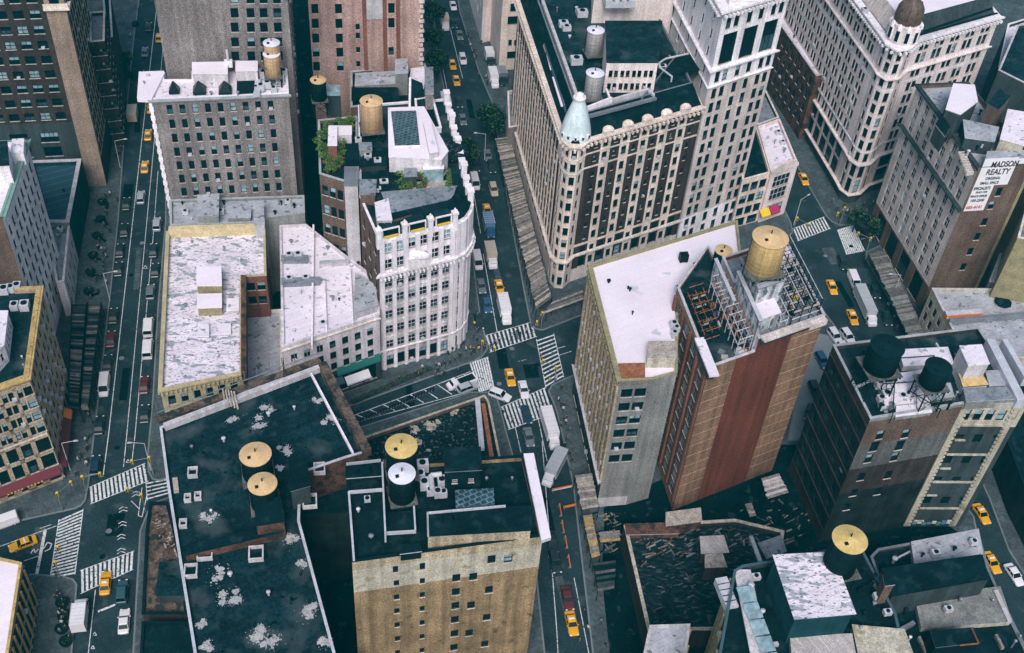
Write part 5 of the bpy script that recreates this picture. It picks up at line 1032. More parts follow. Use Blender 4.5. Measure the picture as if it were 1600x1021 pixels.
def car(kind, color):
    root = empty('car')
    if kind in ('sedan', 'taxi'): L, W_, hh, cab, rh = 4.9, .93, .86, (-1.75, .95, -1.15, .25), 1.46
    elif kind == 'suv': L, W_, hh, cab, rh = 4.8, .97, 1.02, (-2.25, 1.0, -2.0, .35), 1.78
    elif kind == 'van': L, W_, hh, cab, rh = 5.6, 1.0, 1.15, (-2.75, 1.95, -2.65, 1.3), 2.2
    h = L/2; b = MB()
    if kind == 'van': loft(b, [(-h, .9, .35, hh, .06), (-h+.1, W_, .28, hh+.02, .04), (1.7, W_, .28, hh+.02, .05), (2.35, W_*.96, .3, hh-.12, .1), (h-.08, .86, .34, .88, .14), (h, .75, .42, .74, .1)], color)
    else: loft(b, [(-h, .78, .42, hh-.14, .1), (-h+.12, .9, .3, hh-.02, .1), (-h+.6, W_, .26, hh+.02, .09), (-.6, W_, .24, hh+.03, .06), (.9, W_, .24, hh+.02, .07), (1.5, W_*.985, .25, hh-.05, .12), (h-.3, .9, .28, hh-.17, .16), (h-.04, .78, .36, hh-.28, .14), (h, .7, .42, hh-.36, .08)], color)
    b.build('body', root, False)
    x0, x1, x2, x3 = cab; wb, wt = W_*.93, W_*.74; z0, z1 = hh-.02, rh
    if kind == 'van': wt = W_*.86
    b = MB(); lo = [(x0, -wb, z0), (x1, -wb, z0), (x1, wb, z0), (x0, wb, z0)]; hi = [(x2, -wt, z1-.05), (x3, -wt, z1-.05), (x3, wt, z1-.05), (x2, wt, z1-.05)]
    b.add(lo+hi, [(0, 1, 5, 4), (1, 2, 6, 5), (2, 3, 7, 6), (3, 0, 4, 7)], 'glass'); b.build('glazing', root)
    b = MB(); e = .04
    b.add([(x2-e, -wt-e, z1-.06), (x3+e, -wt-e, z1-.06), (x3+e, wt+e, z1-.06), (x2-e, wt+e, z1-.06), (x2+.12, -wt+.08, z1), (x3-.12, -wt+.08, z1), (x3-.12, wt-.08, z1), (x2+.12, wt-.08, z1)], [(0, 1, 5, 4), (1, 2, 6, 5), (2, 3, 7, 6), (3, 0, 4, 7), (4, 5, 6, 7), (3, 2, 1, 0)], color)
    for s in (-1, 1):   # pillars
        for (xa, xb) in ((x0, x2), (x1, x3)) + (((x0+x1)/2, (x2+x3)/2),): b.tube((xa, s*wb, z0), (xb, s*wt, z1-.05), .045, color, 4)
    if kind == 'van':
        for s in (-1, 1): b.add([(x0+.1, s*(wb+.012), z0+.02), (.7, s*(wb+.012), z0+.02), (.7, s*(wt+.02), z1-.1), (x0+.2, s*(wt+.02), z1-.1)], [(0, 1, 2, 3)], color)
    b.build('roof', root)
    for s in (-1, 1):
        b = MB(); b.box((h-.10, s*.62, hh-.34), (.16, .34, .15), 0, 'lamp_white'); b.build('headlight', root)
        b = MB(); b.box((-h+.08, s*.66, hh-.32), (.16, .28, .17), 0, 'lamp_red'); b.build('tail_light', root)
        b = MB(); b.box((x1-.3, s*(W_+.08), hh), (.16, .18, .14), 0, color); b.build('mirror', root)
    if kind == 'taxi':
        b = MB(); b.box((-.45, 0, rh), (.32, 1.1, .22), 0, 'c_white', taper=.7); b.build('roof_sign', root)
        b = MB(); b.box((-.9, 0, hh+.6), (.9, .5, .02), 0, 'glass'); b.build('sunroof', root) if False else None
    wheels(root, L, W_, (-1.45, 1.45) if kind != 'van' else (-1.8, 1.8)); return root
def truck(cabc, boxc, L=7.6, hb=3.3, W_=1.2):
    root = empty('box_truck'); h = L/2; b = MB(); xb0, xb1 = -h, h-2.1
    b.box(((xb0+xb1)/2, 0, .95), (xb1-xb0, W_*2, hb-.95), 0, boxc)
    for s in (-1, 1):
        b.box(((xb0+xb1)/2, s*(W_-.02), hb-.05), (xb1-xb0+.04, .1, .09), 0, 'metal_light'); b.box(((xb0+xb1)/2, s*(W_-.02), .9), (xb1-xb0+.04, .1, .1), 0, 'metal_light')
    for i in range(6): b.box((xb0+(i+.5)*(xb1-xb0)/6, 0, hb), (.06, W_*1.96, .03), 0, 'metal_light')
    b.build('cargo_box', root)
    b = MB(); loft(b, [(h-2.0, 1.05, .5, 2.25, .12), (h-.95, 1.08, .45, 2.25, .15), (h-.75, 1.08, .45, 1.45, .1), (h-.1, 1.0, .45, 1.3, .12), (h, .92, .5, 1.1, .1)], cabc); b.build('cab', root)
    b = MB(); b.add([(h-.76, -.9, 1.5), (h-.76, .9, 1.5), (h-.94, .8, 2.12), (h-.94, -.8, 2.12)], [(0, 1, 2, 3)], 'glass')
    for s in (-1, 1): b.add([(h-1.8, s*1.1, 1.45), (h-1.0, s*1.1, 1.45), (h-1.05, s*1.02, 2.05), (h-1.8, s*1.0, 2.05)], [(0, 1, 2, 3)], 'glass')
    b.build('windscreen', root)
    b = MB(); b.box((-.3, 0, .6), (L-1.4, .9, .3), 0, 'metal_dark'); b.build('chassis', root)
    for s in (-1, 1):
        b = MB(); b.box((h-.04, s*.7, .7), (.1, .3, .2), 0, 'lamp_white'); b.build('headlight', root)
        b = MB(); b.box((h-1.0, s*1.25, 1.6), (.15, .2, .4), 0, 'metal_dark'); b.build('mirror', root)
    wheels(root, L, 1.1, (-h+1.5, h-1.2), .45); return root
PROTO = {}
def veh(kind, color, px, py, hd, label, zoff=0, cat=None, z=.02, L=7.6, boxc=None):
    k = (kind, color, boxc, L); p = P(px, py, 0)
    if k not in PROTO:
        o = truck(color, boxc or 'c_white', L) if kind == 'truck' else car(kind, color); PROTO[k] = o
    else: o = copy_tree(PROTO[k])
    nm = {'taxi': 'taxi', 'sedan': 'parked_car', 'suv': 'sport_utility_vehicle', 'van': 'delivery_van', 'truck': 'box_truck'}[kind]
    ct = {'taxi': 'taxi', 'sedan': 'car', 'suv': 'car', 'van': 'van', 'truck': 'truck'}[kind]
    o.name = nm; o.location = (p.x, p.y, z); o.rotation_euler = (0, 0, math.radians(hd)); tag(o, label, ct, {'taxi': 'yellow taxis', 'car': 'cars in the streets', 'van': 'vans in the streets', 'truck': 'trucks in the streets'}[ct]); return o
U_, D_ = 102.8, 282.8
for a in (
  ('taxi', 'c_taxi', 249, 62, U_, 'yellow taxi farthest up the wide left avenue beside the dark brick tower'),
  ('taxi', 'c_taxi', 232, 214, U_, 'yellow taxi on the left avenue, upper of the pair beside the grey block'),
  ('taxi', 'c_taxi', 227, 264, U_, 'yellow taxi on the left avenue, lower of the pair beside the grey block'),
  ('sedan', 'c_taxi', 236, 172, U_, 'yellow cab mostly hidden behind the white roof overhang of the grey block'),
  ('suv', 'c_silver', 221, 312, U_, 'silver estate car alone in the middle lane of the left avenue'),
  ('sedan', 'c_dark', 195, 363, U_, 'dark car at the left kerb level with the ribbed teal roof annex'),
  ('sedan', 'c_dark', 186, 424, U_, 'dark car with red rear lights at the left kerb opposite the yellow parapet'),
  ('suv', 'c_silver', 246, 354, U_, 'silver car parked at the right kerb below the low grey annex'),
  ('sedan', 'c_dark', 243, 426, U_, 'dark car parked beside the yellow cornice of the worn white roof'),
  ('suv', 'c_grey', 236, 460, U_, 'grey pickup shaped car parked ahead of the two white vans'),
  ('van', 'c_white', 233, 515, U_, 'white van, upper of the two parked nose to tail by the worn white roof'),
  ('van', 'c_white', 232, 549, U_, 'white van, lower of the two parked nose to tail by the worn white roof'),
  ('sedan', 'c_red', 174, 533, U_, 'dark red car at the left kerb beside the plank covered shed'),
  ('sedan', 'c_dark', 169, 571, U_, 'black car at the left kerb between the dark red car and the white van'),
  ('van', 'c_white', 164, 607, D_, 'white van facing the viewer beside the lower end of the plank shed'),
  ('sedan', 'c_red', 226, 605, U_, 'red car parked at the right kerb near the corner of the worn white roof'),
  ('sedan', 'c_dark', 227, 650, U_, 'black car at the right kerb behind the red car'),
  ('suv', 'c_navy', 150, 731, U_, 'dark blue car waiting just above the left zebra crossing'),
  ('sedan', 'c_dark', 156, 668, U_, 'black car parked in the gloom below the white van'),
  ('sedan', 'c_dark', 233, 45, U_, 'dark car in the left lane near the top of the avenue'),
  ('sedan', 'c_grey', 227, 84, U_, 'grey car in the left lane below the topmost dark car'),
  ('sedan', 'c_dark', 198, 322, U_, 'dark car at the left kerb beside the silver estate car'),
  ('taxi', 'c_taxi', 166, 914, U_, 'yellow taxi leaving the lower zebra crossing at the left junction'),
  ('suv', 'c_teal', 192, 928, U_, 'dark teal car with a pale roof beside the taxi at the left junction'),
  ('sedan', 'c_white', 195, 974, U_, 'white patrol style car behind the dark teal car at the bottom left'),
  ('taxi', 'c_taxi', 37, 853, 213, 'yellow taxi on the cross street beside the turn arrow at the far left'),
  ('van', 'c_white', 6, 821, 213, 'white van cut by the left edge of the picture on the cross street'),
  ('sedan', 'c_white', 708, 12, D_, 'white car at the top of the tree lined street'),
  ('sedan', 'c_dark', 709, 40, D_, 'dark car below the topmost white car on the tree lined street'),
  ('sedan', 'c_grey', 718, 58, D_, 'grey car at the right kerb near the top of the tree lined street'),
  ('taxi', 'c_taxi', 689, 23, D_, 'yellow taxi half hidden by trees at the top of the tree lined street'),
  ('taxi', 'c_taxi', 707, 104, D_, 'yellow taxi, upper of the pair on the tree lined street'),
  ('taxi', 'c_taxi', 713, 129, D_, 'yellow taxi, lower of the pair on the tree lined street'),
  ('suv', 'c_white', 723, 96, D_, 'white car beside the upper taxi on the tree lined street'),
  ('sedan', 'c_dark', 717, 163, D_, 'dark car beside the white truck on the tree lined street'),
  ('sedan', 'c_grey', 723, 190, D_, 'dark grey car next to the round street tree'),
  ('van', 'c_white', 742, 289, D_, 'white van at the left kerb beside the ornate white block'),
  ('sedan', 'c_dark', 743, 262, D_, 'dark car behind the white van beside the ornate block'),
  ('suv', 'c_tan', 771, 300, D_, 'tan flatbed like car by the plank shed in front of the hotel'),
  ('taxi', 'c_taxi', 761, 332, D_, 'yellow taxi ahead of the blue roofed truck beside the ornate block'),
  ('van', 'c_white', 746, 412, D_, 'pale van at the left kerb beside the tan roofed truck'),
  ('taxi', 'c_taxi', 780, 452, D_, 'yellow taxi directly behind the white truck near the central junction'),
  ('sedan', 'c_grey', 752, 450, D_, 'grey blue car at the left kerb beside the taxi behind the truck'),
  ('sedan', 'c_blue', 761, 480, D_, 'blue car at the left kerb beside the white truck near the junction'),
  ('taxi', 'c_taxi', 797, 593, D_, 'yellow taxi in the middle of the central junction'),
  ('sedan', 'c_white', 818, 612, D_, 'white car beside the taxi in the central junction'),
  ('suv', 'c_white', 781, 621, 338, 'white car turning across the zebra crossing at the central junction'),
  ('suv', 'c_silver', 731, 609, 33, 'silver car parked on the hatched plaza beside the recovery truck'),
  ('sedan', 'c_navy', 822, 651, D_, 'navy car waiting below the white car under the central junction'),
  ('sedan', 'c_grey', 826, 686, D_, 'grey green car beside the long white truck'),
  ('suv', 'c_dark', 867, 882, D_, 'dark car in the shade beside the yellow brick building'),
  ('sedan', 'c_red', 886, 938, D_, 'dark red car just ahead of the taxi at the bottom centre'),
  ('taxi', 'c_taxi', 893, 977, D_, 'yellow taxi at the bottom centre of the picture'),
  ('taxi', 'c_taxi', 1255, 283, D_-4, 'yellow taxi beside the arched stone gable on the right avenue'),
  ('suv', 'c_dark', 1316, 415, D_-6, 'dark car crossing the right junction below the striped crossing'),
  ('taxi', 'c_taxi', 1299, 452, D_-6, 'yellow taxi beside the steel clutter of the red brick tower'),
  ('van', 'c_white', 1333, 443, D_-6, 'white van in front of the long grey truck on the right avenue'),
  ('taxi', 'c_taxi', 1331, 499, D_-6, 'yellow taxi half hidden beside the long grey truck'),
  ('suv', 'c_white', 1303, 530, 290, 'white car, left of the two side by side in the open parking lot', .2),
  ('suv', 'c_white', 1323, 531, 290, 'white car, right of the two side by side in the open parking lot', .2),
  ('suv', 'c_blue', 1283, 568, 285, 'dark blue car alone in the open parking lot', .2),
  ('suv', 'c_dark', 1272, 614, 283, 'black car in the open parking lot below the blue car', .2),
  ('sedan', 'c_dark', 1264, 648, 250, 'black car parked askew at the near end of the parking lot', .2),
  ('suv', 'c_white', 1318, 552, 290, 'white car partly hidden by the black water tank in the parking lot', .2),
  ('sedan', 'c_dark', 1384, 500, D_-8, 'dark car under the edge of the grey plank shed'),
  ('sedan', 'c_dark', 1366, 458, D_-8, 'black car at the kerb along the grey plank shed'),
  ('sedan', 'c_dark', 700, 205, D_, 'black car in tree shade beside the parapet steps'),
  ('sedan', 'c_grey', 762, 246, D_, 'grey car in the dark street right of the corner turret'),
  ('sedan', 'c_dark', 748, 505, D_, 'black car nearest the rounded kerb of the ornate block'),
  ('suv', 'c_dark', 768, 265, D_, 'black car beside the upper end of the long plank shed'),
  ('sedan', 'c_dark', 178, 497, U_, 'black car at the left kerb above the dark red car'),
  ('sedan', 'c_dark', 188, 395, U_, 'black car at the left kerb between two other dark cars'),
  ('sedan', 'c_dark', 240, 395, U_, 'black car at the right kerb just below the silver parked car'),
  ('sedan', 'c_dark', 862, 850, D_, 'black car hard against the yellow brick building wall'),
  ('taxi', 'c_taxi', 1532, 806, 286, 'yellow taxi at the foot of the pale quoined wall'),
  ('taxi', 'c_taxi', 1548, 882, 286, 'yellow taxi beside the low warehouse at the bottom right'),
  ('sedan', 'c_white', 1583, 901, 288, 'white car at the right edge across from the warehouse')):
    k, c, x, y, hd, lb = a[:6]; veh(k, c, x, y, hd, lb, z=(.22 if len(a) > 6 else .02))
for a in (('c_white', 'c_tan', 209, 184, U_, 6.8, 'tan roofed truck in the left lane beside the tan stone pier'), ('c_white', 'c_white', 128, 967, U_, 6.4, 'white box truck parked at the left kerb at the bottom left'),
          ('c_white', 'c_tan', 695, 43, D_, 5.8, 'tan roofed truck among the trees at the top of the street'), ('c_white', 'c_white', 697, 171, D_, 7.6, 'white box truck on the tree lined street beside the parapet steps'),
          ('c_white', 'c_white', 771, 130, D_, 7.0, 'white truck parked in the side yard below the tan block'), ('c_dark', 'c_white', 765, 97, D_, 6.0, 'dark cabbed truck with a white roof in the side yard'), ('c_dark', 'c_grey', 785, 128, D_, 6.0, 'dark truck beside the white truck in the side yard'),
          ('c_blue', 'c_bluegrey', 764, 361, D_, 6.6, 'blue roofed truck behind the yellow taxi beside the ornate block'), ('c_white', 'c_tan', 767, 408, D_, 7.0, 'white truck with a tan roof beside the pale van'),
          ('c_white', 'c_white', 788, 492, D_, 7.6, 'white box truck reaching the central junction'), ('c_white', 'c_white', 859, 678, D_+2, 9.4, 'long white box truck below the central junction'),
          ('c_white', 'c_silver', 865, 739, 250, 8.4, 'grey box truck parked at an angle under the long white truck'), ('c_white', 'c_silver', 1350, 486, D_-4, 11.5, 'long grey truck beside the white van on the right avenue')):
    cc, bc, x, y, hd, L, lb = a; veh('truck', cc, x, y, hd, lb, L=L, boxc=bc)
# recovery truck on the hatched plaza
o = empty('recovery_truck', (0, 0, 0)); b = MB(); b.box((-.9, 0, .9), (4.6, 2.2, .25), 0, 'c_white'); b.box((-1.0, 0, 1.16), (3.6, 1.6, .1), 0, 'metal_dark'); b.build('flatbed', o)
b = MB(); loft(b, [(1.5, 1.0, .4, 2.1, .12), (2.4, 1.0, .4, 2.05, .15), (2.7, 1.0, .4, 1.3, .1), (3.4, .9, .45, 1.1, .12)], 'c_white'); b.build('cab', o); b = MB(); b.add([(2.71, -.85, 1.35), (2.71, .85, 1.35), (2.45, .75, 1.98), (2.45, -.75, 1.98)], [(0, 1, 2, 3)], 'glass'); b.build('windscreen', o)
wheels(o, 7, 1.05, (-2.2, 2.2), .42); p = P(722, 601, 0); o.location = (p.x, p.y, .03); o.rotation_euler = (0, 0, math.radians(214)); tag(o, 'white recovery truck with a flat dark bed on the hatched plaza', 'truck')
# ---------------------------------------------------------------- people
def person_mesh(pose, coat, legc, hair='hair'):
    vs = [(0, 0, .95), (0, 0, 1.15), (0, 0, 1.38), (0, 0, 1.52), (0, .0, 1.66)]; ed = [(0, 1), (1, 2), (2, 3), (3, 4)]; rd = [.15, .145, .17, .055, .10]
    def ch(start, ptsr):
        k = start
        for p, r in ptsr: vs.append(p); rd.append(r); ed.append((k, len(vs)-1)); k = len(vs)-1
    st = {'stand': (0.04, -.04), 'walk': (.26, -.28), 'stride': (-.22, .3)}[pose]
    for s, f in ((-1, st[0]), (1, st[1])):
        ch(0, [((s*.10, f*.2, .86), .10), ((s*.11, f*.55+(.05 if f > 0 else .02), .49), .068), ((s*.11, f, .09), .05), ((s*.12, f+.14, .04), .045)])
        g_ = -f*.8
        ch(2, [((s*.2, 0, 1.40), .07), ((s*.25, g_*.4, 1.14), .052), ((s*.24, g_*.9+.06, .92), .04), ((s*.235, g_+.09, .84), .035)])
    me = bpy.data.meshes.new('person'); me.from_pydata(vs, ed, []); o = bpy.data.objects.new('person', me); C.objects.link(o)
    m = o.modifiers.new('s', 'SKIN'); 
    if not me.skin_vertices: me.skin_vertices.new() if hasattr(me.skin_vertices, 'new') else None
    if len(me.skin_vertices):
        for i, r in enumerate(rd): me.skin_vertices[0].data[i].radius = (r, r)
        me.skin_vertices[0].data[0].use_root = True
    m2 = o.modifiers.new('u', 'SUBSURF'); m2.levels = 1
    bpy.context.view_layer.update()
    dg = bpy.context.evaluated_depsgraph_get(); ev = o.evaluated_get(dg); nm = bpy.data.meshes.new_from_object(ev); bpy.data.objects.remove(o)
    nm.materials.clear()
    for mm in (coat, legc, 'skin', hair, 'sign_black'): nm.materials.append(MT[mm])
    for p in nm.polygons:
        z = p.center.z; x = abs(p.center.x)
        p.material_index = 4 if z < .09 else 1 if (z < .92 and x < .2) else (2 if (z < .9 or (1.5 < z < 1.64) or (z < 1.72 and z > 1.5 and p.center.y > .05)) else 3 if z >= 1.62 else 0)
        p.use_smooth = True
    nm.name = 'person'; return nm
PM = []
try:
    me0 = bpy.data.meshes.new('t'); me0.from_pydata([(0, 0, 0), (0, 0, 1)], [(0, 1)], []); ob0 = bpy.data.objects.new('t', me0); C.objects.link(ob0); bpy.context.view_layer.objects.active = ob0
    bpy.data.objects.remove(ob0)
    for pose in ('stand', 'walk', 'stride'):
        for coat, lg in (('cloth_dark', 'cloth_dark'), ('cloth_grey', 'cloth_dark'), ('cloth_light', 'cloth_dark'), ('cloth_red', 'cloth_grey'), ('cloth_blue', 'cloth_dark'), ('cloth_yellow', 'cloth_dark')): PM.append(person_mesh(pose, coat, lg))
except Exception as ex: print('person failed', ex)
coats = {0: 'dark', 1: 'grey', 2: 'pale', 3: 'red', 4: 'blue', 5: 'yellow'}
def people(lst, where, grp):
    for i, a in enumerate(lst):
        x, y = a[0], a[1]; ci = a[2] if len(a) > 2 else random.choice((0, 0, 0, 1, 2, 0)); k = random.randrange(3)
        o = bpy.data.objects.new('person', PM[k*6+ci]); C.objects.link(o); p = P(x, y, .14); o.location = (p.x, p.y, .145 if 'road' not in grp else .02); o.rotation_euler = (0, 0, random.uniform(0, 6.28)); s = random.uniform(.97, 1.06); o.scale = (s, s, s)
        tag(o, 'person in %s clothes %s' % (coats[ci], where), 'person', grp+' in '+coats[ci])
if PM:
    people([(680, 588), (694, 587), (716, 582, 4), (731, 577, 0), (741, 552, 0), (748, 549, 5), (753, 540), (756, 549, 0), (745, 535), (728, 550, 2), (720, 545), (714, 546, 1), (740, 530, 0), (747, 520), (741, 510, 5), (746, 497), (700, 556), (707, 550), (689, 590), (735, 548, 5), (759, 539), (724, 540, 0), (638, 592, 0), (624, 596, 0), (660, 578, 2)], 'on the pavement below the ornate white block', 'people by the ornate block')
    people([(160, 322), (166, 310), (163, 355), (160, 372), (154, 390), (162, 412), (148, 405), (143, 428), (141, 458), (167, 445), (210, 100), (207, 135), (205, 60), (217, 20), (165, 395), (150, 350)], 'on the wide pavement left of the avenue', 'people on the wide pavement')
    people([(876, 636, 0), (884, 658), (890, 676, 1), (880, 700), (872, 628, 2), (858, 598, 5), (877, 610, 0), (868, 596, 2)], 'at the kerb beside the gold ribbed loft building', 'people by the loft building')
    people([(772, 540, 0), (780, 533, 2), (822, 520), (845, 560, 3), (792, 655, 0), (786, 648), (856, 640, 0), (840, 630, 1), (800, 662)], 'on a zebra crossing at the central junction', 'people on the road crossing')
    people([(1325, 345, 0), (1340, 338), (1352, 335, 1), (1318, 325), (1308, 330, 0), (1372, 330), (1390, 322, 2), (1300, 318)], 'on the pavement beneath the domed building', 'people by the domed building')
    people([(722, 60), (728, 78, 0), (735, 75), (742, 95), (748, 120, 1), (752, 70), (757, 96)], 'on the broad pavement under the pink block', 'people by the pink block')
    people([(100, 960), (96, 935), (104, 985), (88, 900), (95, 990, 1), (120, 745), (127, 715), (123, 722, 2)], 'on the pavement near the left junction', 'people by the left junction')
    people([(912, 960), (918, 985, 2), (938, 975), (946, 1010, 0), (905, 1005)], 'on the pavement at the bottom centre', 'people at the bottom centre')
    people([(1390, 460), (1386, 480, 2), (1395, 500), (1400, 515, 3), (1384, 495), (1405, 530)], 'in the road beside the wooden pavement shed', 'people on the road by the shed')
if PM:
    def along(a, c, n, jx=5, jy=4): 
        r_ = random.Random(int(a[0]+c[1])); return [(a[0]+(c[0]-a[0])*t+r_.uniform(-jx, jx), a[1]+(c[1]-a[1])*t+r_.uniform(-jy, jy)) for t in [r_.random() for _ in range(n)]]
    people(along((178, 300), (150, 470), 18, 9), 'walking the broad pavement below the tan pier', 'walkers below the tan pier')
    people(along((200, 70), (186, 250), 14, 7), 'on the far pavement beside the tan pier', 'walkers beside the tan pier')
    people(along((148, 560), (132, 745), 10, 4), 'near the plank shed and the red awning', 'walkers by the plank shed')
    people(along((640, 598), (748, 548), 14, 6), 'strolling past the planter troughs', 'walkers by the planters')
    people(along((872, 610), (896, 760), 12, 5), 'on the narrow pavement under the gold ribbed front', 'walkers under the gold ribbed front')
    people(along((1310, 338), (1400, 312), 12, 6, 5), 'at the dark shopfronts of the domed building', 'walkers at the domed building')
    people(along((722, 30), (758, 140), 12, 6), 'on the broad pavement at the top centre', 'walkers at the top centre')
    people(along((85, 915), (112, 1010), 12, 6), 'on the paved corner at the bottom left', 'walkers at the bottom left')
    people(along((760, 548), (835, 515), 9, 4), 'crossing below the cupola hotel', 'walkers below the cupola hotel')
# manhole covers and patched trenches
for i, (x, y) in enumerate(((190, 560), (205, 430), (222, 380), (183, 700), (170, 830), (230, 845-40), (700, 240), (770, 380), (800, 545), (840, 570), (780, 600), (850, 780), (1290, 400), (1330, 385), (880, 920), (160, 870))):
    p = P(x, y, 0); b = MB(); b.lathe((p.x, p.y, 0), [(.55, .0), (.55, .015), (.5, .018), (.01, .018)], 'asphalt_dark' if i % 2 else 'metal_grey', 12); tag(b.build('manhole_cover'), 'round iron manhole cover in the road surface', 'manhole cover', 'manhole covers in the roads')
b = MB(); rr_ = random.Random(4)
for (x, y, l, w) in ((195, 600, 9, 1.6), (215, 420, 14, 1.2), (200, 300, 6, 2.4), (180, 820, 5, 3), (215, 190, 10, 1.4), (785, 560, 6, 2.2), (830, 580, 4, 3), (775, 420, 12, 1.3), (855, 800, 9, 1.6), (1300, 400, 6, 3), (1320, 460, 9, 1.5), (60, 845, 6, 2), (640, 615, 7, 1.4), (880, 930, 8, 1.4), (735, 170, 9, 1.5)):
    p = P(x, y, 0); b.box((p.x, p.y, -.018), (l, w, .02), math.radians(102.8+rr_.uniform(-2, 2)), rr_.choice(('asphalt_dark', 'pavement', 'asphalt_dark')))
tag(b.build('road_patch'), kind='structure')
# ---------------------------------------------------------------- trees and shrubs
def leaves(b, c, r, n, m, sz, squash=.85, clumps=9):
    rnd = random.Random(int(c[0]*31+c[1]*7+n)); cl = []
    for _ in range(clumps):
        t = rnd.uniform(0, 2*PI); u = rnd.uniform(-.5, 1); q = math.sqrt(max(0, 1-u*u)); rr = r*rnd.uniform(.35, .72)
        cl.append((c[0]+rr*q*math.cos(t), c[1]+rr*q*math.sin(t), c[2]+rr*u*squash, r*rnd.uniform(.28, .5)))
    for _ in range(n):
        k = rnd.choice(cl); t = rnd.uniform(0, 2*PI); u = rnd.uniform(-1, 1); q = math.sqrt(1-u*u); rr = k[3]*rnd.uniform(.55, 1.05)
        p = Vector((k[0]+rr*q*math.cos(t), k[1]+rr*q*math.sin(t), k[2]+rr*u*squash))
        a = Vector((rnd.uniform(-1, 1), rnd.uniform(-1, 1), rnd.uniform(-.4, .6))).normalized()*sz*rnd.uniform(.6, 1.3); e = a.cross(Vector((rnd.uniform(-1, 1), rnd.uniform(-1, 1), 1))).normalized()*sz*rnd.uniform(.4, .9)
        b.quad(p-a, p+e*.7, p+a, p-e*.7, m if isinstance(m, str) else rnd.choice(m))
def tree(px, py, zc, r, label, m=('leaf_dark', 'leaf_dark', 'leaf'), n=2200, z0=.1, sz=.42, name='street_tree', group=None):
    c = P(px, py, zc); root = empty(name, (c.x, c.y, z0)); tag(root, label, 'tree', group)
    b = MB(); h = zc-z0; b.tube((c.x, c.y, z0), (c.x+.1, c.y, z0+h*.6), .24, 'bark', 8, .15)
    for i in range(6):
        t = i*1.1; b.tube((c.x+.08, c.y, z0+h*(.35+.04*i)), (c.x+r*.6*math.cos(t), c.y+r*.6*math.sin(t), zc+r*.2*math.sin(i*2)), .1, 'bark', 5, .03)
    b.build('trunk', root)
    b = MB(); leaves(b, (c.x, c.y, zc), r, n, m, sz, .8, 12); b.build('crown', root)
tree(765, 186, 7.5, 4.9, 'round dark street tree beside the narrow townhouse', n=3400, group='street trees')
tree(704, 236, 7, 5.0, 'dark street tree beside the small corner turret of the ornate block', n=2400, group='street trees')
tree(728, 238, 6.5, 4.6, 'dark street tree in mid street shade right of the corner turret', n=1600, group='street trees')
tree(674, 20, 7, 4.6, 'dark street tree, topmost against the pink brick tower', n=1800, group='street trees')
tree(676, 58, 7, 4.2, 'dark street tree, second from the top against the pink tower', n=1800, group='street trees')
tree(683, 96, 7, 4.0, 'dark street tree, third down against the pink brick tower', n=1800, group='street trees')
tree(1361, 350, 7, 3.6, 'dark street tree at the striped crossing under the domed building', n=1900, group='street trees')
tree(1340, 338, 5, 2.2, 'small dark street tree against the domed building corner', n=800, group='street trees')
tree(1229, 240, 6, 3.0, 'dark street tree in the shade between arched gable and domed building', n=1200, group='street trees')
tree(192, 95, 6, 3.2, 'dark street tree on the pavement at the top left', n=1200, group='street trees')
def shrub(px, py, z, r, hgt, label, m, n=260, sz=.2, grp='rooftop shrubs'):
    c = P(px, py, z); root = empty('shrub', (c.x, c.y, z)); tag(root, label, 'shrub', grp)
    b = MB(); b.lathe((c.x, c.y, z), [(.35, 0), (.45, .5), (.4, .52), (.01, .5)], 'brick_brick', 8); b.build('planter', root)
    b = MB(); leaves(b, (c.x, c.y, z+hgt*.55), r, n, m, sz, hgt/r/2, 7); b.build('foliage', root)
gm = ('leaf_bright', 'leaf', 'leaf_bright', 'leaf')
for i, (x, y, r) in enumerate(((502, 228, 1.6), (517, 214, 1.7), (524, 240, 1.6), (503, 242, 1.4), (515, 252, 1.4), (545, 204, 1.6), (530, 202, 1.5), (530, 262, 1.3), (505, 215, 1.5), (512, 205, 1.3), (530, 216, 1.7), (538, 205, 1.4), (546, 195, 1.5), (534, 234, 1.4), (536, 250, 1.3), (510, 240, 1.3), (507, 255, 1.5), (520, 224, 1.1), (522, 268, 1.3), (545, 214, 1.2), (512, 270, 1.2))):
    shrub(x, y, 34.9, r*1.15, 2.7, 'leafy green shrub on the roof terrace of the brown brick house', gm, 330)
for x, y, r in ((637, 258, 1.6), (648, 262, 1.5), (655, 248, 1.5), (627, 256, 1.5), (628, 280, 1.3), (634, 314, 1.1), (660, 274, 1.3), (690, 275, 1.1), (708, 318, 1.1), (633, 252, 1.5), (643, 248, 1.4), (653, 256, 1.6), (660, 268, 1.3), (630, 268, 1.2), (657, 280, 1.2), (629, 292, 1.3), (633, 304, 1.2), (642, 295, .8), (655, 300, .8), (664, 292, .7)):
    shrub(x, y, 36.0, r*1.1, 2.3, 'green shrub around the roof garden of the ornate white block', gm, 300)
for x, y in ((668, 327), (676, 325), (684, 322)): shrub(x, y, 36.3, 1.6, 2.2, 'clipped hedge plant at the front of the roof garden', gm, 420)
c = P(701, 300, 36); root = empty('cypress_tree', (c.x, c.y, 36)); tag(root, 'tall narrow bright green conifer on the ornate block roof garden', 'tree'); b = MB(); b.tube(c, c+Vector((0, 0, 3)), .12, 'bark', 6); b.build('trunk', root)
b = MB()
for k in range(7): leaves(b, (c.x, c.y, 36.8+k*.75), 1.15-.11*k, 150, gm, .2, .8, 5)
b.build('crown', root)
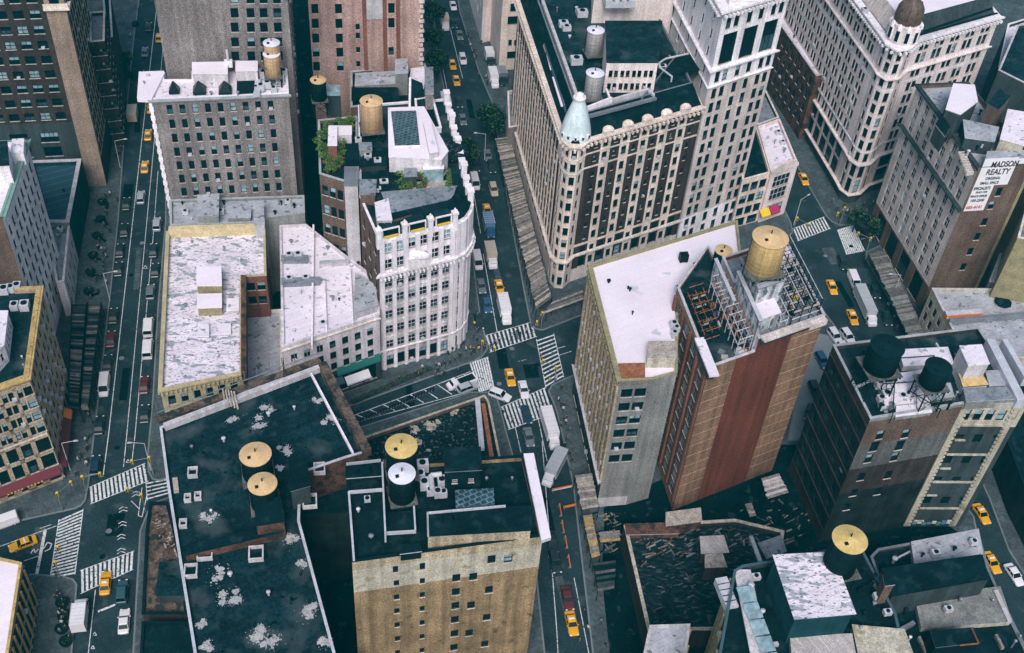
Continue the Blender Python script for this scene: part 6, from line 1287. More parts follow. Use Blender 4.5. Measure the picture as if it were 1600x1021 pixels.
# garden furniture
for x, y in ((648, 305), (684, 302), (516, 262)):
    c = P(x, y, 36.1 if x > 600 else 34.9); root = empty('garden_table', (c.x, c.y, c.z)); tag(root, {648: 'small pale table left on the paved roof garden', 684: 'grey slatted table right on the paved roof garden', 516: 'small pale table on the brown brick house terrace'}[x], 'table')
    b = MB(); b.box((c.x, c.y, c.z+.72), (1.6, .9, .06), .4, 'metal_light'); b.build('table_top', root)
    for sx in (-.6, .6):
        for sy in (-.35, .35): b = MB(); b.box((c.x+sx, c.y+sy, c.z), (.07, .07, .72), .4, 'metal_grey'); b.build('leg', root)
# ---------------------------------------------------------------- sidewalk sheds of scaffold and planks
def shed(quads, z, label, mats=('plank_a', 'plank_b', 'plank_c'), name='sidewalk_shed', dens=.42, fence=None):
    c = P(*quads[0][0], z); root = empty(name, (c.x, c.y, 0)); tag(root, label, 'scaffold shed'); rnd = random.Random(3)
    pl = MB(); ps = MB(); fr = MB()
    for q in quads:
        a, b_, c_, d = [P(x, y, z) for x, y in q]; L = (d-a).length; n = max(3, int(L/dens))
        for i in range(n):
            t0 = i/n; t1 = (i+.93)/n; j = rnd.uniform(-.05, .05); jj = rnd.uniform(0, .07); e0 = a.lerp(d, t0); e1 = a.lerp(d, t1); f0 = b_.lerp(c_, t0); f1 = b_.lerp(c_, t1)
            e0, f0, e1, f1 = e0.lerp(f0, j), f0.lerp(e0, rnd.uniform(-.05, .06)), e1.lerp(f1, j), f1
            m = rnd.choice(mats); pl.add([(v.x, v.y, z+jj) for v in (e0, f0, f1, e1)]+[(v.x, v.y, z+jj-.08) for v in (e0, f0, f1, e1)], [(0, 1, 2, 3)[::-1], (4, 5, 6, 7), (0, 1, 5, 4), (1, 2, 6, 5), (2, 3, 7, 6), (3, 0, 4, 7)], m)
        k = max(2, int(L/3))
        for i in range(k+1):
            for p, r in ((a, d), (b_, c_)): q_ = p.lerp(r, i/k); ps.tube((q_.x, q_.y, .1), (q_.x, q_.y, z-.1), .07, 'metal_dark', 5)
        for p, r in ((a, d), (b_, c_)):
            fr.tube((p.x, p.y, z-.15), (r.x, r.y, z-.15), .1, 'metal_dark', 5)
            if fence:
                fr.quad((p.x, p.y, z), (r.x, r.y, z), (r.x, r.y, z+1.1), (p.x, p.y, z+1.1), fence)
    pl.build('plank_deck', root); ps.build('post', root) if False else None
    for o_ in (ps,):
        # each post a mesh of its own
        per = len(o_.v)//10
        for i in range(per):
            m_ = MB(); m_.add(o_.v[i*10:(i+1)*10], [(0, 1, 6, 5), (1, 2, 7, 6), (2, 3, 8, 7), (3, 4, 9, 8), (4, 0, 5, 9)], 'metal_dark'); m_.build('post', root)
    fr.build('frame', root); return root
shed([[(113, 476), (136, 476), (124, 640), (107, 637)], [(138, 476), (159, 476), (139, 641), (126, 640)]], 4.2, 'wooden plank shed over the pavement left of the avenue below the white building', ('plank_b', 'stone_dark', 'plank_a', 'stone_dark', 'metal_dark'), dens=.5, fence='teal_wall')
shed([[(774, 217), (797, 214), (862, 466), (838, 484)], [(864, 470), (910, 452), (912, 468), (846, 492)]], 4.4, 'long wooden plank shed wrapping the street side of the cupola hotel', dens=.5)
shed([[(899, 743), (925, 740), (936, 792), (909, 797)]], 4.4, 'short pale plank shed at the foot of the loft building', ('plank_c', 'plank_c', 'plank_a'), dens=.6)
shed([[(911, 806), (925, 804), (938, 868), (924, 872)]], 3.2, 'ochre plank walkway cover below the short pale plank shed', ('plank_ochre', 'plank_ochre', 'plank_a'), dens=.45)
shed([[(936, 832), (968, 829), (969, 845), (938, 848)]], 3.4, 'ochre plank platform beside the derelict roof', ('plank_ochre', 'plank_a'), dens=.5)
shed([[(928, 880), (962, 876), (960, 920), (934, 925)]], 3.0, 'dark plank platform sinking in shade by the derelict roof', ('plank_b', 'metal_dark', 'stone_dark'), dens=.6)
shed([[(1358, 397), (1383, 392), (1447, 522), (1420, 527)]], 4.2, 'grey plank shed running along the storefronts of the painted sign building', ('plank_b', 'plank_a', 'cement', 'plank_b'), dens=.5)
shed([[(1190, 748), (1217, 740), (1233, 770), (1200, 780)]], 9, 'bright pale plank deck standing high in the dark yard', ('plank_c', 'cement_pale', 'plank_a'), dens=.55)
shed([[(1164, 788), (1174, 786), (1182, 806), (1172, 808)]], 7, 'small tan plank deck in the dark yard by the brick tower', ('plank_c', 'plank_a'), dens=.5)
# ---------------------------------------------------------------- rooftop equipment
def unit(px, py, z, s, label, name='air_conditioner', rz=.22, grp=None, m='metal_light'):
    c = P(px, py, z); root = empty(name, (c.x, c.y, z)); tag(root, label, 'ventilation unit', grp)
    b = MB(); b.box((c.x, c.y, z+.15), s, rz, m); b.build('casing', root)
    b = MB(); b.lathe((c.x, c.y, z+.15+s[2]), [(min(s[:2])*.36, 0), (min(s[:2])*.36, .12), (min(s[:2])*.30, .12), (min(s[:2])*.29, .03), (.01, .03)], 'metal_dark', 12); b.build('fan', root)
    b = MB(); cs, sn = math.cos(rz), math.sin(rz)
    for sx in (-1, 1): b.box((c.x+sx*s[0]*.35*cs, c.y+sx*s[0]*.35*sn, z), (.15, s[1], .15), rz, 'metal_dark')
    b.build('skid', root)
def pipe(px, py, z, h, label, grp, r=.13, m='metal_light'):
    c = P(px, py, z); o = MB(); o.tube(c, c+Vector((0, 0, h)), r, m, 6); o.lathe((c.x, c.y, z+h), [(r*1.9, -.05), (r*1.9, .12), (.01, .3)], m, 8); tag(o.build('roof_vent'), label, 'roof vent', grp)
def scatter(pts_, z, where, h=(.5, 1.1), m=('metal_light', 'metal_dark', 'metal_grey')):
    for x, y in pts_: pipe(x, y, z, random.uniform(*h), 'vent pipe on '+where, 'vent pipes on '+where, random.uniform(.1, .22), random.choice(m))
def units(pts_, z, where, s=(1.4, 1.0, .9)):
    for x, y in pts_:
        k = random.uniform(.8, 1.25); unit(x, y, z, (s[0]*k, s[1]*k, s[2]*k), 'metal fan unit on '+where, grp='fan units on '+where)
scatter([(330, 535), (280, 400), (300, 380), (350, 390), (395, 380), (270, 560), (340, 560), (365, 540), (290, 480), (375, 410)], 20.1, 'the worn white roof by the avenue')
scatter([(470, 460), (460, 520), (530, 470), (575, 480), (560, 415), (455, 380), (512, 390), (520, 470)], 18.5, 'the white roof of the cream shop building')
units([(505, 510), (452, 403), (466, 403), (452, 440), (478, 439)], 18.6, 'the white roof of the cream shop building', (1.3, 1.0, 1.0))
scatter([(285, 320), (300, 345), (350, 320), (372, 335), (440, 320), (460, 325), (430, 335)], 20.9, 'the low annex under the grey block')
units([(330, 322), (345, 335), (450, 318), (290, 335)], 20.9, 'the low annex under the grey block')
scatter([(330, 148), (332, 135), (400, 140), (405, 128), (372, 150), (226, 135), (232, 122)], 46.5, 'the roof with three dark skylights')
units([(408, 142), (418, 138), (428, 145), (438, 130), (444, 118), (402, 118), (412, 122)], 46.5, 'the roof with three dark skylights', (1.4, 1.2, 1.4))
b = MB()
for i in range(3): b.tube(P(398+i*3, 150, 47), P(400+i*3, 126, 47), .35, 'metal_light', 8)
tag(b.build('duct'), 'bundle of pale round ducts on the grey block beneath the timber tanks', 'duct')
scatter([(905, 100), (925, 75), (960, 90), (985, 100), (1000, 118), (950, 60), (890, 60), (870, 20), (900, 20), (935, 20), (968, 140), (990, 128), (1020, 108), (1045, 96)], 44, 'the black roof of the cupola hotel', (.6, 1.6))
units([(885, 48), (880, 42), (909, 26), (900, 100), (974, 124), (968, 118), (951, 72), (1034, 110)], 44, 'the black roof of the cupola hotel', (2.2, 1.6, 1.3))
unit(955, 82, 44, (2.2, 3.0, 3.2), 'tall teal duct housing beside the tanks on the cupola hotel', 'duct_housing', m='teal_trim')
for i in range(4): unit(950+i*11, 8, 50, (2.0, 3.4, 1.6), 'large steel cooling fan in the row on the mechanical building', 'cooling_fan', grp='cooling fans in a row on the mechanical building')
for i, (a_, c_) in enumerate((((1010, 112), (1040, 92)), ((1040, 92), (1075, 84)), ((985, 120), (1022, 148)), ((1050, 120), (1030, 105)))):
    b = MB(); p, q = P(*a_, 45.4), P(*c_, 45.4); b.tube(p, q, .22, 'metal_light', 7); b.tube(p, p-Vector((0, 0, 1.4)), .2, 'metal_light', 6); b.tube(q, q-Vector((0, 0, 1.4)), .2, 'metal_light', 6); tag(b.build('duct'), 'thin pale pipe run crossing the black roof of the cupola hotel', 'duct', 'pipe runs on the cupola hotel')
unit(1067, 408, 35.2, (1.6, 1.2, 1.7), 'dark vented unit alone on the bright white loft roof', 'air_conditioner', m='metal_dark')
units([(1066, 462), (1058, 455), (1052, 512), (1056, 518), (1053, 526)], 35.2, 'the bright white loft roof beside the brick tower', (1.2, 1.0, 1.2))
scatter([(981, 452), (984, 455), (951, 442), (988, 492), (1085, 416), (1092, 418)], 35.1, 'the bright white loft roof', (.4, .8), ('metal_dark',))
units([(1240, 38), (1275, 40), (1252, 62), (1290, 20)], 19.1, 'the white loft roof beyond the white tower', (2.2, 1.8, 1.0)); scatter([(1245, 25), (1262, 48), (1285, 60), (1278, 95), (1240, 60)], 19.1, 'the white loft roof beyond the white tower')
units([(1215, 210), (1222, 225)], 14.7, 'the small white roof with arched gable'); scatter([(1210, 225), (1225, 238), (1205, 205)], 14.7, 'the small white roof with arched gable')
units([(1540, 190), (1520, 170), (1535, 230), (1562, 215), (1548, 222)], 41.5, 'the cluttered roof of the painted sign building')
scatter([(1530, 180), (1515, 228), (1500, 200), (1550, 180), (1570, 235), (1525, 235), (1510, 245), (1540, 200)], 41, 'the cluttered roof of the painted sign building', (.6, 1.5))
units([(1375, 628), (1383, 622), (1376, 640), (1366, 590), (1372, 605), (1420, 560), (1530, 560), (1555, 560), (1408, 625)], 35, 'the roof with two black tanks', (1.3, 1.1, 1.1))
scatter([(1430, 600), (1445, 640), (1390, 580), (1490, 560), (1500, 590), (1520, 590), (1365, 570), (1382, 648), (1480, 640), (1350, 570), (1346, 560)], 35, 'the roof with two black tanks', (.7, 1.8))
b = MB()
for (x0, y0, x1, y1) in ((1395, 648, 1400, 560), (1400, 560, 1460, 556), (1380, 600, 1440, 596), (1420, 610, 1470, 640), (1350, 560, 1372, 640), (1340, 556, 1364, 636)):
    b.tube(P(x0, y0, 37), P(x1, y1, 37), .1, 'metal_dark', 5)
    for x, y in ((x0, y0), (x1, y1)): p = P(x, y, 37); b.tube(p, p-Vector((0, 0, 2.2)), .1, 'metal_dark', 5)
tag(b.build('pipe_frame'), 'dark steel pipe frame crossing the roof with two black tanks', 'pipe frame')
units([(663, 762), (672, 772), (690, 758), (684, 775), (657, 748), (693, 775)], 39.3, 'the black roof of the yellow brick building', (1.1, 1.3, 1.2))
unit(660, 735, 39.2, (1.8, 1.4, 1.8), 'pale square vent box beside the grey lidded tank', 'vent_box'); unit(574, 783, 39.2, (.9, .9, .6), 'small pale vent box left on the black roof of the yellow brick building', 'vent_box')
b = MB(); b.tube(P(673, 743, 41), P(676, 768, 41), .4, 'metal_light', 8); b.tube(P(673, 743, 41), P(690, 741, 41), .4, 'metal_light', 8); tag(b.build('duct'), 'bent steel duct between tank and dark penthouse on the yellow brick building', 'duct')
scatter([(560, 800), (580, 840), (720, 815), (800, 800), (760, 750), (800, 750), (700, 755)], 39.3, 'the black roof of the yellow brick building', (.4, .9))
scatter([(300, 700), (350, 690), (420, 650), (460, 640), (330, 800), (360, 900), (420, 930), (470, 900), (350, 980)], 26.4, 'the peeling black roof', (.4, .9))
units([(1180, 905), (1172, 940), (1385, 960), (1370, 935)], 29.3, 'the terraces with teal edges'); scatter([(1240, 985), (1395, 990), (1350, 960), (1365, 945), (1190, 960)], 29.3, 'the terraces with teal edges')
units([(1405, 900), (1460, 868), (1480, 955), (1520, 850)], 9.9, 'the low warehouse roof'); scatter([(1440, 870), (1490, 860), (1500, 940), (1550, 940)], 9.9, 'the low warehouse roof')
units([(1350, 20), (1430, 30)], 49.4, 'the white roof behind the copper dome')
scatter([(100, 300), (94, 368), (92, 362)], 10.2, 'the ribbed teal roof building'); units([(92, 368), (95, 361)], 9.3, 'the pale annex under the teal roof', (1.0, .9, .7))
units([(8, 458), (18, 455), (28, 452), (24, 483), (40, 483)], 27.7, 'the dark roof with gold parapet', (1.6, 1.8, 1.4)); scatter([(23, 510), (35, 560), (38, 575), (20, 560)], 27.6, 'the dark roof with gold parapet')
units([(590, 300), (600, 290), (560, 222), (575, 248), (590, 255)], 36.5, 'the rear roofs of the ornate block'); scatter([(605, 300), (575, 255), (620, 350), (565, 250), (700, 270)], 36.3, 'the rear roofs of the ornate block')
# ---------------------------------------------------------------- red tower roof: pale penthouse, scaffolding, steel
rt = RD2['root']; zR2 = 42.4
def wpoly(o, du, dv, u0, u1, v0, v1): return [(o.x+du.x*u+dv.x*v, o.y+du.y*u+dv.y*v) for u, v in ((u0, v0), (u1, v0), (u1, v1), (u0, v1))]
def wbulk(rt, poly, z0, z1, wall, roof, cop, name='penthouse'):
    b = MB(); b.prism(poly, z0, z1, wall); b.build(name, rt); t = MB(); t.prism(inset(poly, -.15), z1, z1+.2, cop, roof, bottom=True); t.build('roof', rt)
wbulk(rt, wpoly(r2, dR, D103.xy, .6, 6.2, 5.5, 13.5), zR2, 49.3, 'stained_panel', 'roof_lgrey', 'metal_grey')
wbulk(rt, wpoly(r2, dR, D103.xy, .4, 4.6, 2.0, 5.4), zR2, 45.6, 'stained_panel', 'roof_clean', 'white_trim')
wbulk(rt, wpoly(r2, dR, D103.xy, -.5, .0, .6, 13), 40, 46.8, 'stained_panel', 'metal_light', 'metal_grey', 'screen_wall')
wbulk(rt, wpoly(r2, dR, D103.xy, 7.5, 12.5, 14, 20), zR2, 44.6, 'cement_pale', 'roof_white', 'white_trim')
wbulk(RD['root'], wpoly(r2, dR, D103.xy, -2.2, -1.8, 9, 20), 39, 44.2, 'stained_panel', 'metal_light', 'metal_grey', 'screen_wall')
def scaffold(o, du, dv, nu, nv, su, sv, z, hs, label, mats):
    root = empty('scaffold', (o.x, o.y, z)); tag(root, label, 'scaffold'); rnd = random.Random(int(o.x*10))
    up = MB(); ra = MB(); pk = MB()
    for i in range(nu+1):
        for j in range(nv+1): p = o+du*su*i+dv*sv*j; up.tube((*p, z), (*p, z+hs), .09, mats[0], 4)
    for k in range(1, 4):
        zz = z+hs*k/3-.05
        for j in range(nv+1): p = o+dv*sv*j; q = p+du*su*nu; ra.tube((*p, zz), (*q, zz), .085, mats[k % len(mats)], 4)
        for i in range(nu+1): p = o+du*su*i; q = p+dv*sv*nv; ra.tube((*p, zz), (*q, zz), .085, mats[(k+1) % len(mats)], 4)
    for j in range(nv):
        if rnd.random() < .7: p = o+dv*sv*j; q = p+du*su*nu*rnd.uniform(.4, 1); n_ = dv*.5; pk.add([(*p, z+hs*.66), (*q, z+hs*.66), (*(q+n_), z+hs*.66), (*(p+n_), z+hs*.66)], [(0, 1, 2, 3)], 'plank_c')
    up.build('upright', root); ra.build('ledger', root)
    if pk.f: pk.build('plank', root)
dv = D103.xy
scaffold(r1+dR*.2+dv*1.0, dR, dv, 2, 8, 1.4, 2.0, 39.2, 4.2, 'scaffold of pale and rust red pipes above the lower part of the brick tower', ('metal_light', 'rust', 'metal_dark'))
scaffold(rA+dR*1.0+dv*6, dR, dv, 2, 5, 1.6, 2.2, 39.2, 3.2, 'low pipe scaffold along the left edge of the brick tower roof', ('metal_dark', 'rust'))
scaffold(r2+dR*7.2+dv*1.2, dR, dv, 3, 8, 2.0, 2.1, zR2, 4.0, 'dark pipe scaffold on the right half of the brick tower roof', ('metal_dark', 'metal_light', 'metal_dark'))
scaffold(r2+dR*4.6+dv*1.0, dR, dv, 1, 4, 1.6, 1.6, zR2, 3.0, 'narrow pale pipe frame in front of the yellow tank', ('metal_light', 'metal_grey'))
rnd = random.Random(5)
for i in range(25):
    u = rnd.uniform(4.8, 13.0); v = rnd.uniform(1, 17); p = r2+dR*u+dv*v; b = MB(); b.box((p.x, p.y, zR2+.02), (rnd.uniform(.5, 1.6), rnd.uniform(.4, 1.2), rnd.uniform(.3, 1.1)), rnd.uniform(0, 3), rnd.choice(('metal_light', 'c_tan', 'metal_dark', 'metal_dark', 'cement_pale', 'plank_c', 'rust', 'awning_yellow')))
    b.tube((p.x, p.y, zR2+.05), (p.x+rnd.uniform(-1, 1), p.y+rnd.uniform(-1, 1), zR2+rnd.uniform(1, 1.6)), .05, 'metal_light', 4)
    tag(b.build('building_material'), 'crate or stacked material on right half of brick tower roof', 'crate', 'materials on the brick tower roof')
for i in range(18):
    u = rnd.uniform(-6.5, -.8); v = rnd.uniform(1, 16); p = r2+dR*u+dv*v; b = MB(); b.box((p.x, p.y, 39.22), (rnd.uniform(.5, 1.5), rnd.uniform(.4, 1.2), rnd.uniform(.3, 1.0)), rnd.uniform(0, 3), rnd.choice(('metal_light', 'plank_c', 'metal_grey', 'metal_dark', 'rust', 'c_blue')))
    tag(b.build('building_material'), 'crate or stacked material under the scaffold on the lower tower roof', 'crate', 'materials under the tower scaffold')
b = MB(); p = P(1168, 524, 40.5); b.box(p, (1.0, 2.6, .6), .8, 'c_blue'); tag(b.build('tarpaulin'), 'blue covered bundle beside the pale penthouse on the brick tower', 'tarpaulin')
b = MB(); b.box((*(rA+dR*LR*.62-nR*.5), 42.3), (LR*.42, .9, 1.0), math.atan2(dR.y, dR.x), 'stone_dark'); b.box((*(rA+dR*LR*.62-nR*.6), 43.3), (LR*.42, 1.5, .35), math.atan2(dR.y, dR.x), 'stone_pale'); b.build('cornice', RD2['root'])
b = MB(); b.box((*(rA+dR*LR*.91-nR*.4), 42.0), (LR*.16, 1.4, 1.2), math.atan2(dR.y, dR.x), 'stone_pale'); b.build('cornice', RD2['root'])
b = MB(); b.box((*(rA+dR*.2-nR*.1+dv*2.2), 38.2), (1.2, 6.4, 1.9), math.atan2(dv.y, dv.x)-PI/2, 'stone_dark'); b.box((*(rA+dR*.2+dv*2.2), 40.1), (1.7, 9, .4), math.atan2(dv.y, dv.x)-PI/2, 'roof_white'); b.build('cornice', RD['root'])
# ---------------------------------------------------------------- painted advertisement and lettering
def text(s, size, loc, ang, m, name='lettering', parent=None, tilt=90, ext=.03, sx=1.0, shear=0):
    cu = bpy.data.curves.new(name, 'FONT'); cu.body = s; cu.size = size; cu.extrude = ext; cu.align_x = 'LEFT'; cu.offset = size*.018; cu.shear = shear
    o = bpy.data.objects.new(name, cu); C.objects.link(o); bpy.context.view_layer.update()
    me = bpy.data.meshes.new_from_object(o.evaluated_get(bpy.context.evaluated_depsgraph_get())); bpy.data.objects.remove(o)
    me.materials.clear(); me.materials.append(MT[m]); o = bpy.data.objects.new(name, me); C.objects.link(o)
    mw = Matrix.Translation(loc) @ Matrix.Rotation(ang, 4, 'Z') @ Matrix.Rotation(math.radians(tilt), 4, 'X') @ Matrix.Diagonal((sx, 1, 1, 1))
    if parent is not None: o.parent = parent; o.matrix_parent_inverse = Matrix.Translation(-parent.location)
    o.matrix_basis = mw; return o
qA = Vector(QQ['poly'][1]); an = math.radians(12.8); tq = D13.xy; nq = Vector((tq.y, -tq.x)); zt = 42.0
b = MB(); sp = lambda u, z, d=.05: (qA.x+tq.x*u+nq.x*d, qA.y+tq.y*u+nq.y*d, z)
W1, Hh, W_l, H2 = 8.2, 5.9, 4.6, 12.6
b.quad(sp(.6, zt-Hh-.0), sp(W1, zt-Hh), sp(W1, zt+1.2), sp(.6, zt+1.2), 'sign_white'); b.quad(sp(.6, zt-H2), sp(W_l+.6, zt-H2), sp(W_l+.6, zt-Hh), sp(.6, zt-Hh), 'sign_white')
b.build('painted_sign', QQ['root'])
for s, sz, u, z, m, sx in (('MADSON', 2.0, 2.5, zt-1.1, 'sign_black', .72), ('REALTY', 2.0, 2.1, zt-3.0, 'sign_black', .76), ('ORIGINAL', .95, 2.5, zt-4.3, 'sign_black', .78), ('SMALL SPACE', .95, 1.7, zt-5.5, 'sign_black', .74),
                     ('SPECIALISTS', 1.05, .75, zt-6.9, 'sign_black', .68), ('SINCE 1949', .65, 1.6, zt-7.8, 'sign_black', .8), ('PRIVATE OFFICES', .8, .75, zt-8.9, 'sign_black', .62), ('100-2500', 1.0, 1.1, zt-10.1, 'sign_black', .85), ('685-4141', 1.2, .8, zt-12.0, 'sign_red', .82)):
    text(s, sz, sp(u, z, .08), an, m, parent=QQ['root'], sx=sx, shear=.15 if sz > 2 else 0)
# ---------------------------------------------------------------- street furniture
def lamp(px, py, ang, label, h=8, arm=2.6, name='street_lamp', z=.14):
    c = P(px, py, z); root = empty(name, (c.x, c.y, z)); tag(root, label, 'street lamp', 'street lamps')
    b = MB(); b.tube(c, c+Vector((0, 0, h)), .11, 'metal_light', 8, .06); b.build('pole', root)
    d = Vector((math.cos(math.radians(ang)), math.sin(math.radians(ang)), .18)); t = c+Vector((0, 0, h)); b = MB(); b.tube(t, t+d*arm, .05, 'metal_light', 6); b.build('arm', root)
    q = t+d*arm; b = MB(); b.box((q.x, q.y, q.z-.08), (.9, .32, .18), math.radians(ang), 'metal_light', taper=.6); b.build('lamp_head', root)
for a in ((188, 262, 12, 'street lamp leaning over the left lanes beside the tan pier'), (172, 470, 12, 'street lamp at the left kerb above the plank shed'), (1240, 352, 40, 'street lamp arching over the right crossing by the arched gable'),
          (236, 735, 190, 'street lamp at the corner above the black peeling roof'), (110, 735, 12, 'street lamp beside the red awning at the left junction'), (757, 250, 190, 'street lamp beside the corner turret of the ornate block'), (1392, 470, 190, 'street lamp beside the grey plank shed')): lamp(*a)
def signal(px, py, ang, label, arm=3.2):
    c = P(px, py, .14); root = empty('traffic_light', (c.x, c.y, .14)); tag(root, label, 'traffic light', 'traffic lights')
    b = MB(); b.tube(c, c+Vector((0, 0, 5.2)), .12, 'metal_grey', 8, .09); b.build('pole', root)
    d = Vector((math.cos(math.radians(ang)), math.sin(math.radians(ang)), 0)); t = c+Vector((0, 0, 5.1)); q = t+d*arm; b = MB(); b.tube(t, q, .06, 'metal_grey', 6); b.build('mast_arm', root)
    for k, f in enumerate((1, .02)):
        p = t+d*arm*f; b = MB(); b.box((p.x, p.y, p.z-.9), (.42, .42, 1.2), 0, 'awning_yellow'); h_ = b.build('signal_head', root)
        b = MB()
        for i in range(3): b.tube((p.x, p.y-.21, p.z-.72+i*.37), (p.x, p.y-.34, p.z-.72+i*.37), .14, 'sign_black', 8)
        b.build('visor', h_)
for a in ((136, 772, 20, 'yellow traffic light hanging over the upper left crossing'), (98, 798, 60, 'yellow traffic light at the corner under the red awning'), (240, 742, 200, 'yellow traffic light at the corner of the worn white roof block'),
          (228, 800, 160, 'yellow traffic light over the cycle lane chevrons'), (95, 905, 100, 'yellow traffic light below the ladder crossing at left'), (866, 600, 150, 'yellow traffic light at the kerb of the gold ribbed loft building'), (752, 560, 330, 'yellow traffic light at the rounded kerb of the ornate block'),
          (845, 515, 250, 'yellow traffic light at the tip of the cupola hotel'), (1312, 350, 230, 'yellow traffic light under the copper dome corner'), (1238, 366, 320, 'yellow traffic light at the kerb of the arched gable building'), (1352, 398, 150, 'yellow traffic light at the top end of the grey plank shed')): signal(*a)
# planters along the plaza kerb and docked bicycles
pr0 = None
for i in range(9):
    x = 558+i*13.6; y = 627-i*5.9; p = P(x, y, .14)
    if pr0 is None:
        pr0 = empty('street_planter'); b = MB(); b.box((0, 0, 0), (2.3, .9, .6), 0, 'stone_dark'); b.build('trough', pr0); b = MB(); leaves(b, (0, 0, .7), .8, 160, ('leaf_dark', 'leaf'), .16, .5, 6); b.build('foliage', pr0); o = pr0
    else: o = copy_tree(pr0)
    o.location = p; o.rotation_euler = (0, 0, math.radians(33)); tag(o, 'dark planter trough in the row along the kerb below the ornate block', 'planter', 'planter troughs in a row along the kerb')
pr0 = None
for i in range(26):
    x = 560+i*4.55; y = 664-i*1.96; p = P(x, y, .02)
    if pr0 is None:
        pr0 = empty('bicycle')
        for yy in (-.52, .52):
            b = MB()
            for k in range(12): t0, t1 = 2*PI*k/12, 2*PI*(k+1)/12; b.tube((0, yy+.33*math.cos(t0), .34+.33*math.sin(t0)), (0, yy+.33*math.cos(t1), .34+.33*math.sin(t1)), .03, 'tyre', 4)
            b.build('wheel', pr0)
        b = MB(); b.tube((0, -.5, .34), (0, -.15, .75), .04, 'c_blue', 5); b.tube((0, -.15, .75), (0, .4, .7), .04, 'c_blue', 5); b.tube((0, .52, .34), (0, .4, .95), .035, 'c_blue', 5); b.tube((0, 0, .35), (0, -.15, .85), .035, 'c_blue', 5); b.tube((0, 0, .35), (0, .4, .7), .04, 'c_blue', 5); b.build('frame', pr0)
        b = MB(); b.box((0, -.17, .86), (.16, .26, .07), 0, 'sign_black'); b.build('saddle', pr0); b = MB(); b.tube((-.28, .4, .97), (.28, .4, .97), .02, 'metal_dark', 4); b.build('handlebar', pr0)
        b = MB(); b.box((0, .95, 0), (.2, .25, .9), 0, 'metal_dark'); b.build('dock', pr0); o = pr0
    else: o = copy_tree(pr0)
    o.location = p; o.rotation_euler = (0, 0, math.radians(-20)); tag(o, 'blue hire bicycle standing in the docked row beside the hatched plaza', 'bicycle', 'docked hire bicycles')
# roadworks barriers
for i, (x, y, hd, lb) in enumerate(((878, 766, 20, 'long orange and white barrier at the head of the roadworks'), (875, 800, 100, 'orange barrier, first along the roadworks kerb'), (879, 826, 100, 'orange barrier, second along the roadworks kerb'), (884, 850, 100, 'orange barrier, third along the roadworks kerb'), (889, 880, 100, 'orange barrier, fourth along the roadworks kerb'), (890, 794, 20, 'orange barrier standing across the roadworks'))):
    p = P(x, y, 0); root = empty('road_barrier', (0, 0, 0)); tag(root, lb, 'barrier', 'roadworks barriers')
    L = 4.2 if i == 0 else 2.6; b = MB(); b.box((0, 0, .7), (L, .12, .28), 0, 'c_orange'); b.box((0, 0, .35), (L, .12, .2), 0, 'sign_white' if i == 0 else 'c_orange'); b.build('board', root)
    for s in (-1, 1): b = MB(); b.box((s*(L/2-.2), 0, 0), (.12, .6, 1.0), 0, 'metal_grey', taper=.5); b.build('leg', root)
    root.location = (p.x, p.y, .02); root.rotation_euler = (0, 0, math.radians(hd))
# debris in the derelict lots
rnd = random.Random(11); kk = 0
def debris(quad, z, n, mats, label, grp, name='rubble', ln=(.5, 2.2)):
    b = MB()
    for i in range(n):
        u, v = rnd.random(), rnd.random(); a = lerp2(lerp2(quad[0], quad[1], u), lerp2(quad[3], quad[2], u), v); p = P(*a, z); b.box((p.x, p.y, z), (rnd.uniform(*ln)*rnd.choice((1, .6)), rnd.uniform(.08, .3), rnd.uniform(.05, .3)), rnd.choice((.5, .55, .6, 2.1, .58, rnd.uniform(0, 3))), rnd.choice(mats))
    tag(b.build(name), label, 'rubble', None, 'stuff')
debris([(985, 835), (1150, 825), (1200, 850), (1000, 880)], 5.15, 130, ('plank_a', 'plank_b', 'plank_b', 'metal_grey', 'brick_rust', 'metal_dark'), 'loose board on the upper part of the derelict rubble roof', 'boards on the rubble roof')
debris([(1000, 880), (1130, 880), (1120, 970), (1020, 975)], 5.15, 90, ('plank_b', 'metal_dark', 'metal_dark', 'metal_dark'), 'loose board on the lower part of the derelict rubble roof', 'boards low on the rubble roof')
debris([(1140, 800), (1300, 760), (1320, 840), (1230, 850)], .2, 110, ('plank_b', 'metal_dark', 'metal_dark', 'plank_a'), 'loose board in the dark yard behind the brick tower', 'boards in the dark yard')
debris([(925, 800), (965, 800), (975, 870), (930, 870)], .2, 60, ('plank_b', 'plank_b', 'metal_grey', 'plank_ochre', 'metal_dark'), 'loose board in the yard beside the derelict roof', 'boards in the side yard')
debris([(240, 800), (262, 795), (278, 870), (245, 875)], 3.7, 50, ('brick_rust', 'plank_a', 'plank_c'), 'loose plank on the rusty roof at the left junction', 'planks on the rusty roof')

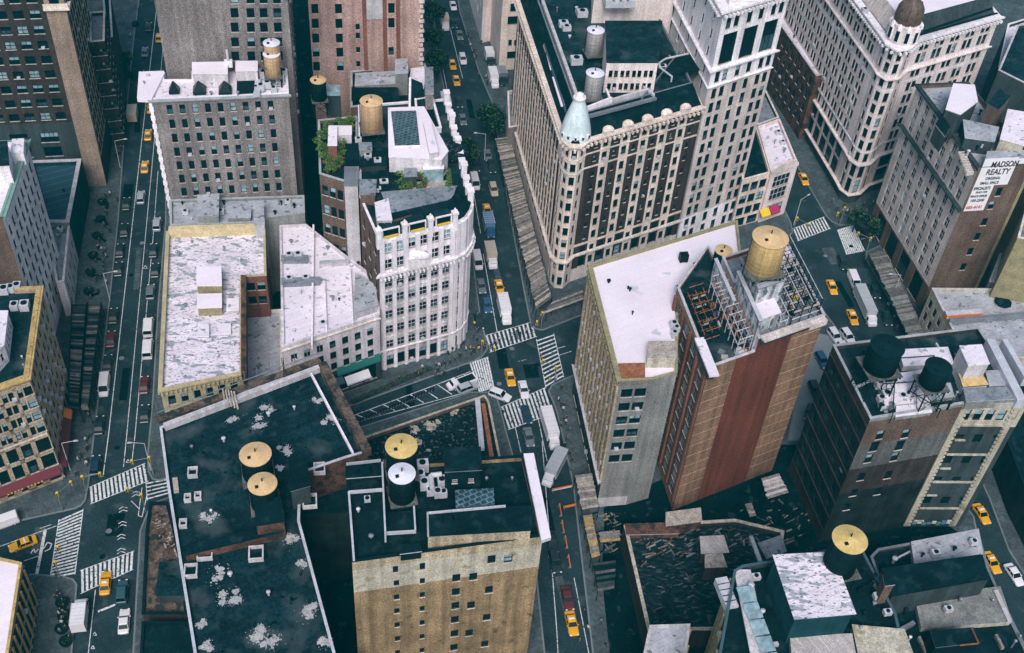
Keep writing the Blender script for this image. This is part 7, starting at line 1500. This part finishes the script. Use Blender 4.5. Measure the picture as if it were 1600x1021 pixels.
for pts__, z__, nm__ in ((((1180, 860), (1345, 900), (1352, 920), (1365, 905), (1370, 925), (1340, 990), (1352, 1000), (1170, 925), (1178, 960), (1190, 985), (1200, 1010)), 29.1, 'the dark terraces around the white penthouse'),
                          (((1410, 985), (1420, 1000), (1440, 1010), (1590, 1000), (1560, 1005), (1580, 1012), (1400, 945), (1412, 960), (1420, 945), (1395, 880), (1408, 870)), 8.4, 'the dark warehouse roof edge'),
                          (((1368, 600), (1362, 580), (1378, 618), (1390, 640), (1398, 600), (1372, 645), (1352, 600), (1345, 575), (1358, 560), (1450, 560), (1470, 552), (1490, 625), (1440, 615)), 34.9, 'the snow patched roof of the dark brick building')):
    for i, (x, y) in enumerate(pts__):
        if i % 2: pipe(x, y, z__, random.uniform(.7, 2.2), 'slim flue on '+nm__, 'flues on '+nm__, random.uniform(.12, .3), random.choice(('metal_light', 'metal_grey', 'metal_dark')))
        else:
            b = MB(); p = P(x, y, z__); l = random.uniform(2, 5); a_ = math.radians(random.choice((12.8, 102.8, 33))); b.box(p, (l, random.uniform(.3, .7), random.uniform(.3, .8)), a_, random.choice(('metal_grey', 'metal_light', 'plank_a', 'metal_dark'))); b.box((p.x, p.y, z__-.0), (.4, 1.6, .25), a_, 'metal_dark'); tag(b.build('duct'), 'boxed duct on '+nm__, 'duct', 'ducts on '+nm__)
# peeled white patches on the black roofs
def patch(px, py, rpx, z, n, label, m='patch_pale', parent=None):
    c = P(px, py, z); r = rpx*pix(c)[2]/F; b = MB(); rn = random.Random(int(px*7+py)); lobes = [(rn.gauss(0, .3), rn.gauss(0, .26), rn.uniform(.12, .5)) for _ in range(5)]; r *= .85; n = int(n*2.2)
    for i in range(n):
        lx, ly, lr = rn.choice(lobes); d = abs(rn.gauss(0, .75)); t = rn.uniform(0, 2*PI); s = rn.uniform(.06, .3)*max(.25, 1.2-min(d, 1.6)*.7)
        if s < .05: continue
        x = c.x+r*(lx+lr*d*math.cos(t)); y = c.y+r*(ly+lr*d*math.sin(t)); k = rn.randint(5, 7); ph = rn.uniform(0, 6)
        b.add([(x+s*rn.uniform(.6, 1.3)*math.cos(ph+2*PI*q/k), y+s*rn.uniform(.6, 1.3)*math.sin(ph+2*PI*q/k), z+.006+i*.00004) for q in range(k)], [tuple(range(k))], m)
    tag(b.build('peeled_patch', parent), kind='stuff')
for x, y, r, n in ((448, 707, 22, 150), (405, 662, 20, 130), (360, 655, 16, 50), (355, 935, 30, 240), (410, 993, 34, 260), (489, 955, 26, 240), (503, 1005, 20, 150), (316, 975, 14, 90), (322, 1012, 16, 120), (455, 842, 24, 110), (475, 880, 16, 70), (352, 892, 30, 90), (325, 812, 26, 70), (498, 625, 14, 90), (516, 655, 18, 100), (437, 730, 12, 40), (420, 640, 20, 50), (300, 890, 10, 40)):
    patch(x, y, r, zX-.7, n, '', parent=XX['root'])
for x, y, r, n in ((672, 662, 22, 130), (648, 672, 20, 60), (708, 643, 14, 60), (655, 690, 14, 50), (640, 700, 12, 40)): patch(x, y, r, 6.1, n, '', 'plaster_pale', YY['root'])
# planters, benches on the wide pavement at left
for i, (x, y) in enumerate(((160, 318), (158, 345), (152, 371), (146, 402), (142, 428), (139, 458), (203, 120), (212, 40), (98, 945), (101, 965), (97, 985), (104, 1005))):
    root = empty('street_planter'); b = MB(); b.lathe((0, 0, 0), [(.9, 0), (1.15, .8), (1.0, .8), (.9, .6), (.01, .6)], 'metal_dark', 12); b.build('tub', root); b = MB(); leaves(b, (0, 0, 1.1), .8, 100, ('leaf_dark', 'leaf_dark', 'leaf'), .16, .7, 5); b.build('foliage', root)
    p = P(x, y, .14); root.location = p; tag(root, 'round dark planter tub on the pavement left of the avenue', 'planter', 'round planter tubs left of the avenue')
    if i < 6:
        q = P(x+8, y+5, .14); o = empty('bench'); m_ = MB(); m_.box((0, 0, .42), (2.2, .6, .08), 0, 'metal_dark'); m_.build('seat', o); m_ = MB(); m_.box((0, .28, .5), (2.2, .06, .5), 0, 'metal_dark'); m_.build('backrest', o)
        for s_ in (-.9, .9): m_ = MB(); m_.box((s_, 0, 0), (.08, .5, .42), 0, 'metal_dark'); m_.build('leg', o)
        o.location = q; o.rotation_euler = (0, 0, 1.8+i*.4); tag(o, 'dark bench beside the round planter tubs on the wide pavement', 'bench', 'benches on the wide pavement')
# every repeat that shares a label is told apart by its place in the row
bpy.context.view_layer.update()
ORD = ['leftmost', 'second from left', 'third from left', 'fourth from left', 'fifth from left', 'sixth from left', 'seventh from left', 'eighth from left', 'ninth from left', 'tenth from left', 'eleventh from left', 'twelfth from left', 'thirteenth from left', 'fourteenth from left', 'fifteenth from left', 'sixteenth from left', 'seventeenth from left', 'eighteenth from left', 'nineteenth from left', 'twentieth from left', 'twenty-first from left', 'twenty-second from left', 'twenty-third from left', 'twenty-fourth from left', 'twenty-fifth from left', 'twenty-sixth from left']
same = {}
for o in C.objects:
    if o.parent is None and o.get('label') and o.get('kind') is None: same.setdefault(o['label'], []).append(o)
def cx_(o):
    if o.type == 'MESH': v = o.matrix_world @ (sum((Vector(q) for q in o.bound_box), Vector())/8)
    else: v = o.location
    return pix(v)[0]
for lb, os_ in same.items():
    if len(os_) < 2 or len(os_) > len(ORD): continue
    os_.sort(key=cx_)
    if len(lb.split()) > 13: print('LONG', len(lb.split()), lb)
    for i, o in enumerate(os_): o['label'] = lb+', '+('rightmost' if i == len(os_)-1 else ORD[i])

for o in C.objects:
    if o.parent is None and o.get('label') and len(o['label'].replace('-', ' ').split()) > 16: print('LONGLABEL', o.name, o['label'], flush=True); open('/tmp/long.txt', 'a').write(o['label']+'\n') if False else None
# ---------------------------------------------------------------- haze: volume added to lift the dark tones towards teal
b = MB(); b.box((0, 200, -1.2), (1500, 1300, H+14), 0, 'asphalt'); hz = b.build('teal_lift_haze'); hm = bpy.data.materials.new('teal_lift_haze'); hm.use_nodes = True
hn = hm.node_tree; hn.nodes.clear(); vo = hn.nodes.new('ShaderNodeVolumePrincipled'); ou = hn.nodes.new('ShaderNodeOutputMaterial'); hn.links.new(vo.outputs[0], ou.inputs[1])
vo.inputs['Color'].default_value = (.0, .60, .72, 1); vo.inputs['Density'].default_value = .00022; vo.inputs['Anisotropy'].default_value = 0
hz.data.materials.clear(); hz.data.materials.append(hm); tag(hz, kind='stuff')
